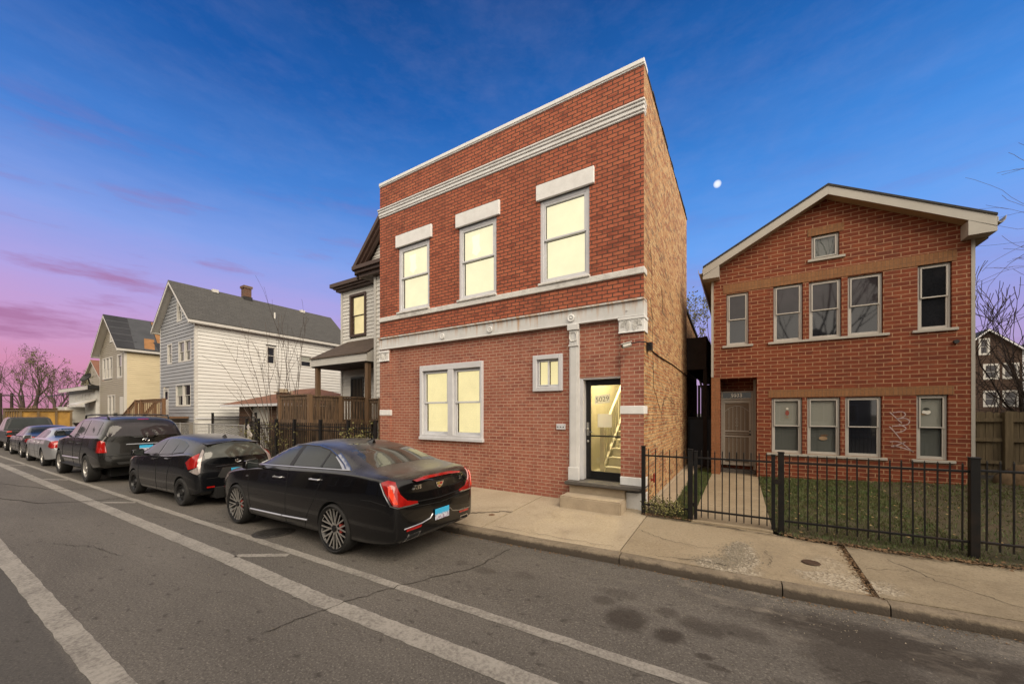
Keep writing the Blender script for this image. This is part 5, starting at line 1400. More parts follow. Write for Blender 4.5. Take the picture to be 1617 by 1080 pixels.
def wheel(root, x, y, r, w, rimr, kind, s):
    """s=-1 for the street side; parts: tyre, rim"""
    wo = bpy.data.objects.new('wheel', None); COL.objects.link(wo); wo.parent = root; wo.location = (x, y, r)
    wo.empty_display_size = .1
    f = lambda a, b, h: (a, s * h, b)
    mb = MB(); h = w / 2
    mb.lathe([(rimr, -h * .8), (rimr + .015, -h * .92), (r - .035, -h), (r - .012, -h * .86), (r, -h * .6), (r, h * .6), (r - .012, h * .86), (r - .035, h), (rimr + .03, h * .97), (rimr + .012, h * .9), (rimr, h * .8)], 44, f)
    for k in (-.3, 0, .3):
        pass
    t = mb.build('tyre', M['tyre'], wo, smooth=30, local=True)
    mb = MB()
    mb.lathe([(rimr + .004, h * .9), (rimr - .012, h * .86), (rimr - .03, h * .55), (rimr - .05, -h * .4), (.06, -h * .5), (.0005, -h * .5)], 40, f)
    rm = mb.build('rim', M['rim_black'] if kind in ('mesh', 'steel') else M['rim_grey'], wo, smooth=30, local=True)
    g = MB()
    if kind == 'mesh':
        z = h * .78
        def spoke(p, q, ww):
            g.bar((p[0], s * (z - .02), p[1]), (q[0], s * z, q[1]), ww, .02)
        pol = lambda rr, a: (rr * math.cos(a), rr * math.sin(a))
        for k in range(10):
            a = 2 * math.pi * (k + .25) / 10; dlt = math.pi / 10
            spoke(pol(.05, a - .25), pol(rimr - .012, a + dlt * .55), .0048); spoke(pol(.05, a + .25), pol(rimr - .012, a - dlt * .55), .0048)
            spoke(pol(rimr - .012, a - dlt * .55), pol(rimr - .012, a + dlt * .55), .007)
        g.build('spokes', M['rim_grey'], rm, local=True)
        g = MB()
        for k in range(10):
            a = 2 * math.pi * (k + .25) / 10; dlt = math.pi / 10
            g.bar((pol(.04, a)[0], s * (z - .045), pol(.04, a)[1]), (pol(rimr - .02, a + dlt * .5)[0], s * (z - .03), pol(rimr - .02, a + dlt * .5)[1]), .03, .03)
            g.bar((pol(.04, a)[0], s * (z - .045), pol(.04, a)[1]), (pol(rimr - .02, a - dlt * .5)[0], s * (z - .03), pol(rimr - .02, a - dlt * .5)[1]), .03, .03)
        g.lathe([(.001, z), (.045, z), (.05, z - .03)], 16, f)
        g.build('hub', M['rim_black'], rm, local=True, smooth=30)
        g = MB(); g.lathe([(.15, 0.02), (.15, 0.03), (.06, .03)], 24, f); g.tube([(.13 * math.cos(t), s * .05, .13 * math.sin(t)) for t in [-.6 + i * .2 for i in range(7)]], .035, 6); g.build('brake_caliper', M['red_plastic'], rm, local=True)
    elif kind == 'steel':
        z = h * .5
        g.lathe([(.001, z + .02), (.06, z + .02), (.075, z - .01), (.11, z - .02), (rimr - .05, z + .0), (rimr - .02, z - .04)], 30, f)
        g.build('disc', M['steel_black'], rm, smooth=30, local=True)
        g = MB()
        for k in range(10):
            a = 2 * math.pi * k / 10; c = (rimr * .68 * math.cos(a), rimr * .68 * math.sin(a))
            g.tube([(c[0], s * (z - .015), c[1]), (c[0], s * (z + .006), c[1])], .022, 8)
        g.build('slots', M['underbody'], rm, local=True)
    else:
        nsp = {'five': 5, 'six': 6, 'seven': 7}[kind]; z = h * .7
        for k in range(nsp):
            a = 2 * math.pi * (k + .25) / nsp
            g.hexa([(.03 * math.cos(a + q), s * zz, .03 * math.sin(a + q)) for q, zz in ((-1., z - .05), (1., z - .05), (1., z), (-1., z))] + [((rimr - .015) * math.cos(a + q), s * zz, (rimr - .015) * math.sin(a + q)) for q, zz in ((-.17, z - .05), (.17, z - .05), (.17, z + .01), (-.17, z + .01))])
        g.lathe([(.001, z + .015), (.05, z + .015), (.07, z - .03)], 16, f)
        g.build('spokes', M['rim_grey'], rm, local=True)
    return wo
def mirror(root, mat, x, y, z, s):
    mb = MB(lambda a, b, c: (x + (a - x) * 1.25, y + (b - y) * 1.15, z + (c - z) * 1.3))
    mb.hexa([(x, y + s * .05, z - .06), (x + .10, y + s * .03, z - .055), (x + .12, y + s * .22, z - .06), (x + .03, y + s * .24, z - .05), (x + .01, y + s * .05, z + .06), (x + .10, y + s * .04, z + .07), (x + .12, y + s * .21, z + .06), (x + .04, y + s * .22, z + .05)])
    mb.hexa([(x + .02, y - s * .06, z - .08), (x + .09, y - s * .06, z - .08), (x + .09, y + s * .09, z - .05), (x + .03, y + s * .09, z - .05), (x + .02, y - s * .06, z - .04), (x + .09, y - s * .06, z - .04), (x + .09, y + s * .09, z - .01), (x + .03, y + s * .09, z - .01)])
    o = mb.build('door_mirror', mat, root, bevel=.018, local=True, seg=3, smooth=50)
    mb = MB(lambda a, b, c: (x + (a - x) * 1.25, y + (b - y) * 1.15, z + (c - z) * 1.3)); mb.hexa([(x + .112, y + s * .06, z - .045), (x + .122, y + s * .205, z - .045), (x + .126, y + s * .205, z - .045), (x + .116, y + s * .06, z - .045), (x + .112, y + s * .06, z + .05), (x + .122, y + s * .195, z + .045), (x + .126, y + s * .195, z + .045), (x + .116, y + s * .06, z + .05)])
    mb.build('mirror_glass', M['car_glass'], o, local=True)
def plate(root, x, y, z, rx=0., w=.30, h=.155, holder=True):
    mb = MB(); mb.box(-.006, .006, -w / 2, w / 2, -h / 2, h / 2)
    o = mb.build('licence_plate', M['plate'], root, local=True, bevel=.003); o.location = (x, y, z); o.rotation_euler = (0, rx, 0)
    return o
def car(name, label, cat, X, Y, rz, st, wheels, wr, wrim, tw, kind, paint, track, sub=2, group=None, archr=None):
    root = thing(name, (X, Y, 0), label, cat, group, rz)
    res, bvh = body_mesh(st, wheels, archr or wr + .05, sub=sub)
    res.materials[0] = paint
    o = bpy.data.objects.new('body', res); COL.objects.link(o); o.parent = root
    for wx in wheels:
        for s in (-1, 1): wheel(root, wx, s * (track - tw / 2), wr, tw, wrim, kind, s)
    mb = MB(); W = st[len(st) // 2][1]
    mb.box(wheels[0] - .55, wheels[1] + .7, -W + .38, W - .38, .17, .40); mb.bar((wheels[0], -W + .2, wr), (wheels[0], W - .2, wr), .1); mb.bar((wheels[1], -W + .2, wr), (wheels[1], W - .2, wr), .1)
    mb.build('chassis', M['underbody'], root, local=True)
    return root, bvh
TILT = R(-0.9)
SK = R(1.1)
# ---- black luxury sedan
P_BLACK = paintmat('gloss black car paint', (.0025, .0025, .003), 0, .2, .30)
ST1 = [ # x,   W,   zb,  z4,  zsh, in5, y6,  z6,   y7,  z7,   y8,  z8,   z9,   dx, bulge
 (.05, .60, .30, .52, .66, .03, .54, .72, .44, .75, .24, .76, .765, -.05, 0),
 (.18, .80, .22, .56, .77, .03, .70, .84, .52, .88, .28, .895, .90, -.08, 0),
 (.55, .90, .20, .66, .89, .04, .80, .94, .58, .985, .30, 1.0, 1.005, 0, 0),
 (1.01, .92, .20, .70, .97, .05, .82, 1.01, .60, 1.045, .30, 1.06, 1.065, 0, 0),
 (1.55, .925, .19, .73, 1.03, .055, .84, 1.075, .70, 1.09, .38, 1.10, 1.105, -.12, 0),
 (1.97, .925, .19, .75, 1.06, .06, .835, 1.11, .70, 1.31, .40, 1.335, 1.34, -.06, 0),
 (2.42, .925, .19, .76, 1.08, .06, .83, 1.135, .635, 1.475, .40, 1.525, 1.535, -.05, 0),
 (3.0, .925, .19, .77, 1.10, .06, .83, 1.155, .635, 1.50, .40, 1.55, 1.56, 0, 0),
 (3.55, .925, .19, .78, 1.125, .06, .83, 1.175, .635, 1.455, .42, 1.51, 1.525, .06, 0),
 (4.02, .925, .19, .79, 1.135, .06, .825, 1.185, .68, 1.32, .45, 1.37, 1.385, .06, 0),
 (4.42, .92, .20, .80, 1.135, .05, .80, 1.18, .68, 1.20, .44, 1.215, 1.225, .04, 0),
 (4.72, .90, .22, .81, 1.12, .04, .78, 1.155, .60, 1.168, .35, 1.175, 1.18, .03, .0),
 (4.93, .865, .26, .80, 1.07, .03, .735, 1.13, .55, 1.152, .30, 1.16, 1.165, .05, .04),
 (5.03, .80, .30, .74, .88, .03, .665, .97, .50, 1.01, .27, 1.03, 1.035, .02, .05)]
XC, YC = -4.95 - 3.85, 3.18 + .93 - .052
C1, V1 = car('black_sedan', 'glossy black luxury sedan with chrome window trim and mesh wheels parked nearest at the kerb', 'car', XC, YC, SK * .7, ST1, (1.01, 3.85), .352, .298, .245, 'mesh', P_BLACK, .93, 3, 'cars parked along the kerb', .385)
bot = [(1.5, 1.115), (2.7, 1.155), (3.6, 1.185), (4.3, 1.20)]
top = [(1.52, 1.12), (1.78, 1.27), (2.05, 1.39), (2.35, 1.455), (2.7, 1.48), (3.1, 1.475), (3.4, 1.435), (3.65, 1.355), (3.9, 1.25), (4.02, 1.20)]
for ax in ('near', 'far'):
    add_patch(C1, 'side_window', M['car_glass'], V1, ax, glass_poly(top, bot, 1.74, 2.58, .07, inset=.012))
    add_patch(C1, 'side_window', M['car_glass'], V1, ax, glass_poly(top, bot, 2.70, 3.40, .05, inset=.012))
    add_patch(C1, 'side_window', M['car_glass'], V1, ax, glass_poly(top, bot, 3.46, 3.90, .02, inset=.014))
    add_patch(C1, 'pillar_trim', M['plastic'], V1, ax, glass_poly(top, bot, 2.59, 2.69, .06, 2, .008), .009); add_patch(C1, 'pillar_trim', M['plastic'], V1, ax, glass_poly(top, bot, 3.41, 3.45, .03, 2, .01), .009)
mb = MB()
for ax in ('near', 'far'):
    line_on(mb, V1, ax, [(1.56, 1.115)] + top[1:-1] + [(4.0, 1.195)], .013, .006)
    line_on(mb, V1, ax, [(1.56, 1.105), (2.7, 1.145), (3.6, 1.175), (4.1, 1.19)], .011, .006)
    mb.add(*patch(V1, ax, [(3.62, 1.345), (3.78, 1.27), (3.93, 1.195), (4.13, 1.19), (3.99, 1.26), (3.80, 1.345), (3.66, 1.40)], .008, .05))
    line_on(mb, V1, ax, [(1.50, .335), (2.5, .355)], .016, .004); line_on(mb, V1, ax, [(2.52, .355), (3.22, .385)], .016, .004)
mb.build('chrome_trim', M['chrome_satin'], C1, smooth=50, local=True)
mb = MB()
for ax in ('near', 'far'):
    for pts in ([(1.45, 1.06), (1.42, .8), (1.5, .35), (1.55, .26)], [(2.62, 1.14), (2.64, .8), (2.60, .26)], [(3.50, 1.16), (3.52, 1.0), (3.40, .72), (3.2, .45), (3.12, .26)], [(4.45, .83), (4.62, .84), (4.9, .80)], [(1.5, .60), (1.9, .62)]):
        seam(C1, V1, ax, pts, .0045)
seam(C1, V1, 'rear', [(-.62, .80), (0, .77), (.62, .80)], .006); seam(C1, V1, 'rear', [(-.62, .80), (-.60, .74), (0, .70), (.6, .74), (.62, .8)], .004)
add_patch(C1, 'rear_window', M['car_glass_grey'], V1, 'rear', [(-.62, 1.225), (-.60, 1.30), (-.52, 1.49), (-.25, 1.515), (.25, 1.515), (.52, 1.49), (.60, 1.30), (.62, 1.225), (.3, 1.25), (-.3, 1.25)], .006, .06)
add_patch(C1, 'windscreen', M['car_glass'], V1, 'front', [(-.68, 1.12), (-.52, 1.47), (-.25, 1.50), (.25, 1.50), (.52, 1.47), (.68, 1.12)], .006, .08)
for s in (-1, 1):
    mirror(C1, P_BLACK, 1.72, s * .885, 1.15, s)
    ax = 'near' if s < 0 else 'far'
    mb = MB()
    for hx, hz in ((2.36, .96), (3.38, 1.01)):
        a = hit(V1, ax, hx - .10, hz)[0]; b = hit(V1, ax, hx + .11, hz + .005)[0]; D = AX[ax][2]
        MB().tube([a + D * .01, a - D * .03, b - D * .03, b + D * .01], .013, 6).build('door_handle', M['chrome_satin'], C1, smooth=50, local=True)
    # rear corner lamp: lens, bright core, chrome edge
    rc = 'nrc' if s < 0 else 'frc'
    A = lambda x, y: (x + y) * .7071
    lamp = [(A(4.80, -.87), 1.09), (A(4.86, -.80), 1.115), (A(4.93, -.74), 1.09), (A(4.985, -.70), .93), (A(5.03, -.63), .84), (A(5.05, -.46), .80), (A(5.05, -.45), .775), (A(5.0, -.74), .775), (A(4.96, -.80), .80), (A(4.88, -.86), .95)]
    tl = add_patch(C1, 'tail_lamp', M['red_lens'], V1, rc, lamp, .018, .04)
    add_patch(C1, 'lamp_core', M['red_lens_bright'], V1, rc, [(A(4.875, -.82), 1.05), (A(4.90, -.79), 1.05), (A(4.965, -.74), .86), (A(4.985, -.74), .81), (A(4.95, -.78), .82), (A(4.90, -.83), .95)], .024, .03, parent=tl)
    mb = MB(); line_on(mb, V1, rc, [(A(4.80, -.88), 1.08), (A(4.86, -.87), .95), (A(4.93, -.82), .80), (A(4.98, -.75), .765), (A(5.06, -.46), .765)], .010, .012); mb.build('lamp_edge', M['chrome_satin'], tl, local=True, smooth=50)
    # exhaust finisher and reflector
    ex = [(s * .70, .30), (s * .46, .33), (s * .42, .395), (s * .62, .39)]
    add_patch(C1, 'exhaust_tip', M['chrome'], V1, 'rear', ex, .012, .05); add_patch(C1, 'exhaust_opening', M['underbody'], V1, 'rear', [(s * .665, .317), (s * .48, .341), (s * .45, .38), (s * .61, .375)], .017, .05)
    add_patch(C1, 'reflector', M['red_lens'], V1, 'rear', [(s * .66, .435), (s * .42, .445), (s * .40, .475), (s * .66, .465)], .010, .05)
    mb = MB(); line_on(mb, V1, 'rear', [(s * .70, .475), (s * .40, .49), (s * .24, .52), (s * .19, .57)], .010, .006); mb.build('bumper_trim', M['chrome_satin'], C1, smooth=50, local=True)
add_patch(C1, 'high_brake_lamp', M['red_lens'], V1, 'rear', [(-.50, 1.085), (-.25, 1.115), (.25, 1.115), (.50, 1.085), (.46, 1.065), (.2, 1.085), (-.2, 1.085), (-.46, 1.065)], .035, .05, .05)
pl1 = plate(C1, hit(V1, 'rear', 0, .545)[0].x + .016, 0, .545, 0)
# trunk lettering and crest
TR = lambda u, v, d: tuple(hit(V1, 'rear', u, v)[0] + Vector((.006 + d, 0, 0)))
for t_, u_ in (('XTS', -.44), ('3.6', .50)):
    vs, fs = text_mesh(t_, .075, TR, u_, .985, .006, .003, .004); MB().add(vs, fs).build('lettering', M['chrome'], C1, local=True, recalc=False)
bd_ = add_patch(C1, 'crest_badge', M['chrome'], V1, 'rear', [(-.085, 1.0), (.085, 1.0), (.055, .935), (0, .905), (-.055, .935)], .012, .04)
gold = pm('gold enamel', (.42, .28, .06), .3, .6, .1, 9, local=True)
add_patch(C1, 'crest_field', gold, V1, 'rear', [[(-.06, .992), (-.005, .992), (-.005, .955), (-.045, .955)], [(.005, .945), (.04, .945), (.025, .925), (.005, .918)]], .015, .03, parent=bd_)
add_patch(C1, 'crest_field', M['red_lens'], V1, 'rear', [[(.005, .992), (.06, .992), (.045, .955), (.005, .955)], [(-.04, .945), (-.005, .945), (-.005, .918), (-.025, .925)]], .015, .03, parent=bd_)
mb = MB(); h0 = hit(V1, 'top', 3.50, 0)[0]; mb.add([tuple(h0 + Vector(p)) for p in ((-.10, -.03, -.01), (-.10, .03, -.01), (.10, -.035, -.01), (.10, .035, -.01), (.06, -.008, .06), (.06, .008, .06), (.10, -.006, .05), (.10, .006, .05))], [(0, 1, 5, 4), (0, 4, 6, 2), (1, 3, 7, 5), (4, 5, 7, 6), (2, 6, 7, 3)]); mb.build('antenna_fin', P_BLACK, C1, local=True)
add_patch(C1, 'head_lamp', M['clear_lens'], V1, 'near', [(.22, .70), (.5, .82), (.62, .86), (.52, .76), (.28, .66)], .006, .05); add_patch(C1, 'head_lamp', M['clear_lens'], V1, 'far', [(.22, .70), (.5, .82), (.62, .86), (.52, .76), (.28, .66)], .006, .05)
add_patch(C1, 'fender_badge', M['chrome_satin'], V1, 'near', [(1.32, .88), (1.39, .885), (1.39, .91), (1.32, .905)], .006, .03)

# ---- small dark hatchback
P_NAVY = paintmat('blue black car paint', (.005, .0055, .007), .2, .22, .25)
ST2 = [
 (.05, .55, .28, .48, .60, .03, .50, .66, .40, .69, .22, .70, .70, -.05, 0),
 (.18, .74, .20, .52, .74, .03, .66, .80, .48, .84, .26, .86, .865, -.08, 0),
 (.50, .83, .19, .58, .86, .04, .75, .92, .55, .965, .28, .985, .99, 0, 0),
 (.85, .845, .18, .62, .91, .05, .77, .99, .60, 1.03, .30, 1.05, 1.055, -.03, 0),
 (1.25, .845, .18, .66, .95, .05, .77, 1.03, .64, 1.16, .38, 1.19, 1.195, -.15, 0),
 (1.65, .845, .18, .68, .97, .05, .76, 1.04, .62, 1.32, .40, 1.36, 1.37, -.1, 0),
 (2.05, .845, .18, .69, .985, .05, .76, 1.05, .575, 1.43, .38, 1.48, 1.49, -.05, 0),
 (2.55, .845, .18, .70, 1.01, .05, .76, 1.07, .575, 1.435, .38, 1.49, 1.50, 0, 0),
 (3.05, .845, .18, .71, 1.05, .05, .76, 1.10, .56, 1.40, .38, 1.46, 1.475, .05, 0),
 (3.40, .845, .19, .73, 1.09, .06, .745, 1.13, .55, 1.35, .37, 1.41, 1.43, .12, 0),
 (3.68, .835, .20, .76, 1.11, .07, .70, 1.14, .545, 1.30, .36, 1.37, 1.39, .14, 0),
 (3.88, .80, .24, .78, 1.05, .06, .66, 1.08, .55, 1.14, .36, 1.20, 1.22, .04, .04),
 (3.97, .74, .28, .72, .86, .04, .62, .92, .50, .98, .30, 1.0, 1.01, .03, .05)]
C2, V2 = car('small_hatchback', 'small blue black hatchback with steel wheels parked in front of the glossy sedan', 'car', -10.30 - 3.40, 3.785, SK * 2.6, ST2, (.85, 3.40), .30, .195, .20, 'steel', P_NAVY, .845, 3, 'cars parked along the kerb', .335)
bot = [(1.15, 1.03), (1.8, 1.045), (2.6, 1.07), (3.1, 1.11), (3.6, 1.16)]
top = [(1.18, 1.06), (1.4, 1.19), (1.65, 1.29), (2.0, 1.385), (2.35, 1.41), (2.7, 1.405), (3.0, 1.37), (3.25, 1.30), (3.45, 1.20)]
for ax in ('near', 'far'):
    add_patch(C2, 'side_window', M['car_glass'], V2, ax, glass_poly(top, bot, 1.38, 2.10, .06, inset=.012)); add_patch(C2, 'side_window', M['car_glass'], V2, ax, glass_poly(top, bot, 2.20, 2.78, .04, inset=.012)); add_patch(C2, 'side_window', M['car_glass'], V2, ax, glass_poly(top, bot, 2.83, 3.28, -.02, inset=.014))
    add_patch(C2, 'head_lamp', M['clear_lens'], V2, ax, [(.2, .70), (.45, .84), (.75, .94), (.6, .82), (.3, .68)], .006, .05)
mb = MB()
for ax in ('near', 'far'):
    for pts in ([(1.12, .98), (1.15, .6), (1.2, .25)], [(2.14, 1.04), (2.15, .6), (2.14, .25)], [(2.85, 1.09), (2.86, .9), (2.75, .6), (2.66, .25)], [(1.2, .30), (2.9, .32)]): seam(C2, V2, ax, pts, .0045)
    seam(C2, V2, ax, [(1.2, 1.015), (2.6, 1.055), (3.3, 1.13)], .009)
seam(C2, V2, 'rear', [(-.6, .60), (.6, .60)], .005)
add_patch(C2, 'rear_window', M['car_glass_grey'], V2, 'rear', [(-.60, 1.02), (-.60, 1.12), (-.50, 1.30), (-.25, 1.345), (.25, 1.345), (.50, 1.30), (.60, 1.12), (.60, 1.02), (.3, 1.03), (-.3, 1.03)], .006, .05)
add_patch(C2, 'windscreen', M['car_glass'], V2, 'front', [(-.62, 1.10), (-.5, 1.40), (.5, 1.40), (.62, 1.10)], .006, .08)
mb = MB(); e = [hit(V2, 'rear', y, 1.345)[0] for y in (-.52, -.26, 0, .26, .52)]
for i in range(4):
    p, q = e[i], e[i + 1]; p = Vector((3.72, p.y, 1.355 - (abs(p.y) * .11))); q = Vector((3.72, q.y, 1.355 - abs(q.y) * .11))
    mb.hexa([p + Vector((-.2, 0, .0)), q + Vector((-.2, 0, .0)), q + Vector((.09, 0, -.01)), p + Vector((.09, 0, -.01)), p + Vector((-.2, 0, .045)), q + Vector((-.2, 0, .045)), q + Vector((.09, 0, .015)), p + Vector((.09, 0, .015))])
mb.build('roof_spoiler', P_NAVY, C2, local=True)
for s in (-1, 1):
    mirror(C2, P_NAVY, 1.42, s * .80, 1.07, s); ax = 'near' if s < 0 else 'far'; mb = MB(); D = AX[ax][2]
    for hx, hz in ((1.98, .94), (2.70, .98)):
        a = hit(V2, ax, hx - .09, hz)[0]; b = hit(V2, ax, hx + .10, hz)[0]; MB().tube([a + D * .01, a - D * .028, b - D * .028, b + D * .01], .013, 6).build('door_handle', P_NAVY, C2, smooth=50, local=True)
    rc = 'nrc' if s < 0 else 'frc'; A = lambda x, y: (x + y) * .7071
    tl = add_patch(C2, 'tail_lamp', M['red_lens'], V2, rc, [(A(3.60, -.84), .94), (A(3.72, -.80), 1.04), (A(3.86, -.70), 1.14), (A(3.885, -.68), .86), (A(3.72, -.82), .80)], .012, .04)
    add_patch(C2, 'lamp_strip', M['clear_lens'], V2, rc, [(A(3.87, -.69), 1.15), (A(3.86, -.67), 1.22), (A(3.90, -.64), 1.17), (A(3.92, -.655), .74), (A(3.90, -.69), .70), (A(3.76, -.82), .77), (A(3.885, -.70), .85)], .014, .04, parent=tl)
    add_patch(C2, 'reflector', M['red_lens'], V2, 'rear', [(s * .60, .40), (s * .46, .40), (s * .46, .43), (s * .6, .43)], .008, .05)
add_patch(C2, 'hatch_recess', M['plastic'], V2, 'rear', [(-.30, .80), (.30, .80), (.40, .62), (.34, .58), (-.34, .58), (-.40, .62)], .004, .05)
mb = MB(); c = hit(V2, 'rear', 0, .93)[0] + Vector((.012, 0, 0))
mb.tube([c + Vector((0, .055 * math.cos(t), .038 * math.sin(t))) for t in [i * math.pi / 10 for i in range(21)]], .006, 5, False); mb.tube([c + Vector((0, .022 * math.cos(t), .036 * math.sin(t))) for t in [i * math.pi / 10 for i in range(21)]], .005, 5, False); mb.tube([c + Vector((0, .045 * math.cos(t), .018 + .014 * math.sin(t))) for t in [i * math.pi / 8 for i in range(17)]], .005, 5, False)
mb.build('oval_emblem', M['chrome'], C2, smooth=50, local=True)
plate(C2, hit(V2, 'rear', 0, .70)[0].x + .02, 0, .70)
mb = MB(); line_on(mb, V2, 'rear', [(-.42, .835), (0, .845), (.42, .835)], .013, .008); mb.build('hatch_garnish', P_NAVY, C2, smooth=50, local=True)
mb = MB(); h0 = hit(V2, 'top', 3.35, 0)[0]; mb.add([tuple(h0 + Vector(p)) for p in ((-.07, -.03, -.01), (-.07, .03, -.01), (.08, -.035, -.01), (.08, .035, -.01), (.05, -.008, .06), (.05, .008, .06))], [(0, 1, 5, 4), (0, 4, 2), (1, 3, 5), (2, 4, 5, 3)]); mb.build('antenna_fin', M['plastic'], C2, local=True)

# ---- large dark SUV
P_SUV = paintmat('dark grey brown car paint', (.016, .0155, .014), .4, .25, .25)
ST3 = [
 (.05, .70, .42, .72, .95, .03, .62, 1.02, .50, 1.04, .28, 1.05, 1.05, -.05, 0),
 (.20, .90, .34, .76, 1.03, .03, .80, 1.10, .60, 1.13, .30, 1.15, 1.155, -.06, 0),
 (.55, .98, .34, .80, 1.10, .04, .88, 1.17, .64, 1.20, .32, 1.22, 1.225, 0, 0),
 (.93, 1.0, .34, .84, 1.15, .04, .90, 1.20, .66, 1.23, .34, 1.25, 1.255, 0, 0),
 (1.45, 1.0, .34, .86, 1.20, .05, .90, 1.25, .78, 1.28, .42, 1.30, 1.305, -.08, 0),
 (1.85, 1.0, .34, .87, 1.22, .05, .90, 1.28, .78, 1.56, .45, 1.60, 1.61, -.05, 0),
 (2.25, 1.0, .34, .88, 1.24, .05, .90, 1.29, .74, 1.80, .48, 1.86, 1.87, -.05, 0),
 (2.9, 1.0, .34, .88, 1.25, .05, .90, 1.30, .74, 1.84, .48, 1.90, 1.91, 0, 0),
 (3.6, 1.0, .34, .88, 1.26, .05, .90, 1.31, .74, 1.85, .48, 1.91, 1.92, 0, 0),
 (4.4, 1.0, .36, .89, 1.28, .05, .90, 1.33, .74, 1.83, .48, 1.90, 1.91, .0, 0),
 (4.85, .99, .42, .90, 1.29, .06, .89, 1.34, .73, 1.80, .48, 1.87, 1.885, .06, 0),
 (5.10, .965, .46, .90, 1.29, .06, .87, 1.34, .74, 1.66, .48, 1.72, 1.74, .06, .05),
 (5.22, .92, .48, .88, 1.14, .05, .84, 1.20, .72, 1.26, .45, 1.28, 1.29, .02, .07)]
C3, V3 = car('dark_suv', 'large dark grey brown SUV with roof rails and tall red tail lamps', 'SUV', -16.15 - 4.06, 2.69 + 1.0, SK * .8, ST3, (.93, 4.06), .395, .245, .275, 'six', P_SUV, 1.0, 3, 'cars parked along the kerb', .44)
bot = [(1.5, 1.30), (3, 1.325), (4.9, 1.36)]
top = [(1.5, 1.32), (1.75, 1.47), (2.0, 1.62), (2.3, 1.74), (2.8, 1.79), (3.6, 1.80), (4.5, 1.78), (4.9, 1.70)]
for ax in ('near', 'far'):
    for a, b, ln in ((1.72, 2.62, .05), (2.74, 3.48, .02), (3.66, 4.72, -.02)): add_patch(C3, 'side_window', M['car_glass'], V3, ax, glass_poly(top, bot, a, b, ln, inset=.015))
    add_patch(C3, 'running_board', M['plastic'], V3, ax, [(1.45, .36), (3.5, .36), (3.5, .42), (1.45, .42)], .08, .2, .12)
    add_patch(C3, 'head_lamp', M['clear_lens'], V3, ax, [(.22, .85), (.55, .90), (.6, 1.05), (.26, 1.02)], .006, .05)
mb = MB()
for ax in ('near', 'far'):
    for pts in ([(1.45, 1.25), (1.46, .6), (1.5, .38)], [(2.68, 1.3), (2.70, .8), (2.68, .38)], [(3.58, 1.32), (3.58, 1.0), (3.46, .7), (3.40, .38)]): seam(C3, V3, ax, pts, .006)
seam(C3, V3, 'rear', [(-.80, 1.28), (-.84, .80), (.84, .80), (.80, 1.28)], .007)
mb = MB()
for ax in ('near', 'far'): line_on(mb, V3, ax, [(1.48, .62), (2.66, .64)], .022, .004); line_on(mb, V3, ax, [(2.70, .64), (3.42, .66)], .022, .004)
line_on(mb, V3, 'rear', [(-.42, 1.10), (.42, 1.10)], .018, .012); mb.build('chrome_trim', M['chrome_satin'], C3, smooth=50, local=True)
add_patch(C3, 'rear_window', M['pane_tint'], V3, 'rear', [(-.82, 1.345), (-.80, 1.5), (-.70, 1.74), (-.3, 1.79), (.3, 1.79), (.70, 1.74), (.80, 1.5), (.82, 1.345)], .006, .08)
add_patch(C3, 'windscreen', M['car_glass'], V3, 'front', [(-.75, 1.34), (-.62, 1.78), (.62, 1.78), (.75, 1.34)], .006, .1)
add_patch(C3, 'high_brake_lamp', M['red_lens'], V3, 'rear', [(-.12, 1.81), (.12, 1.81), (.12, 1.835), (-.12, 1.835)], .012, .05)
for s in (-1, 1):
    mirror(C3, M['plastic'], 1.72, s * .95, 1.36, s); ax = 'near' if s < 0 else 'far'; mb = MB(); D = AX[ax][2]
    for hx in (2.48, 3.36):
        a = hit(V3, ax, hx - .11, 1.10)[0]; b = hit(V3, ax, hx + .11, 1.10)[0]; MB().tube([a + D * .01, a - D * .035, b - D * .035, b + D * .01], .017, 6).build('door_handle', M['plastic'], C3, smooth=50, local=True)
    rc = 'nrc' if s < 0 else 'frc'; A = lambda x, y: (x + y) * .7071
    add_patch(C3, 'tail_lamp', M['red_lens'], V3, rc, [(A(5.03, -.985), .90), (A(5.02, -.98), 1.20), (A(5.12, -.90), 1.235), (A(5.20, -.86), 1.20), (A(5.26, -.84), .90)], .016, .06)
    mb = MB(); z = 1.90
    mb.tube([(2.4, s * .66, 1.82), (2.5, s * .67, 1.92), (3.5, s * .67, 1.95), (4.6, s * .67, 1.92), (4.75, s * .66, 1.83)], .022, 6); mb.build('roof_rail', M['plastic'], C3, smooth=50, local=True)
mb = MB(); mb.tube([(2.9, -.66, 1.95), (2.9, .66, 1.95)], .018, 6); mb.tube([(4.2, -.66, 1.945), (4.2, .66, 1.945)], .018, 6); mb.build('cross_bar', M['plastic'], C3, local=True)
plate(C3, hit(V3, 'rear', 0, .98)[0].x + .012, 0, .98)
mb = MB(); c = hit(V3, 'rear', 0, 1.21)[0] + Vector((.012, 0, 0)); mb.tube([c + Vector((0, .075 * math.cos(t), .04 * math.sin(t))) for t in [-.3 * math.pi + i * 1.6 * math.pi / 16 - math.pi * .0 for i in range(17)]], .007, 5); mb.tube([c + Vector((0, -.02, -.02)), c + Vector((0, 0, .03)), c + Vector((0, .02, -.02))], .006, 5); mb.build('oval_emblem', M['chrome'], C3, smooth=50, local=True)
add_patch(C3, 'bumper_step', M['plastic'], V3, 'rear', [(-.62, .62), (.62, .62), (.58, .55), (-.58, .55)], .012, .1)
for s in (-1, 1): add_patch(C3, 'mud_flap', M['plastic'], V3, 'near' if s < 0 else 'far', [(4.52, .36), (4.66, .36), (4.66, .5), (4.52, .5)], .004, .08)

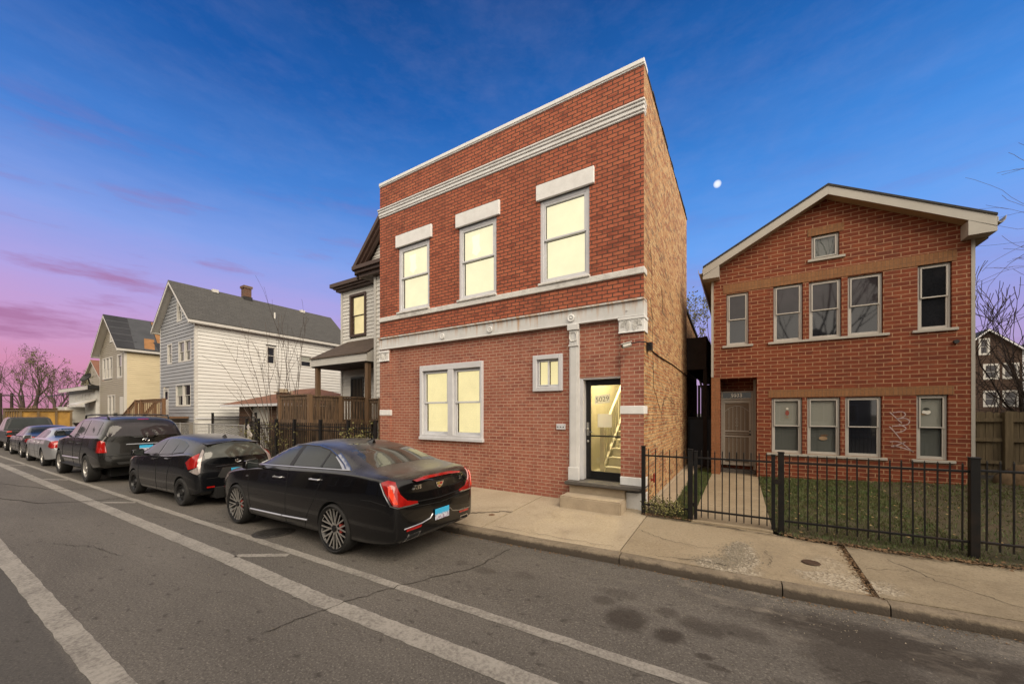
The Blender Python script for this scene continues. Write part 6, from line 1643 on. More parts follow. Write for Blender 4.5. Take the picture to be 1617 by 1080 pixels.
# ---- silver saloon, then dark saloon
P_SIL = paintmat('silver car paint', (.40, .41, .43), .6, .28, .1)
def saloon_stations(L=5.38, W=.985, H=1.44):
    k = L / 5.38; w = W / .985; h = H / 1.44
    S = [(.05, .70, .28, .52, .66, .03, .62, .72, .50, .74, .28, .75, .75, -.05, 0),
     (.2, .90, .22, .56, .74, .03, .80, .80, .60, .83, .3, .845, .85, -.06, 0),
     (.6, .97, .20, .62, .84, .05, .86, .88, .62, .905, .3, .92, .925, 0, 0), (1.0, .985, .20, .66, .89, .05, .88, .92, .64, .95, .3, .965, .97, 0, 0),
     (1.7, .985, .20, .68, .94, .06, .88, .98, .74, 1.0, .4, 1.01, 1.015, -.12, 0), (2.1, .985, .20, .69, .95, .06, .86, 1.0, .72, 1.20, .42, 1.24, 1.25, -.06, 0),
     (2.5, .985, .20, .70, .96, .06, .85, 1.01, .64, 1.38, .42, 1.43, 1.44, -.05, 0), (3.1, .985, .20, .70, .97, .06, .85, 1.02, .64, 1.39, .42, 1.44, 1.45, 0, 0),
     (3.6, .985, .20, .70, .98, .06, .85, 1.03, .63, 1.37, .42, 1.42, 1.43, .05, 0), (3.95, .985, .20, .71, .99, .06, .86, 1.04, .72, 1.19, .45, 1.23, 1.24, .04, 0),
     (4.3, .985, .21, .72, 1.0, .06, .87, 1.04, .76, 1.06, .45, 1.07, 1.075, .02, 0), (4.8, .97, .24, .73, .99, .05, .86, 1.03, .70, 1.045, .4, 1.05, 1.055, 0, 0),
     (5.2, .93, .28, .72, .96, .04, .82, 1.01, .66, 1.03, .38, 1.035, 1.04, .03, .04), (5.34, .86, .32, .66, .82, .03, .76, .88, .6, .90, .32, .91, .915, .01, .05)]
    return [(r[0] * k, r[1] * w, r[2], r[3] * h, r[4] * h, r[5], r[6] * w, r[7] * h, r[8] * w, r[9] * h, r[10] * w, r[11] * h, r[12] * h, r[13], r[14]) for r in S], k, w, h
def saloon(label, X, Y, rz, paint, L, W, H, wf, wr_, kind, lampmat='red_lens'):
    S, k, w, h = saloon_stations(L, W, H)
    root, V = car('saloon_car', label, 'car', X, Y, rz, S, (wf, wr_), .335, .21, .22, kind, paint, W - .02, 2, 'cars parked along the kerb', .375)
    bot = [(1.6 * k, .985 * h), (3, 1.02 * h), (4.3 * k, 1.045 * h)]; top = [(1.7 * k, 1.0 * h), (2.0 * k, 1.15 * h), (2.3 * k, 1.28 * h), (2.6 * k, 1.335 * h), (3.1 * k, 1.345 * h), (3.5 * k, 1.325 * h), (3.75 * k, 1.24 * h), (3.95 * k, 1.13 * h), (4.1 * k, 1.05 * h)]
    for ax in ('near', 'far'):
        for a, b, ln in ((1.85, 2.62, .06), (2.72, 3.42, .04), (3.48, 3.72, .0)): add_patch(root, 'side_window', M['car_glass'], V, ax, glass_poly(top, bot, a * k, b * k, ln, inset=.012))
        mb = MB()
        for pts in ([(1.6 * k, .95 * h), (1.62 * k, .3)], [(2.66 * k, 1.0 * h), (2.68 * k, .28)], [(3.55 * k, 1.0 * h), (3.45 * k, .7 * h), (3.3 * k, .28)], [(1.6 * k, .52), (3.3 * k, .53)]): seam(root, V, ax, pts, .005)
    add_patch(root, 'rear_window', M['car_glass'], V, 'rear', [(-.70 * w, 1.07 * h), (-.56 * w, 1.38 * h), (.56 * w, 1.38 * h), (.70 * w, 1.07 * h)], .006, .08); add_patch(root, 'windscreen', M['car_glass'], V, 'front', [(-.70 * w, 1.04 * h), (-.56 * w, 1.38 * h), (.56 * w, 1.38 * h), (.70 * w, 1.04 * h)], .006, .1)
    for s in (-1, 1):
        mirror(root, paint, 1.88 * k, s * (W - .07), 1.03 * h, s); rc = 'nrc' if s < 0 else 'frc'; A = lambda x, y: (x + y) * .7071
        add_patch(root, 'tail_lamp', M[lampmat], V, rc, [(A(L - .38, -W + .02), .78 * h), (A(L - .3, -W + .04), .94 * h), (A(L - .12, -W + .1), .985 * h), (A(L - .05, -W + .22), .97 * h), (A(L, -W + .22), .74 * h), (A(L - .14, -W + .08), .72 * h)], .014, .05)
        mb = MB(); ax = 'near' if s < 0 else 'far'; D = AX[ax][2]
        for hx in (2.5 * k, 3.3 * k): a = hit(V, ax, hx - .09, .86 * h)[0]; b = hit(V, ax, hx + .1, .86 * h)[0]; MB().tube([a + D * .01, a - D * .03, b - D * .03, b + D * .01], .014, 6).build('door_handle', paint, root, local=True, smooth=50)
    plate(root, hit(V, 'rear', 0, .80 * h)[0].x + .012, 0, .80 * h)
    return root
saloon('silver saloon car with red tail lamps parked ahead of the big SUV', -22.45 - 3.95, 2.70 + .985, SK * .3, P_SIL, 5.38, .985, 1.45, 1.0, 3.95, 'five')
P_DK = paintmat('charcoal car paint', (.020, .021, .024), .4, .25, .2)
saloon('charcoal saloon car parked beyond the silver one', -27.55 - 3.65, 2.72 + .92, SK * .5, P_DK, 4.95, .92, 1.42, .95, 3.65, 'five')
# ---- black pickup
PK = thing('pickup_truck', (-37.6, 3.75, 0), 'black pickup truck with bright red tail lamps at the far left', 'pickup truck', 'cars parked along the kerb', SK * .5)
P_PK = paintmat('black pickup paint', (.010, .010, .011), 0, .25, .2)
mb = MB()
mb.hexa([(.1, -.92, .45), (5.4, -.98, .45), (5.4, .98, .45), (.1, .92, .45), (.15, -.86, 1.02), (5.4, -.94, 1.10), (5.4, .94, 1.10), (.15, .86, 1.02)])
mb.hexa([(1.4, -.93, 1.0), (3.6, -.93, 1.02), (3.6, .93, 1.02), (1.4, .93, 1.0), (2.05, -.70, 1.76), (3.3, -.70, 1.76), (3.3, .70, 1.76), (2.05, .70, 1.76)])
b = mb.build('body', P_PK, PK, bevel=.05, seg=3, local=True, smooth=40)
mb = MB(); mb.box(3.65, 5.33, -.82, .82, 1.07, 1.106); mb.build('bed_liner', M['underbody'], PK, local=True)
for s in (-1, 1):
    mb = MB(); mb.hexa([(1.72, s * .90, 1.10), (2.5, s * .90, 1.10), (2.5, s * .86, 1.10), (1.72, s * .86, 1.10), (2.12, s * .76, 1.66), (2.5, s * .76, 1.66), (2.5, s * .70, 1.66), (2.12, s * .70, 1.66)]); mb.hexa([(2.58, s * .90, 1.10), (3.42, s * .90, 1.10), (3.42, s * .86, 1.10), (2.58, s * .86, 1.10), (2.58, s * .76, 1.66), (3.24, s * .76, 1.66), (3.24, s * .70, 1.66), (2.58, s * .70, 1.66)]); mb.build('side_window', M['car_glass'], PK, local=True)
    mb = MB(); mb.box(5.28, 5.43, s * .90 - .075, s * .90 + .085, .78, 1.06); mb.build('tail_lamp', M['red_lens_bright'], PK, bevel=.02, local=True)
    for wx in (.95, 4.35): wheel(PK, wx, s * .82, .38, .25, .22, 'five', s)
mb = MB(); mb.hexa([(3.46, -.72, 1.12), (3.56, -.78, 1.12), (3.56, .78, 1.12), (3.46, .72, 1.12), (3.32, -.6, 1.68), (3.36, -.6, 1.68), (3.36, .6, 1.68), (3.32, .6, 1.68)]); mb.build('rear_window', M['car_glass'], PK, local=True)
mb = MB(); mb.box(5.42, 5.56, -.9, .9, .48, .66); mb.build('rear_bumper', M['chrome_satin'], PK, bevel=.03, local=True)
# ------------------------------------------------------------------ black iron fence with gate in front of the lawn
FYY = 7.10
def ground_f(x): return .155 + (.03 if x > 1 else 0)
FE = thing('iron_fence', (1.5, FYY, .15), 'long black iron picket fence in front of the brick house lawn', 'fence')
def post(root, x, y, z0, z1, w=.07, nm='post', cap=True):
    mb = MB(); mb.box(x - w / 2, x + w / 2, y - w / 2, y + w / 2, z0, z1)
    if cap: mb.box(x - w / 2 - .006, x + w / 2 + .006, y - w / 2 - .006, y + w / 2 + .006, z1, z1 + .018)
    mb.build(nm, M['black_metal'], root, bevel=.004)
def pickets(root, xa, xb, n, y, zt, zb_, r=.0085):
    for i in range(n):
        x = xa + (xb - xa) * (i + .5) / n; rr = random.Random(i * 7 + int(xa * 10))
        mb = MB(); lean = rr.uniform(-.006, .006); mb.bar((x, y, zb_), (x + lean, y, zt), .0155)
        mb.add([(x + lean - .009, y - .009, zt), (x + lean + .009, y - .009, zt), (x + lean + .009, y + .009, zt), (x + lean - .009, y + .009, zt), (x + lean, y, zt + .03)], [(0, 1, 4), (1, 2, 4), (2, 3, 4), (3, 0, 4)])
        mb.build('picket', M['black_metal'], root)
def rails(root, xa, xb, y, z0, z1, t=.029):
    for z in (z0, z1): mb = MB(); mb.bar((xa, y, z), (xb, y, z + (0 if xb < 1 else .02)), .03, t); mb.build('rail', M['black_metal'], root, bevel=.003)
for x, z1, w in ((-1.50, 1.38, .065), (-.72, 1.36, .075), (.555, 1.38, .075), (2.55, 1.42, .085), (4.75, 1.46, .085), (6.9, 1.48, .085)): post(FE, x, FYY, ground_f(x) - .04, z1, w)
rails(FE, -1.47, -.76, FYY, .33, 1.225); pickets(FE, -1.465, -.755, 6, FYY, 1.33, .22)
rails(FE, .6, 2.51, FYY, .335, 1.235); pickets(FE, .6, 2.505, 17, FYY, 1.34, .235)
rails(FE, 2.6, 4.70, FYY, .37, 1.27); pickets(FE, 2.6, 4.70, 19, FYY, 1.38, .27)
rails(FE, 4.8, 6.85, FYY, .40, 1.31); pickets(FE, 4.8, 6.85, 18, FYY, 1.42, .29)
GT = thing('iron_gate', (-.1, FYY, .15), 'black iron picket gate across the concrete garden path', 'gate')
for x in (-.635, .455): post(GT, x, FYY - .015, .19, 1.335, .05, 'stile', True)
rails(GT, -.61, .43, FYY - .015, .345, 1.235); pickets(GT, -.60, .425, 10, FYY - .015, 1.345, .225)
mb = MB(); mb.box(-.70, -.64, FYY - .03, FYY + .01, .40, .46); mb.box(-.70, -.64, FYY - .03, FYY + .01, 1.10, 1.16); mb.build('hinge', M['black_metal'], GT); mb = MB(); mb.box(.46, .54, FYY - .05, FYY - .02, .9, .97); mb.build('latch', M['black_metal'], GT)
# iron fence and chain link in front of the houses on the left
F2 = thing('iron_fence', (-13, 7.36, .15), 'tall black iron picket fence in front of the timber deck of the white frame house', 'fence')
for x in (-17.2, -16.25, -14.9, -13.65, -12.05, -10.55, -9.25): post(F2, x, 7.36, .1, 1.76, .09)
mb = MB(); x = -17.15
while x < -9.25: mb.bar((x, 7.36, .22), (x, 7.36, 1.66), .018); x += .115
mb.build('picket_panel', M['black_metal'], F2)
mb = MB()
for z in (.30, 1.42, 1.54): mb.bar((-17.2, 7.36, z), (-9.2, 7.36, z), .03)
mb.build('rail', M['black_metal'], F2)
F3 = thing('chain_link_fence', (-21, 7.36, .15), 'galvanised chain link fence in front of the long white side wall', 'fence')
mb = MB()
for x in (-25.6, -24.2, -22.5, -20.8, -19.2, -17.4): mb.tube([(x, 7.36, .1), (x, 7.36, 1.52)], .03, 8)
mb.build('post', M['galv'], F3, smooth=40)
mb = MB(); mb.tube([(-25.6, 7.36, 1.48), (-17.4, 7.36, 1.48)], .022, 8); mb.build('rail', M['galv'], F3, smooth=40)
mb = MB(); x = -25.6
while x < -17.4:
    for s in (-1, 1):
        a = (x, .2) if s > 0 else (x, 1.46); b = (x + 1.26, 1.46) if s > 0 else (x + 1.26, .2)
        if b[0] > -17.4: t = (-17.4 - a[0]) / (b[0] - a[0]); b = (-17.4, a[1] + (b[1] - a[1]) * t)
        mb.tube([(a[0], 7.36, a[1]), (b[0], 7.36, b[1])], .0035, 3, False)
    x += .085
mb.build('wire_mesh', M['galv'], F3)
F4 = thing('iron_fence', (-20.5, 9.0, .15), 'short black iron fence between the chain link and the long white side wall', 'fence')
for x in (-23.3, -18.8): post(F4, x, 8.4, .1, 2.0, .09)
mb = MB(); x = -23.2
while x < -18.9: mb.bar((x, 8.4, .2), (x, 8.4, 1.85), .018); x += .12
mb.build('picket_panel', M['black_metal'], F4); mb = MB(); mb.bar((-23.3, 8.4, 1.8), (-18.8, 8.4, 1.8), .03); mb.bar((-23.3, 8.4, .4), (-18.8, 8.4, .4), .03); mb.build('rail', M['black_metal'], F4)
# pine board fence on the right
F5 = thing('board_fence', (6.5, 14.3, .2), 'weathered pine board fence with dog-ear tops to the right of the brick house', 'fence')
mb = MB(); rr = random.Random(6); x = 4.5
while x < 12:
    w = rr.uniform(.12, .15); z1 = 2.02 + rr.uniform(-.015, .02); y = 14.36 + rr.uniform(0, .012); zb_ = .42
    mb.add([(x, y, zb_), (x + w, y, zb_), (x + w, y, z1 - .03), (x + w - .03, y, z1), (x + .03, y, z1), (x, y, z1 - .03)] + [(x, y + .02, zb_), (x + w, y + .02, zb_), (x + w, y + .02, z1 - .03), (x + w - .03, y + .02, z1), (x + .03, y + .02, z1), (x, y + .02, z1 - .03)],
           [(0, 1, 2, 3, 4, 5), (11, 10, 9, 8, 7, 6)] + [(i, (i + 1) % 6, 6 + (i + 1) % 6, 6 + i) for i in range(6)])
    x += w + rr.uniform(.004, .012)
mb.build('boards', M['wood_fence'], F5)
for z in (.72, 1.28, 1.78): mb = MB(); mb.box(4.5, 12, 14.30, 14.355, z, z + .09); mb.build('rail', M['wood_fence'], F5)
for x in (5.68, 8.2, 10.7): mb = MB(); mb.box(x - .07, x + .07, 14.20, 14.34, .1, 2.04); mb.build('post', M['wood_fence'], F5, bevel=.01)
def lumps(name, mat, c, r, n, label, cat, seed, flat=.7):
    rr = random.Random(seed); mb = MB()
    for i in range(n):
        a = rr.uniform(0, 6.28); q = rr.uniform(0, 1) ** .6
        mb.ball((c[0] + r[0] * q * math.cos(a) * .6, c[1] + r[1] * q * math.sin(a) * .6, c[2] + r[2] * (1 - q) * .5), rr.uniform(.45, .75) * min(r[0], r[1]), 6, flat)
    o = mb.build(name, mat, smooth=60); return tag(o, label, cat)
lumps('earth_mound', pm('dull tan earth', (.15, .098, .052), .95, 0, .3, 4, .8), (5.55, 13.3, .30), (.40, .40, .5), 16, 'tan earth mound at the foot of the pine board fence', 'mound', 3, 1.1)
pk_ = MB(); pk_.hexa([(4.75, 13.6, .36), (5.6, 13.35, .30), (5.65, 13.5, .30), (4.8, 13.75, .36), (4.75, 13.6, .40), (5.6, 13.35, .34), (5.65, 13.5, .34), (4.8, 13.75, .40)])
tag(pk_.build('loose_plank', M['wood_fence']), 'loose plank lying on the ground below the pine board fence', 'plank')

# ------------------------------------------------------------------ trees and plants
def grow(mb, p, d, L, r, depth, rr, spread=.55, up=.10, nseg=4, kids=(2, 3), tips=None, minr=.004, taper=.6):
    pts = [p]; rad = [r]; q = p.copy(); dd = d.copy()
    for i in range(nseg):
        dd = (dd + Vector((rr.uniform(-1, 1), rr.uniform(-1, 1), rr.uniform(-1, 1))) * .16 + Vector((0, 0, up))).normalized()
        q = q + dd * (L / nseg); pts.append(q.copy()); rad.append(max(minr, r * (1 - (1 - taper) * (i + 1) / nseg)))
    mb.tube(pts, rad, 6 if r > .05 else (4 if r > .015 else 3), r > .05)
    if tips is not None and depth <= 1: tips += pts[1:]
    if depth <= 0: return
    n = rr.randint(*kids)
    for k in range(n):
        i = nseg if k == 0 else rr.randint(max(1, nseg - 2), nseg)
        ax = Vector((rr.uniform(-1, 1), rr.uniform(-1, 1), rr.uniform(-.4, .6)))
        ax = (ax - dd * ax.dot(dd)).normalized()
        nd = (dd + ax * (spread * (.5 if k == 0 else 1.) * rr.uniform(.7, 1.3))).normalized()
        grow(mb, pts[i].copy(), nd, L * rr.uniform(.62, .86), max(minr, rad[i] * (.82 if k == 0 else .62)), depth - 1, rr, spread, up, nseg, kids, tips, minr, taper)
def tree(name, loc, h, r, depth, seed, label, group=None, kids=(2, 3), leaves=0, leafmat='leaf_dry', lean=(0, 0), lsize=.10, spread=.6, up=.08, minr=.006, trunk_share=.32, stems=1, mat='bark'):
    rr = random.Random(seed); root = thing(name, loc, label, 'tree', group)
    tb = MB(); cb = MB(); tips = []
    for s in range(stems):
        d = Vector((lean[0] + rr.uniform(-.1, .1) * stems, lean[1] + rr.uniform(-.1, .1) * stems, 1)).normalized()
        p = Vector(loc) + Vector((rr.uniform(-.1, .1), rr.uniform(-.1, .1), 0)) * (stems > 1)
        L = h * trunk_share; pts = [p]; rad = [r * 1.25]; q = p.copy()
        for i in range(4):
            d = (d + Vector((rr.uniform(-1, 1), rr.uniform(-1, 1), 0)) * .07).normalized(); q = q + d * L / 4; pts.append(q.copy()); rad.append(r * (1 - .07 * i))
        tb.tube(pts, rad, 8)
        for k in range(rr.randint(3, 4)):
            a = rr.uniform(0, 6.28) if k else 0; nd = (d + Vector((math.cos(a + k * 2.1), math.sin(a + k * 2.1), .15)) * (spread if k else .12)).normalized()
            grow(cb, pts[-1 if k < 2 else -2].copy(), nd, h * .26, r * (.72 if k == 0 else .55), depth, rr, spread, up, 4, kids, tips, minr)
    tb.build('trunk', M[mat], root, smooth=60)
    if leaves:
        lb = MB()
        for i in range(leaves):
            p = rr.choice(tips) + Vector((rr.gauss(0, .12), rr.gauss(0, .12), rr.gauss(0, .12)))
            a = Vector((rr.uniform(-1, 1), rr.uniform(-1, 1), rr.uniform(-1, 1))).normalized() * lsize; b = a.orthogonal().normalized() * lsize * .55
            lb.add([p - a, p + b, p + a, p - b], [(0, 1, 2, 3)])
        n = len(cb.v); 
        cr = cb.build('crown', M['twig'], root, recalc=False); lb.build('leaf', M[leafmat], cr, recalc=False)
        cr.children[0]['kind'] = 'stuff'
    else:
        cb.build('crown', M['twig'], root, recalc=False)
    return root
G_ = 'bare trees at the far left end of the street'
tree('bare_tree', (-75, 8.6, -.2), 9.6, .26, 5, 11, 'tallest dark bare tree beyond the parked row, behind the rusty dumpster', G_, leaves=900, lsize=.09)
tree('bare_tree', (-80, 5.6, -.2), 8.2, .24, 5, 23, 'wide bare tree at the far left edge of the picture', G_, lean=(-.1, 0))
tree('bare_tree', (-66, 9.4, -.2), 7.2, .22, 5, 31, 'dense twiggy bare tree beside the low white building', G_, leaves=700, lsize=.08)
tree('bare_tree', (-90, 9.5, -.2), 8.6, .25, 5, 47, 'farther bare tree standing between the two nearer left-hand trees', G_)
# young sapling with long whippy shoots
def sapling(loc, shoots, label, r0=.02):
    root = thing('sapling', loc, label, 'sapling'); rr = random.Random(int(loc[0] * 10)); mb = MB(); tb = MB()
    base = Vector(loc)
    for i, (tx, ty, tz) in enumerate(shoots):
        e = Vector((tx, ty, tz)); st_ = base + Vector((rr.uniform(-.15, .15), rr.uniform(-.1, .1), 0)); L = (e - st_).length
        m_ = st_ + (e - st_) * .45 + Vector((0, 0, L * .10))
        pts = []
        for k in range(9):
            t = k / 8; pts.append(st_ * (1 - t) ** 2 + m_ * 2 * t * (1 - t) + e * t * t + Vector((rr.uniform(-.03, .03), rr.uniform(-.03, .03), 0)))
        tb.tube(pts, [max(.006, r0 * (1 - k / 9)) for k in range(9)], 5)
        for k in range(3, 8):
            for s in range(rr.randint(0, 1)):
                d = (pts[k] - pts[k - 1]).normalized(); d = (d + Vector((rr.uniform(-1, 1), rr.uniform(-.6, .6), rr.uniform(-.1, .6))) * .7).normalized()
                grow(mb, pts[k].copy(), d, L * rr.uniform(.10, .24), .009, 1, rr, .5, .05, 3, (1, 2), None, .004)
    tb.build('trunk', M['bark'], root, smooth=60); mb.build('crown', M['twig'], root, recalc=False); return root
sapling((-17.0, 8.3, .2), [(-21.6, 8.2, 5.6), (-22.0, 8.2, 4.6), (-20.4, 8.4, 6.4), (-17.9, 8.4, 6.0), (-16.4, 8.4, 5.2), (-17.2, 8.6, 6.3), (-21.0, 8.0, 3.4), (-16.0, 8.5, 4.6), (-18.6, 8.4, 5.0)], 'bare sapling with long arching shoots in front of the white side wall')
sapling((-15.9, 8.5, .2), [(-16.8, 8.5, 6.2), (-14.9, 8.5, 5.9), (-15.2, 8.5, 5.2), (-16.3, 8.5, 5.0)], 'slim bare sapling close beside the timber deck', .022)
# trees on the right
tree('leafy_tree', (-1.6, 25, .1), 9.6, .16, 4, 5, 'thin tree with a few dry leaves at the end of the narrow gangway', leaves=1500, lsize=.085, spread=.45)
tree('bare_tree', (8.3, 19.5, .2), 6.4, .07, 4, 63, 'slender bare tree rising straight behind the pine board fence', spread=.55, minr=.009, mat='bark')
def limb_tree():
    loc = (11.9, 17.6, .2); root = thing('bare_tree', loc, 'bare tree whose long arching limbs reach in from the right edge of the picture', 'tree'); rr = random.Random(77); tb = MB(); cb = MB()
    tb.tube([loc, (11.8, 17.5, 2), (11.7, 17.5, 4.2)], [.2, .17, .15], 8)
    for e, m_, in (((7.3, 17.4, 8.1), (9.6, 17.4, 8.3)), ((7.2, 17.3, 6.9), (10.0, 17.4, 7.6)), ((7.4, 17.2, 6.2), (9.9, 17.3, 5.7)), ((8.0, 17.4, 9.3), (10.2, 17.4, 8.6)), ((7.8, 17.0, 5.0), (10.0, 17.1, 5.5)), ((9.6, 17.4, 10.2), (11.2, 17.4, 8.5)), ((8.2, 17.8, 7.5), (9.8, 17.8, 6.4)), ((8.3, 17.5, 5.6), (10.2, 17.6, 4.6))):
        s_ = Vector((11.7, 17.5, rr.uniform(3.2, 4.2))); e = Vector(e); m_ = Vector(m_); pts = []
        for k in range(13):
            t = k / 12; pts.append(s_ * (1 - t) ** 2 + m_ * 2 * t * (1 - t) + e * t * t + Vector((rr.uniform(-.05, .05), rr.uniform(-.05, .05), rr.uniform(-.04, .04))))
        cb.tube(pts, [max(.008, .04 * (1 - k / 13)) for k in range(13)], 5)
        for k in range(4, 12):
            d = (pts[k] - pts[k - 1]).normalized(); d = (d + Vector((rr.uniform(-.6, .3), rr.uniform(-.5, .5), rr.uniform(-.8, .8))) * .7).normalized()
            grow(cb, pts[k].copy(), d, rr.uniform(.5, 1.3), .011, 2, rr, .5, .0, 3, (1, 2), None, .005)
    tb.build('trunk', M['bark'], root, smooth=60); cb.build('crown', M['twig'], root, recalc=False)
limb_tree()
def thicket(name, x0, x1, y0, y1, z0, h, n, label, seed, mat='twig', r=.012, cat='shrub', leaves=0, leafmat='leaf_dry', ls=.05):
    rr = random.Random(seed); mb = MB(); lb = MB(); pts = []
    for i in range(n):
        p = Vector((rr.uniform(x0, x1), rr.uniform(y0, y1), z0)); d = Vector((rr.uniform(-.6, .6), rr.uniform(-.4, .4), 1)).normalized()
        grow(mb, p, d, h * rr.uniform(.35, .6), r, 2, rr, .6, .02, 3, (2, 3), pts, r * .45)
    o = mb.build(name, M[mat], recalc=False); tag(o, label, cat)
    if leaves:
        for i in range(leaves):
            p = rr.choice(pts) + Vector((rr.gauss(0, .05), rr.gauss(0, .05), rr.gauss(0, .05))); a = Vector((rr.uniform(-1, 1), rr.uniform(-1, 1), rr.uniform(-1, 1))).normalized() * ls; b = a.orthogonal().normalized() * ls * .6
            lb.add([p - a, p + b, p + a, p - b], [(0, 1, 2, 3)])
        lb.build('leaf', M[leafmat], o, recalc=False)['kind'] = 'stuff'
    return o
thicket('twiggy_shrub', 5.6, 12, 16.5, 19.5, .2, 4.6, 60, 'tangle of brown twigs standing behind the pine board fence', 12, r=.022)
thicket('leafy_shrub', -10.25, -9.35, 7.5, 7.9, .15, 1.3, 28, 'yellow green leafy shrub against the left corner of the lit brick building', 13, r=.008, leaves=1200, leafmat='leaf_shrub', ls=.038)
thicket('climbing_weeds', -17.0, -13.3, 7.45, 7.55, .15, 1.4, 34, 'dry weeds tangled along the tall iron picket fence', 14, r=.006, leaves=700, leafmat='leaf_shrub', ls=.03)
thicket('dry_hedge', -58, -46.5, 5.4, 6.8, 0., 1.9, 130, 'dry brown hedge of brush beyond the parked silver car', 15, mat='hedge', r=.03, leaves=2600, leafmat='hedge', ls=.10)
thicket('weed_tuft', -1.42, -.8, 7.0, 7.25, .16, .28, 26, 'small green weeds at the foot of the iron fence post by the corner', 16, r=.004, leaves=420, leafmat='leaf_shrub', ls=.022)
tw = thicket('far_woods', -150, -78, 14, 60, -.2, 7.5, 90, None, 17, r=.06); tag(tw, 'hazy line of bare woods on the horizon', 'woods', kind='stuff')
tw = thicket('far_woods', 22, 60, 60, 90, -.2, 9, 70, None, 18, r=.06); tag(tw, 'bare woods beyond the far brown house', 'woods', kind='stuff')
# plastic bags caught on things
def bag(loc, s, label, seed):
    rr = random.Random(seed); mb = MB(); n = 8; vs = []
    for i in range(n):
        for j in range(6):
            u = i / (n - 1); w = math.sin(math.pi * (.15 + .8 * u))
            vs.append((loc[0] + (j / 5 - .5) * s[0] * w + rr.uniform(-.03, .03), loc[1] + rr.uniform(-.05, .05), loc[2] + u * s[1] + rr.uniform(-.02, .02)))
    mb.add(vs, [(i * 6 + j, i * 6 + j + 1, (i + 1) * 6 + j + 1, (i + 1) * 6 + j) for i in range(n - 1) for j in range(5)])
    o = mb.build('plastic_bag', M['bag'], smooth=60); tag(o, label, 'plastic bag')
bag((-16.85, 7.28, .8), (.42, .75), 'torn pale plastic bag snagged on the end of the iron fence by the chain link', 2)
bag((-9.75, 7.42, .55), (.38, .7), 'crumpled pale plastic bag hanging in the leafy shrub', 5)
# dumpster, poles, van at the far left
DP = thing('dumpster', (-42, 4.9, 0), 'rusty yellow steel dumpster standing beyond the parked cars', 'dumpster')
mb = MB(); mb.box(-45, -39.1, 3.9, 6.1, .2, 2.12)
mb.build('body', M['yellow_dump'], DP, bevel=.02)
mb = MB()
for k in range(6): mb.box(-44.9 + k * 1.1, -44.78 + k * 1.1, 3.84, 3.9, .2, 2.1)
for y in (3.9, 4.6, 5.35, 6.0): mb.box(-39.1, -39.02, y, y + .1, .2, 2.1)
mb.box(-45.05, -39.0, 3.84, 6.15, 2.12, 2.2); mb.build('rib', M['dump_dark'], DP)
DB = MB(); DB.box(-46.5, -45.3, 3.9, 6.3, .0, 2.3); DB.box(-46.6, -45.2, 3.85, 6.35, 2.3, 2.36)
tag(DB.build('plywood_crate', M['dump_dark'], bevel=.02), 'weathered brown timber crate behind the rusty yellow dumpster', 'crate')
for i, (x, y) in enumerate(((-63, 5.15), (-62.2, 5.75))):
    PO = thing('utility_pole', (x, y, 0), ('dark utility pole at the left edge of the picture', 'dark utility pole standing just right of the edge pole')[i], 'pole')
    mb = MB(); mb.tube([(x, y, -.2), (x, y, 4.0)], [.13, .10], 8); mb.build('shaft', M['wood_dark'], PO, smooth=40)
    mb = MB(); mb.bar((x, y - .8, 3.75), (x, y + .8, 3.75), .1); mb.build('cross_arm', M['wood_dark'], PO)
VN = thing('parked_van', (-50, 6.2, 0), 'small green and white van parked under the boxy white balcony', 'van')
mb = MB(); mb.hexa([(-50.2, 5.9, .4), (-46.2, 5.9, .4), (-46.2, 7.4, .4), (-50.2, 7.4, .4), (-50.0, 5.95, 1.1), (-46.2, 5.95, 1.1), (-46.2, 7.35, 1.1), (-50.0, 7.35, 1.1)]); mb.hexa([(-49.2, 5.98, 1.1), (-46.3, 5.98, 1.1), (-46.3, 7.3, 1.1), (-49.2, 7.3, 1.1), (-48.6, 6.1, 1.75), (-46.4, 6.1, 1.75), (-46.4, 7.2, 1.75), (-48.6, 7.2, 1.75)])
mb.build('body', M['white_trim'], VN, bevel=.06, seg=2); mb = MB(); mb.box(-46.19, -46.14, 6.2, 7.1, 1.2, 1.65); mb.box(-48.4, -46.6, 5.97, 6.02, 1.2, 1.6); mb.build('window', M['green_van'], VN)
for x in (-49.4, -47.0): mb = MB(); mb.tube([(x, 5.88, .33), (x, 6.1, .33)], .33, 16); mb.build('wheel', M['tyre'], VN, smooth=40)
# manhole cover and small utility lid
mh = thing('manhole_cover', (-7.0, 3.38, 0), 'round cast iron manhole cover in the road beside the glossy black sedan', 'manhole cover')
cx_, cy_ = -6.66, 3.25; mb = MB(); mb.lathe([(.001, .006), (.24, .006), (.25, .010), (.262, .006), (.30, .006), (.315, .002)], 40, lambda a, b, h: (cx_ + a, cy_ + b, h + road_z(cx_ + a, cy_ + b))); mb.build('lid', pm('worn cast iron', (.05, .045, .04), .6, .3, .3, 12, .3), mh, smooth=30)
mb = MB()
for i in range(-4, 5):
    for j in range(-4, 5):
        if math.hypot(i, j) < 4.4: mb.box(cx_ + i * .049 - .017, cx_ + i * .049 + .017, cy_ + j * .049 - .017, cy_ + j * .049 + .017, road_z(cx_, cy_) + .004, road_z(cx_, cy_) + .013)
mb.build('tread_studs', pm('dark cast iron', (.028, .025, .023), .65, .3, .3, 12), mh)
mb = MB(); mb.lathe([(.001, .012), (.075, .012), (.09, .016), (.10, .006)], 24, lambda a, b, h: (.78 + a, 6.02 + b * .9, pave_z(.78, 6.0) + h)); tag(mb.build('service_lid', pm('rusty iron', (.07, .04, .025), .8, .2, .3, 20), smooth=30), 'small round rusty service lid set in the sidewalk', 'service lid')
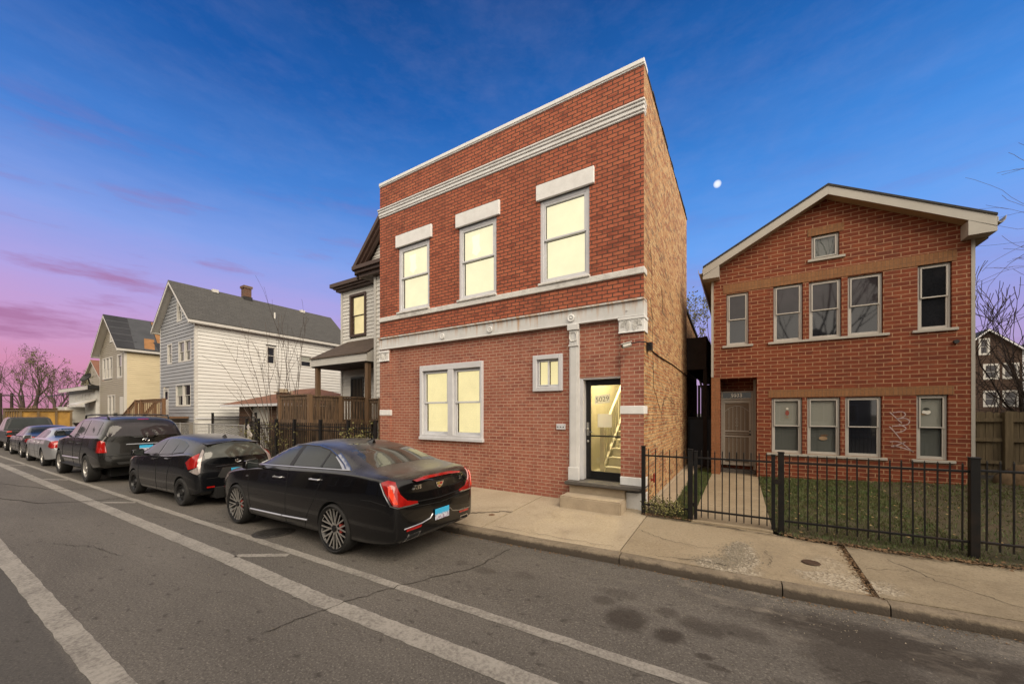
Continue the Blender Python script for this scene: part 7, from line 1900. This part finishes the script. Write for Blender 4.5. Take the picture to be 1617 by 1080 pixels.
mb = MB(); mb.lathe([(.001, .011), (.05, .011), (.06, .006)], 18, lambda a, b, h: (-3.95 + a, 5.75 + b, pave_z(-3.95, 5.75) + h)); tag(mb.build('service_lid', pm('rust brown lid', (.16, .085, .04), .8, .0, .3, 20), smooth=30), 'tiny rust brown lid in the sidewalk behind the sedan', 'service lid')
# ---- ground cover
rr = random.Random(21)
def scatter_grass(n):
    mb = MB(); k = 0
    while k < n:
        x = rr.choice((rr.uniform(.46, 2.7), rr.uniform(.46, 8), rr.uniform(-1.2, -.7))); y = rr.uniform(6.9, 13.6)
        if x < 0 and x < -1.15 + .0: continue
        y0 = lawn_front(x) + rr.gauss(.02, .05)
        if y < y0: continue
        # thin, dead patches
        if math.sin(x * 3.1 + 1.3 * math.sin(y * 2.3)) * math.sin(y * 2.7 + x) > rr.uniform(.35, 1.4): k += 1; continue
        z = lawn_z(x, y); h = rr.uniform(.02, .055); a = rr.uniform(0, 6.28); w = .004 + .0012 * (y - 6)
        l = rr.uniform(-.03, .03); l2 = rr.uniform(-.03, .03)
        mb.add([(x - w * math.cos(a), y - w * math.sin(a), z - .005), (x + w * math.cos(a), y + w * math.sin(a), z - .005), (x + l, y + l2, z + h)], [(0, 1, 2)]); k += 1
    return mb
grassm, nt, b = newmat('short lawn grass'); N = NT(nt); p_ = N.pos()
N.l(N.mix(N.step(N.noise(p_, 3.0, 5, .7), .35, .65), N.mix(N.step(N.noise(p_, 90, 2), .3, .7), (.038, .075, .012), (.062, .105, .022)), (.095, .09, .03)), b.inputs['Base Color']); b.inputs['Roughness'].default_value = .7
tag(scatter_grass(60000).build('grass', grassm, recalc=False), kind='stuff')
def scatter(name, mat, n, fn, s0, s1, seed, flat=True):
    r2 = random.Random(seed); mb = MB()
    for i in range(n):
        q = fn(r2)
        if q is None: continue
        x, y, z = q; s = r2.uniform(s0, s1); a = r2.uniform(0, 6.28); t = r2.uniform(-.6, .6) * s
        if flat:
            mb.add([(x + s * math.cos(a), y + s * math.sin(a), z + .004 + abs(t) * .5), (x - s * .5 * math.sin(a), y + s * .5 * math.cos(a), z + .003), (x - s * math.cos(a), y - s * math.sin(a), z + .004), (x + s * .5 * math.sin(a), y - s * .5 * math.cos(a), z + .006 + abs(t))], [(0, 1, 2, 3)])
        else:
            v = [(x + s * r2.uniform(.5, 1) * math.cos(a + k * 1.57), y + s * r2.uniform(.5, 1) * math.sin(a + k * 1.57), z) for k in range(4)]
            v += [(x + s * .6 * r2.uniform(.3, 1) * math.cos(a + k * 1.57), y + s * .6 * r2.uniform(.3, 1) * math.sin(a + k * 1.57), z + s * r2.uniform(.4, .9)) for k in range(4)]
            mb.hexa(v)
    return tag(mb.build(name, mat, recalc=False), kind='stuff')
def edge_pt(r2):
    x = r2.uniform(.55, 5); y = lawn_front(x) + r2.gauss(.0, .06); return (x, y, max(pave_z(x, y), lawn_z(x, y)) + .004)
scatter('leaf_litter', M['litter'], 1500, edge_pt, .008, .026, 3)
scatter('leaf_litter', pm('pale fallen leaves', (.26, .18, .08), .9, 0, .4, 30), 420, lambda r2: (lambda x, y: (x, y, lawn_z(x, y) + .03))(r2.uniform(.5, 6), r2.uniform(7.1, 12.3)), .010, .030, 4)
scatter('leaf_litter', M['litter'], 500, lambda r2: (lambda x: (x, 7.08 + r2.gauss(0, .05), .165))(r2.uniform(-1.5, -.68)), .008, .022, 5)
scatter('leaf_litter', M['litter'], 700, lambda r2: (lambda x: (x, curbY(x) - abs(r2.gauss(.02, .05)) - .01, -.045))(r2.uniform(-5, 5)), .006, .016, 6)
scatter('kerb_grit', M['rubble'], 420, lambda r2: (lambda x, y: (x, y, road_z(x, y) + .002))(*(lambda x: (x, curbY(x) - abs(r2.gauss(.05, .28)) - .03))(r2.gauss(.9, 1.1))), .003, .010, 7, False)
scatter('rubble', M['rubble'], 1500, lambda r2: (lambda t, k: (lambda x, y: (x, y, pave_z(x, y) + .003))(.10 - .26 * t + k * (.06 + .20 * t) + .06 * math.sin(9 * t + 2), 6.42 - 1.0 * t + r2.gauss(0, .07)))(min(1.15, r2.random() ** .7 + abs(r2.gauss(0, .06))), r2.gauss(0, .62)), .004, .013, 8, False)
def joint_pt(r2):
    y = r2.uniform(5.3, 6.9); return (1.235 + r2.gauss(0, .035), y, pave_z(1.2, y) - .004)
scatter('joint_dirt', M['litter'], 800, joint_pt, .006, .020, 9)
scatter('kerb_grit', M['rubble'], 260, lambda r2: (lambda x, y: (x, y, road_z(x, y) + .002))(r2.uniform(-6, 3), r2.uniform(1.5, 4.6)), .003, .007, 10, False)

# ---- the other side of the street, behind the viewpoint: it darkens what the cars and panes mirror
tag(MB().add([(-300, -30, -.02), (300, -30, -.02), (300, -12, -.02), (-300, -12, -.02)], [(0, 1, 2, 3)]).build('far_sidewalk', M['soil']), kind='structure')
for i, (x0, x1, y1, ez, rz, fr, lb) in enumerate([(-130, -112, -14, 7, 10, 'brick_far', 'long dark brick house across the street at the far end of the block'), (-108, -92, -14, 7, 10, 'brick_gar', 'long brown brick house across the street towards the far end'), (-88, -72, -14, 7, 10, 'siding_taupe', 'long taupe house across the street before the brown brick one'), (-68, -49, -14, 7, 10, 'brick_far', 'wide dark brick house across the street opposite the dumpster'), (-44, -37, -15, 6.4, 9.2, 'siding_taupe', 'taupe gabled house across the street, farthest down the block'), (-33, -26, -14, 6.6, 9.6, 'brick_far', 'dark brown gabled house across the street beyond the white one'), (-22, -15, -14.5, 6.0, 8.8, 'siding_grey', 'grey gabled house across the street facing the hatchback'), (-11, -3.5, -14, 6.6, 9.4, 'brick_gar', 'brown brick gabled house across the street facing the sedan'), (2, 9, -15, 6.2, 9.0, 'siding_taupe', 'taupe gabled house across the street facing the brick two-flat'), (13, 24, -9, 15, 16, 'brick_far', 'unseen tall dark brick block across the street, added to shade its right end')]):  # last entry, the tall block, is added to shade the right end
    H_ = thing('facing_house', ((x0 + x1) / 2, y1, 0), lb, 'house'); px = (x0 + x1) / 2
    MB().prism([(x0, -.1), (x1, -.1), (x1, ez), (px, rz), (x0, ez)], y1 - 12, y1, lambda a, b, c: (a, c, b)).build('wall', M[fr], H_)
    mb = MB(); box_roof_slope(mb, [(x0 - .3, y1 + .3, ez - .1), (px, y1 + .3, rz + .15), (px, y1 - 12.3, rz + .15), (x0 - .3, y1 - 12.3, ez - .1)], .1); box_roof_slope(mb, [(px, y1 + .3, rz + .15), (x1 + .3, y1 + .3, ez - .1), (x1 + .3, y1 - 12.3, ez - .1), (px, y1 - 12.3, rz + .15)], .1); mb.build('roof', M['shingle_dark'], H_)
    for zz in (1.2, 4.1):
        for k in range(3): mb = MB(); xx = x0 + 1 + k * 2.1; mb.box(xx, xx + 1, y1, y1 + .04, zz, zz + 1.5); w_ = mb.build('window', M['white_trim'], H_); mb = MB(); mb.box(xx + .1, xx + .9, y1 + .04, y1 + .05, zz + .1, zz + 1.4); mb.build('pane', M['pane_dark'], w_)
for i, (x, y, h) in enumerate(((-24, -9.5, 10), (-13, -9.0, 11), (4.2, -9.5, 14), (10.6, -9.3, 13))):
    tree('bare_tree', (x, y, -.1), h, .22, 4, 90 + i, ('street tree across the road opposite the SUV', 'street tree across the road opposite the hatchback', 'street tree across the road behind the viewpoint', 'street tree across the road opposite the board fence')[i], 'street trees on the far side', minr=.014, leaves=(0, 0, 0, 5000)[i], lsize=.22, leafmat='leaf_dark')

NB = thing('shade_building', (12.5, 7.5, 0), 'unseen plain brown brick building added right of the board fence to shade the house', 'building')  # out-of-frame building added to throw soft shade on the right house and lawn
MB().box(9.8, 17, 7.5, 22, -.1, 7.6).build('wall', M['brick_gar'], NB); MB().box(9.7, 17.1, 7.4, 22.1, 7.6, 7.8).build('coping', M['stone'], NB)
wr_ = MB(); 
for k in range(3): wr_.tube([(-150, 5.2 + k * .25, 3.95), (-106, 5.2 + k * .25, 3.6), (-63, 5.15 + k * .25, 3.8)], .02, 4); wr_.tube([(-63, 5.15 + k * .25, 3.8), (-52, 6.5 + k * .2, 3.45), (-43.5, 7.6 + k * .2, 3.75)], .018, 4)
tag(wr_.build('overhead_wire', M['cable']), 'thin dark overhead wires strung between the utility poles at the far left', 'wires')
# ------------------------------------------------------------------ sky, moon, sun, camera
mm = bpy.data.materials.new('moon glow'); mm.use_nodes = True
nt = mm.node_tree; nt.nodes.clear(); N = NT(nt)
out = N.n('OutputMaterial'); em = N.n('Emission'); tr = N.n('BsdfTransparent'); mx = N.n('MixShader'); lw = N.n('LayerWeight'); lw.inputs['Blend'].default_value = .5
em.inputs[0].default_value = (.86, .90, 1.0, 1); em.inputs[1].default_value = .95
N.l(N.math('POWER', N.step(lw.outputs['Facing'], .02, .62), .6), mx.inputs[0]); N.l(em.outputs[0], mx.inputs[1]); N.l(tr.outputs[0], mx.inputs[2]); N.l(mx.outputs[0], out.inputs[0])
mb = MB(); mb.ball((-24.4, 559, 303), 5.4, 24); tag(mb.build('moon', mm, smooth=180), 'pale full moon with a soft edge in the blue sky', 'moon')

w = bpy.data.worlds.new('World'); scene.world = w; w.use_nodes = True
nt = w.node_tree; nt.nodes.clear(); N = NT(nt)
out = N.n('OutputWorld'); bg = N.n('Background'); bg2 = N.n('Background'); ad = N.n('AddShader')
vec = N.n('TexCoord').outputs['Generated']; x, y, z = N.xyz(vec)
el = N.math('MULTIPLY', N.math('ARCSINE', N.math('MINIMUM', N.math('MAXIMUM', z, -1.), 1.)), 2 / math.pi)      # 0 horizon .. 1 zenith
hl = N.math('SQRT', N.math('ADD', N.math('MULTIPLY', x, x), N.math('ADD', N.math('MULTIPLY', y, y), 1e-6)))
wx = N.math('DIVIDE', x, hl); wy = N.math('DIVIDE', y, hl)
west = N.step(N.math('ADD', N.math('MULTIPLY', wx, -1.), 0.0), .25, 1.0)          # towards the far left end of the street
# drifting cirrus: noise stretched along the horizon
cn = N.noise(N.comb(N.math('MULTIPLY', x, 1.6), N.math('MULTIPLY', y, 1.6), N.math('MULTIPLY', z, 9.)), 2.2, 7, .62)
cn2 = N.noise(N.comb(N.math('MULTIPLY', x, 3.2), N.math('MULTIPLY', y, 1.2), N.math('MULTIPLY', z, 5.)), 1.7, 6, .6)
e2 = N.math('ADD', el, N.math('MULTIPLY', N.math('SUBTRACT', cn, .5), .05))
S = lambda r, g, b: tuple(((c / 255 + .055) / 1.055) ** 2.4 if c > 10 else c / 255 / 12.92 for c in (r, g, b))
main = N.ramp(e2, [(0.0, S(176, 142, 178)), (.06, S(176, 148, 192)), (.115, S(154, 150, 210)), (.17, S(130, 156, 224)), (.235, S(100, 154, 228)), (.32, S(66, 132, 212)), (.42, S(36, 102, 180)), (.55, S(18, 70, 138)), (.68, S(70, 92, 130)), (1., S(130, 132, 136))])
westc = N.ramp(e2, [(0.0, S(178, 118, 144)), (.05, S(202, 134, 168)), (.10, S(192, 148, 194)), (.15, S(168, 154, 214)), (.215, S(126, 152, 220)), (.30, S(68, 122, 200)), (.42, S(26, 84, 160)), (.55, S(14, 60, 122)), (.68, S(70, 92, 130)), (1., S(130, 132, 136))])
c = N.mix(west, main, westc)
band = N.math('MULTIPLY', N.step(el, .02, .07), N.step(el, .34, .14))
stre = N.math('MULTIPLY', N.math('MULTIPLY', N.step(cn, .52, .66), band), N.math('ADD', N.math('MULTIPLY', west, .55), .22))
c = N.mix(stre, c, S(158, 100, 142))
wisp = N.math('MULTIPLY', N.math('MULTIPLY', N.step(cn2, .50, .76), N.step(el, .12, .3)), .13)
c = N.mix(wisp, c, S(128, 140, 190))
cn3 = N.noise(N.comb(N.math('MULTIPLY', x, 2.), N.math('MULTIPLY', y, 2.), N.math('MULTIPLY', z, 6.)), 5.5, 8, .68)
c = N.mix(N.math('MULTIPLY', N.step(cn3, .45, .8), .06), c, S(180, 170, 205))
# the street behind the camera looks into a bright veiled evening sky
south = N.step(N.math('ADD', N.math('MULTIPLY', wy, -.854), N.math('MULTIPLY', wx, .52)), -.57, -.12)
lowsky = N.step(el, 1.05, .55)
sc_ = N.mix(N.step(N.noise(vec, 3.0, 6, .6), .35, .7), SOUTH_A, SOUTH_B)
c = N.mix(N.math('MULTIPLY', south, lowsky), c, sc_)
N.l(c, bg.inputs[0]); bg.inputs[1].default_value = 1.0
sky = N.n('TexSky'); sky.sky_type = 'NISHITA'; sky.sun_disc = False; sky.sun_elevation = R(SUN_EL); sky.sun_rotation = R(SUN_ROT); sky.altitude = 200
N.l(sky.outputs[0], bg2.inputs[0]); bg2.inputs[1].default_value = .002
N.l(bg.outputs[0], ad.inputs[0]); N.l(bg2.outputs[0], ad.inputs[1]); N.l(ad.outputs[0], out.inputs[0])
sun = bpy.data.lights.new('sun', 'SUN'); sun.energy = SUN_E; sun.angle = R(SUN_ANG); sun.color = (1.0, .86, .68)
so = bpy.data.objects.new('sun', sun); COL.objects.link(so)
az = R(SUN_ROT); dirv = Vector((math.sin(az) * math.cos(R(SUN_EL)), math.cos(az) * math.cos(R(SUN_EL)), math.sin(R(SUN_EL))))
so.rotation_euler = (-dirv).to_track_quat('-Z', 'Y').to_euler(); so.location = (10, -20, 30)
cam = bpy.data.cameras.new('camera'); co_ = bpy.data.objects.new('camera', cam); COL.objects.link(co_)
co_.location = (0, 0, 2.0); co_.rotation_euler = (R(90), 0, R(31.38))
cam.sensor_width = 36; cam.sensor_fit = 'HORIZONTAL'; cam.lens = 588 / 1617 * 36; cam.shift_y = (652 - 540) / 1617; cam.clip_end = 3000; cam.clip_start = .05
scene.camera = co_
scene.view_settings.view_transform = 'Standard'; scene.view_settings.look = 'None'; scene.view_settings.exposure = EXPO; scene.view_settings.gamma = 1; scene.view_settings.use_curve_mapping = False
scene.render.engine = 'CYCLES'
scene.cycles.max_bounces = 6; scene.cycles.diffuse_bounces = 2; scene.cycles.glossy_bounces = 3; scene.cycles.transparent_max_bounces = 8; scene.cycles.transmission_bounces = 3
scene.cycles.caustics_reflective = False; scene.cycles.caustics_refractive = False
scene.render.resolution_x = 1024; scene.render.resolution_y = 683
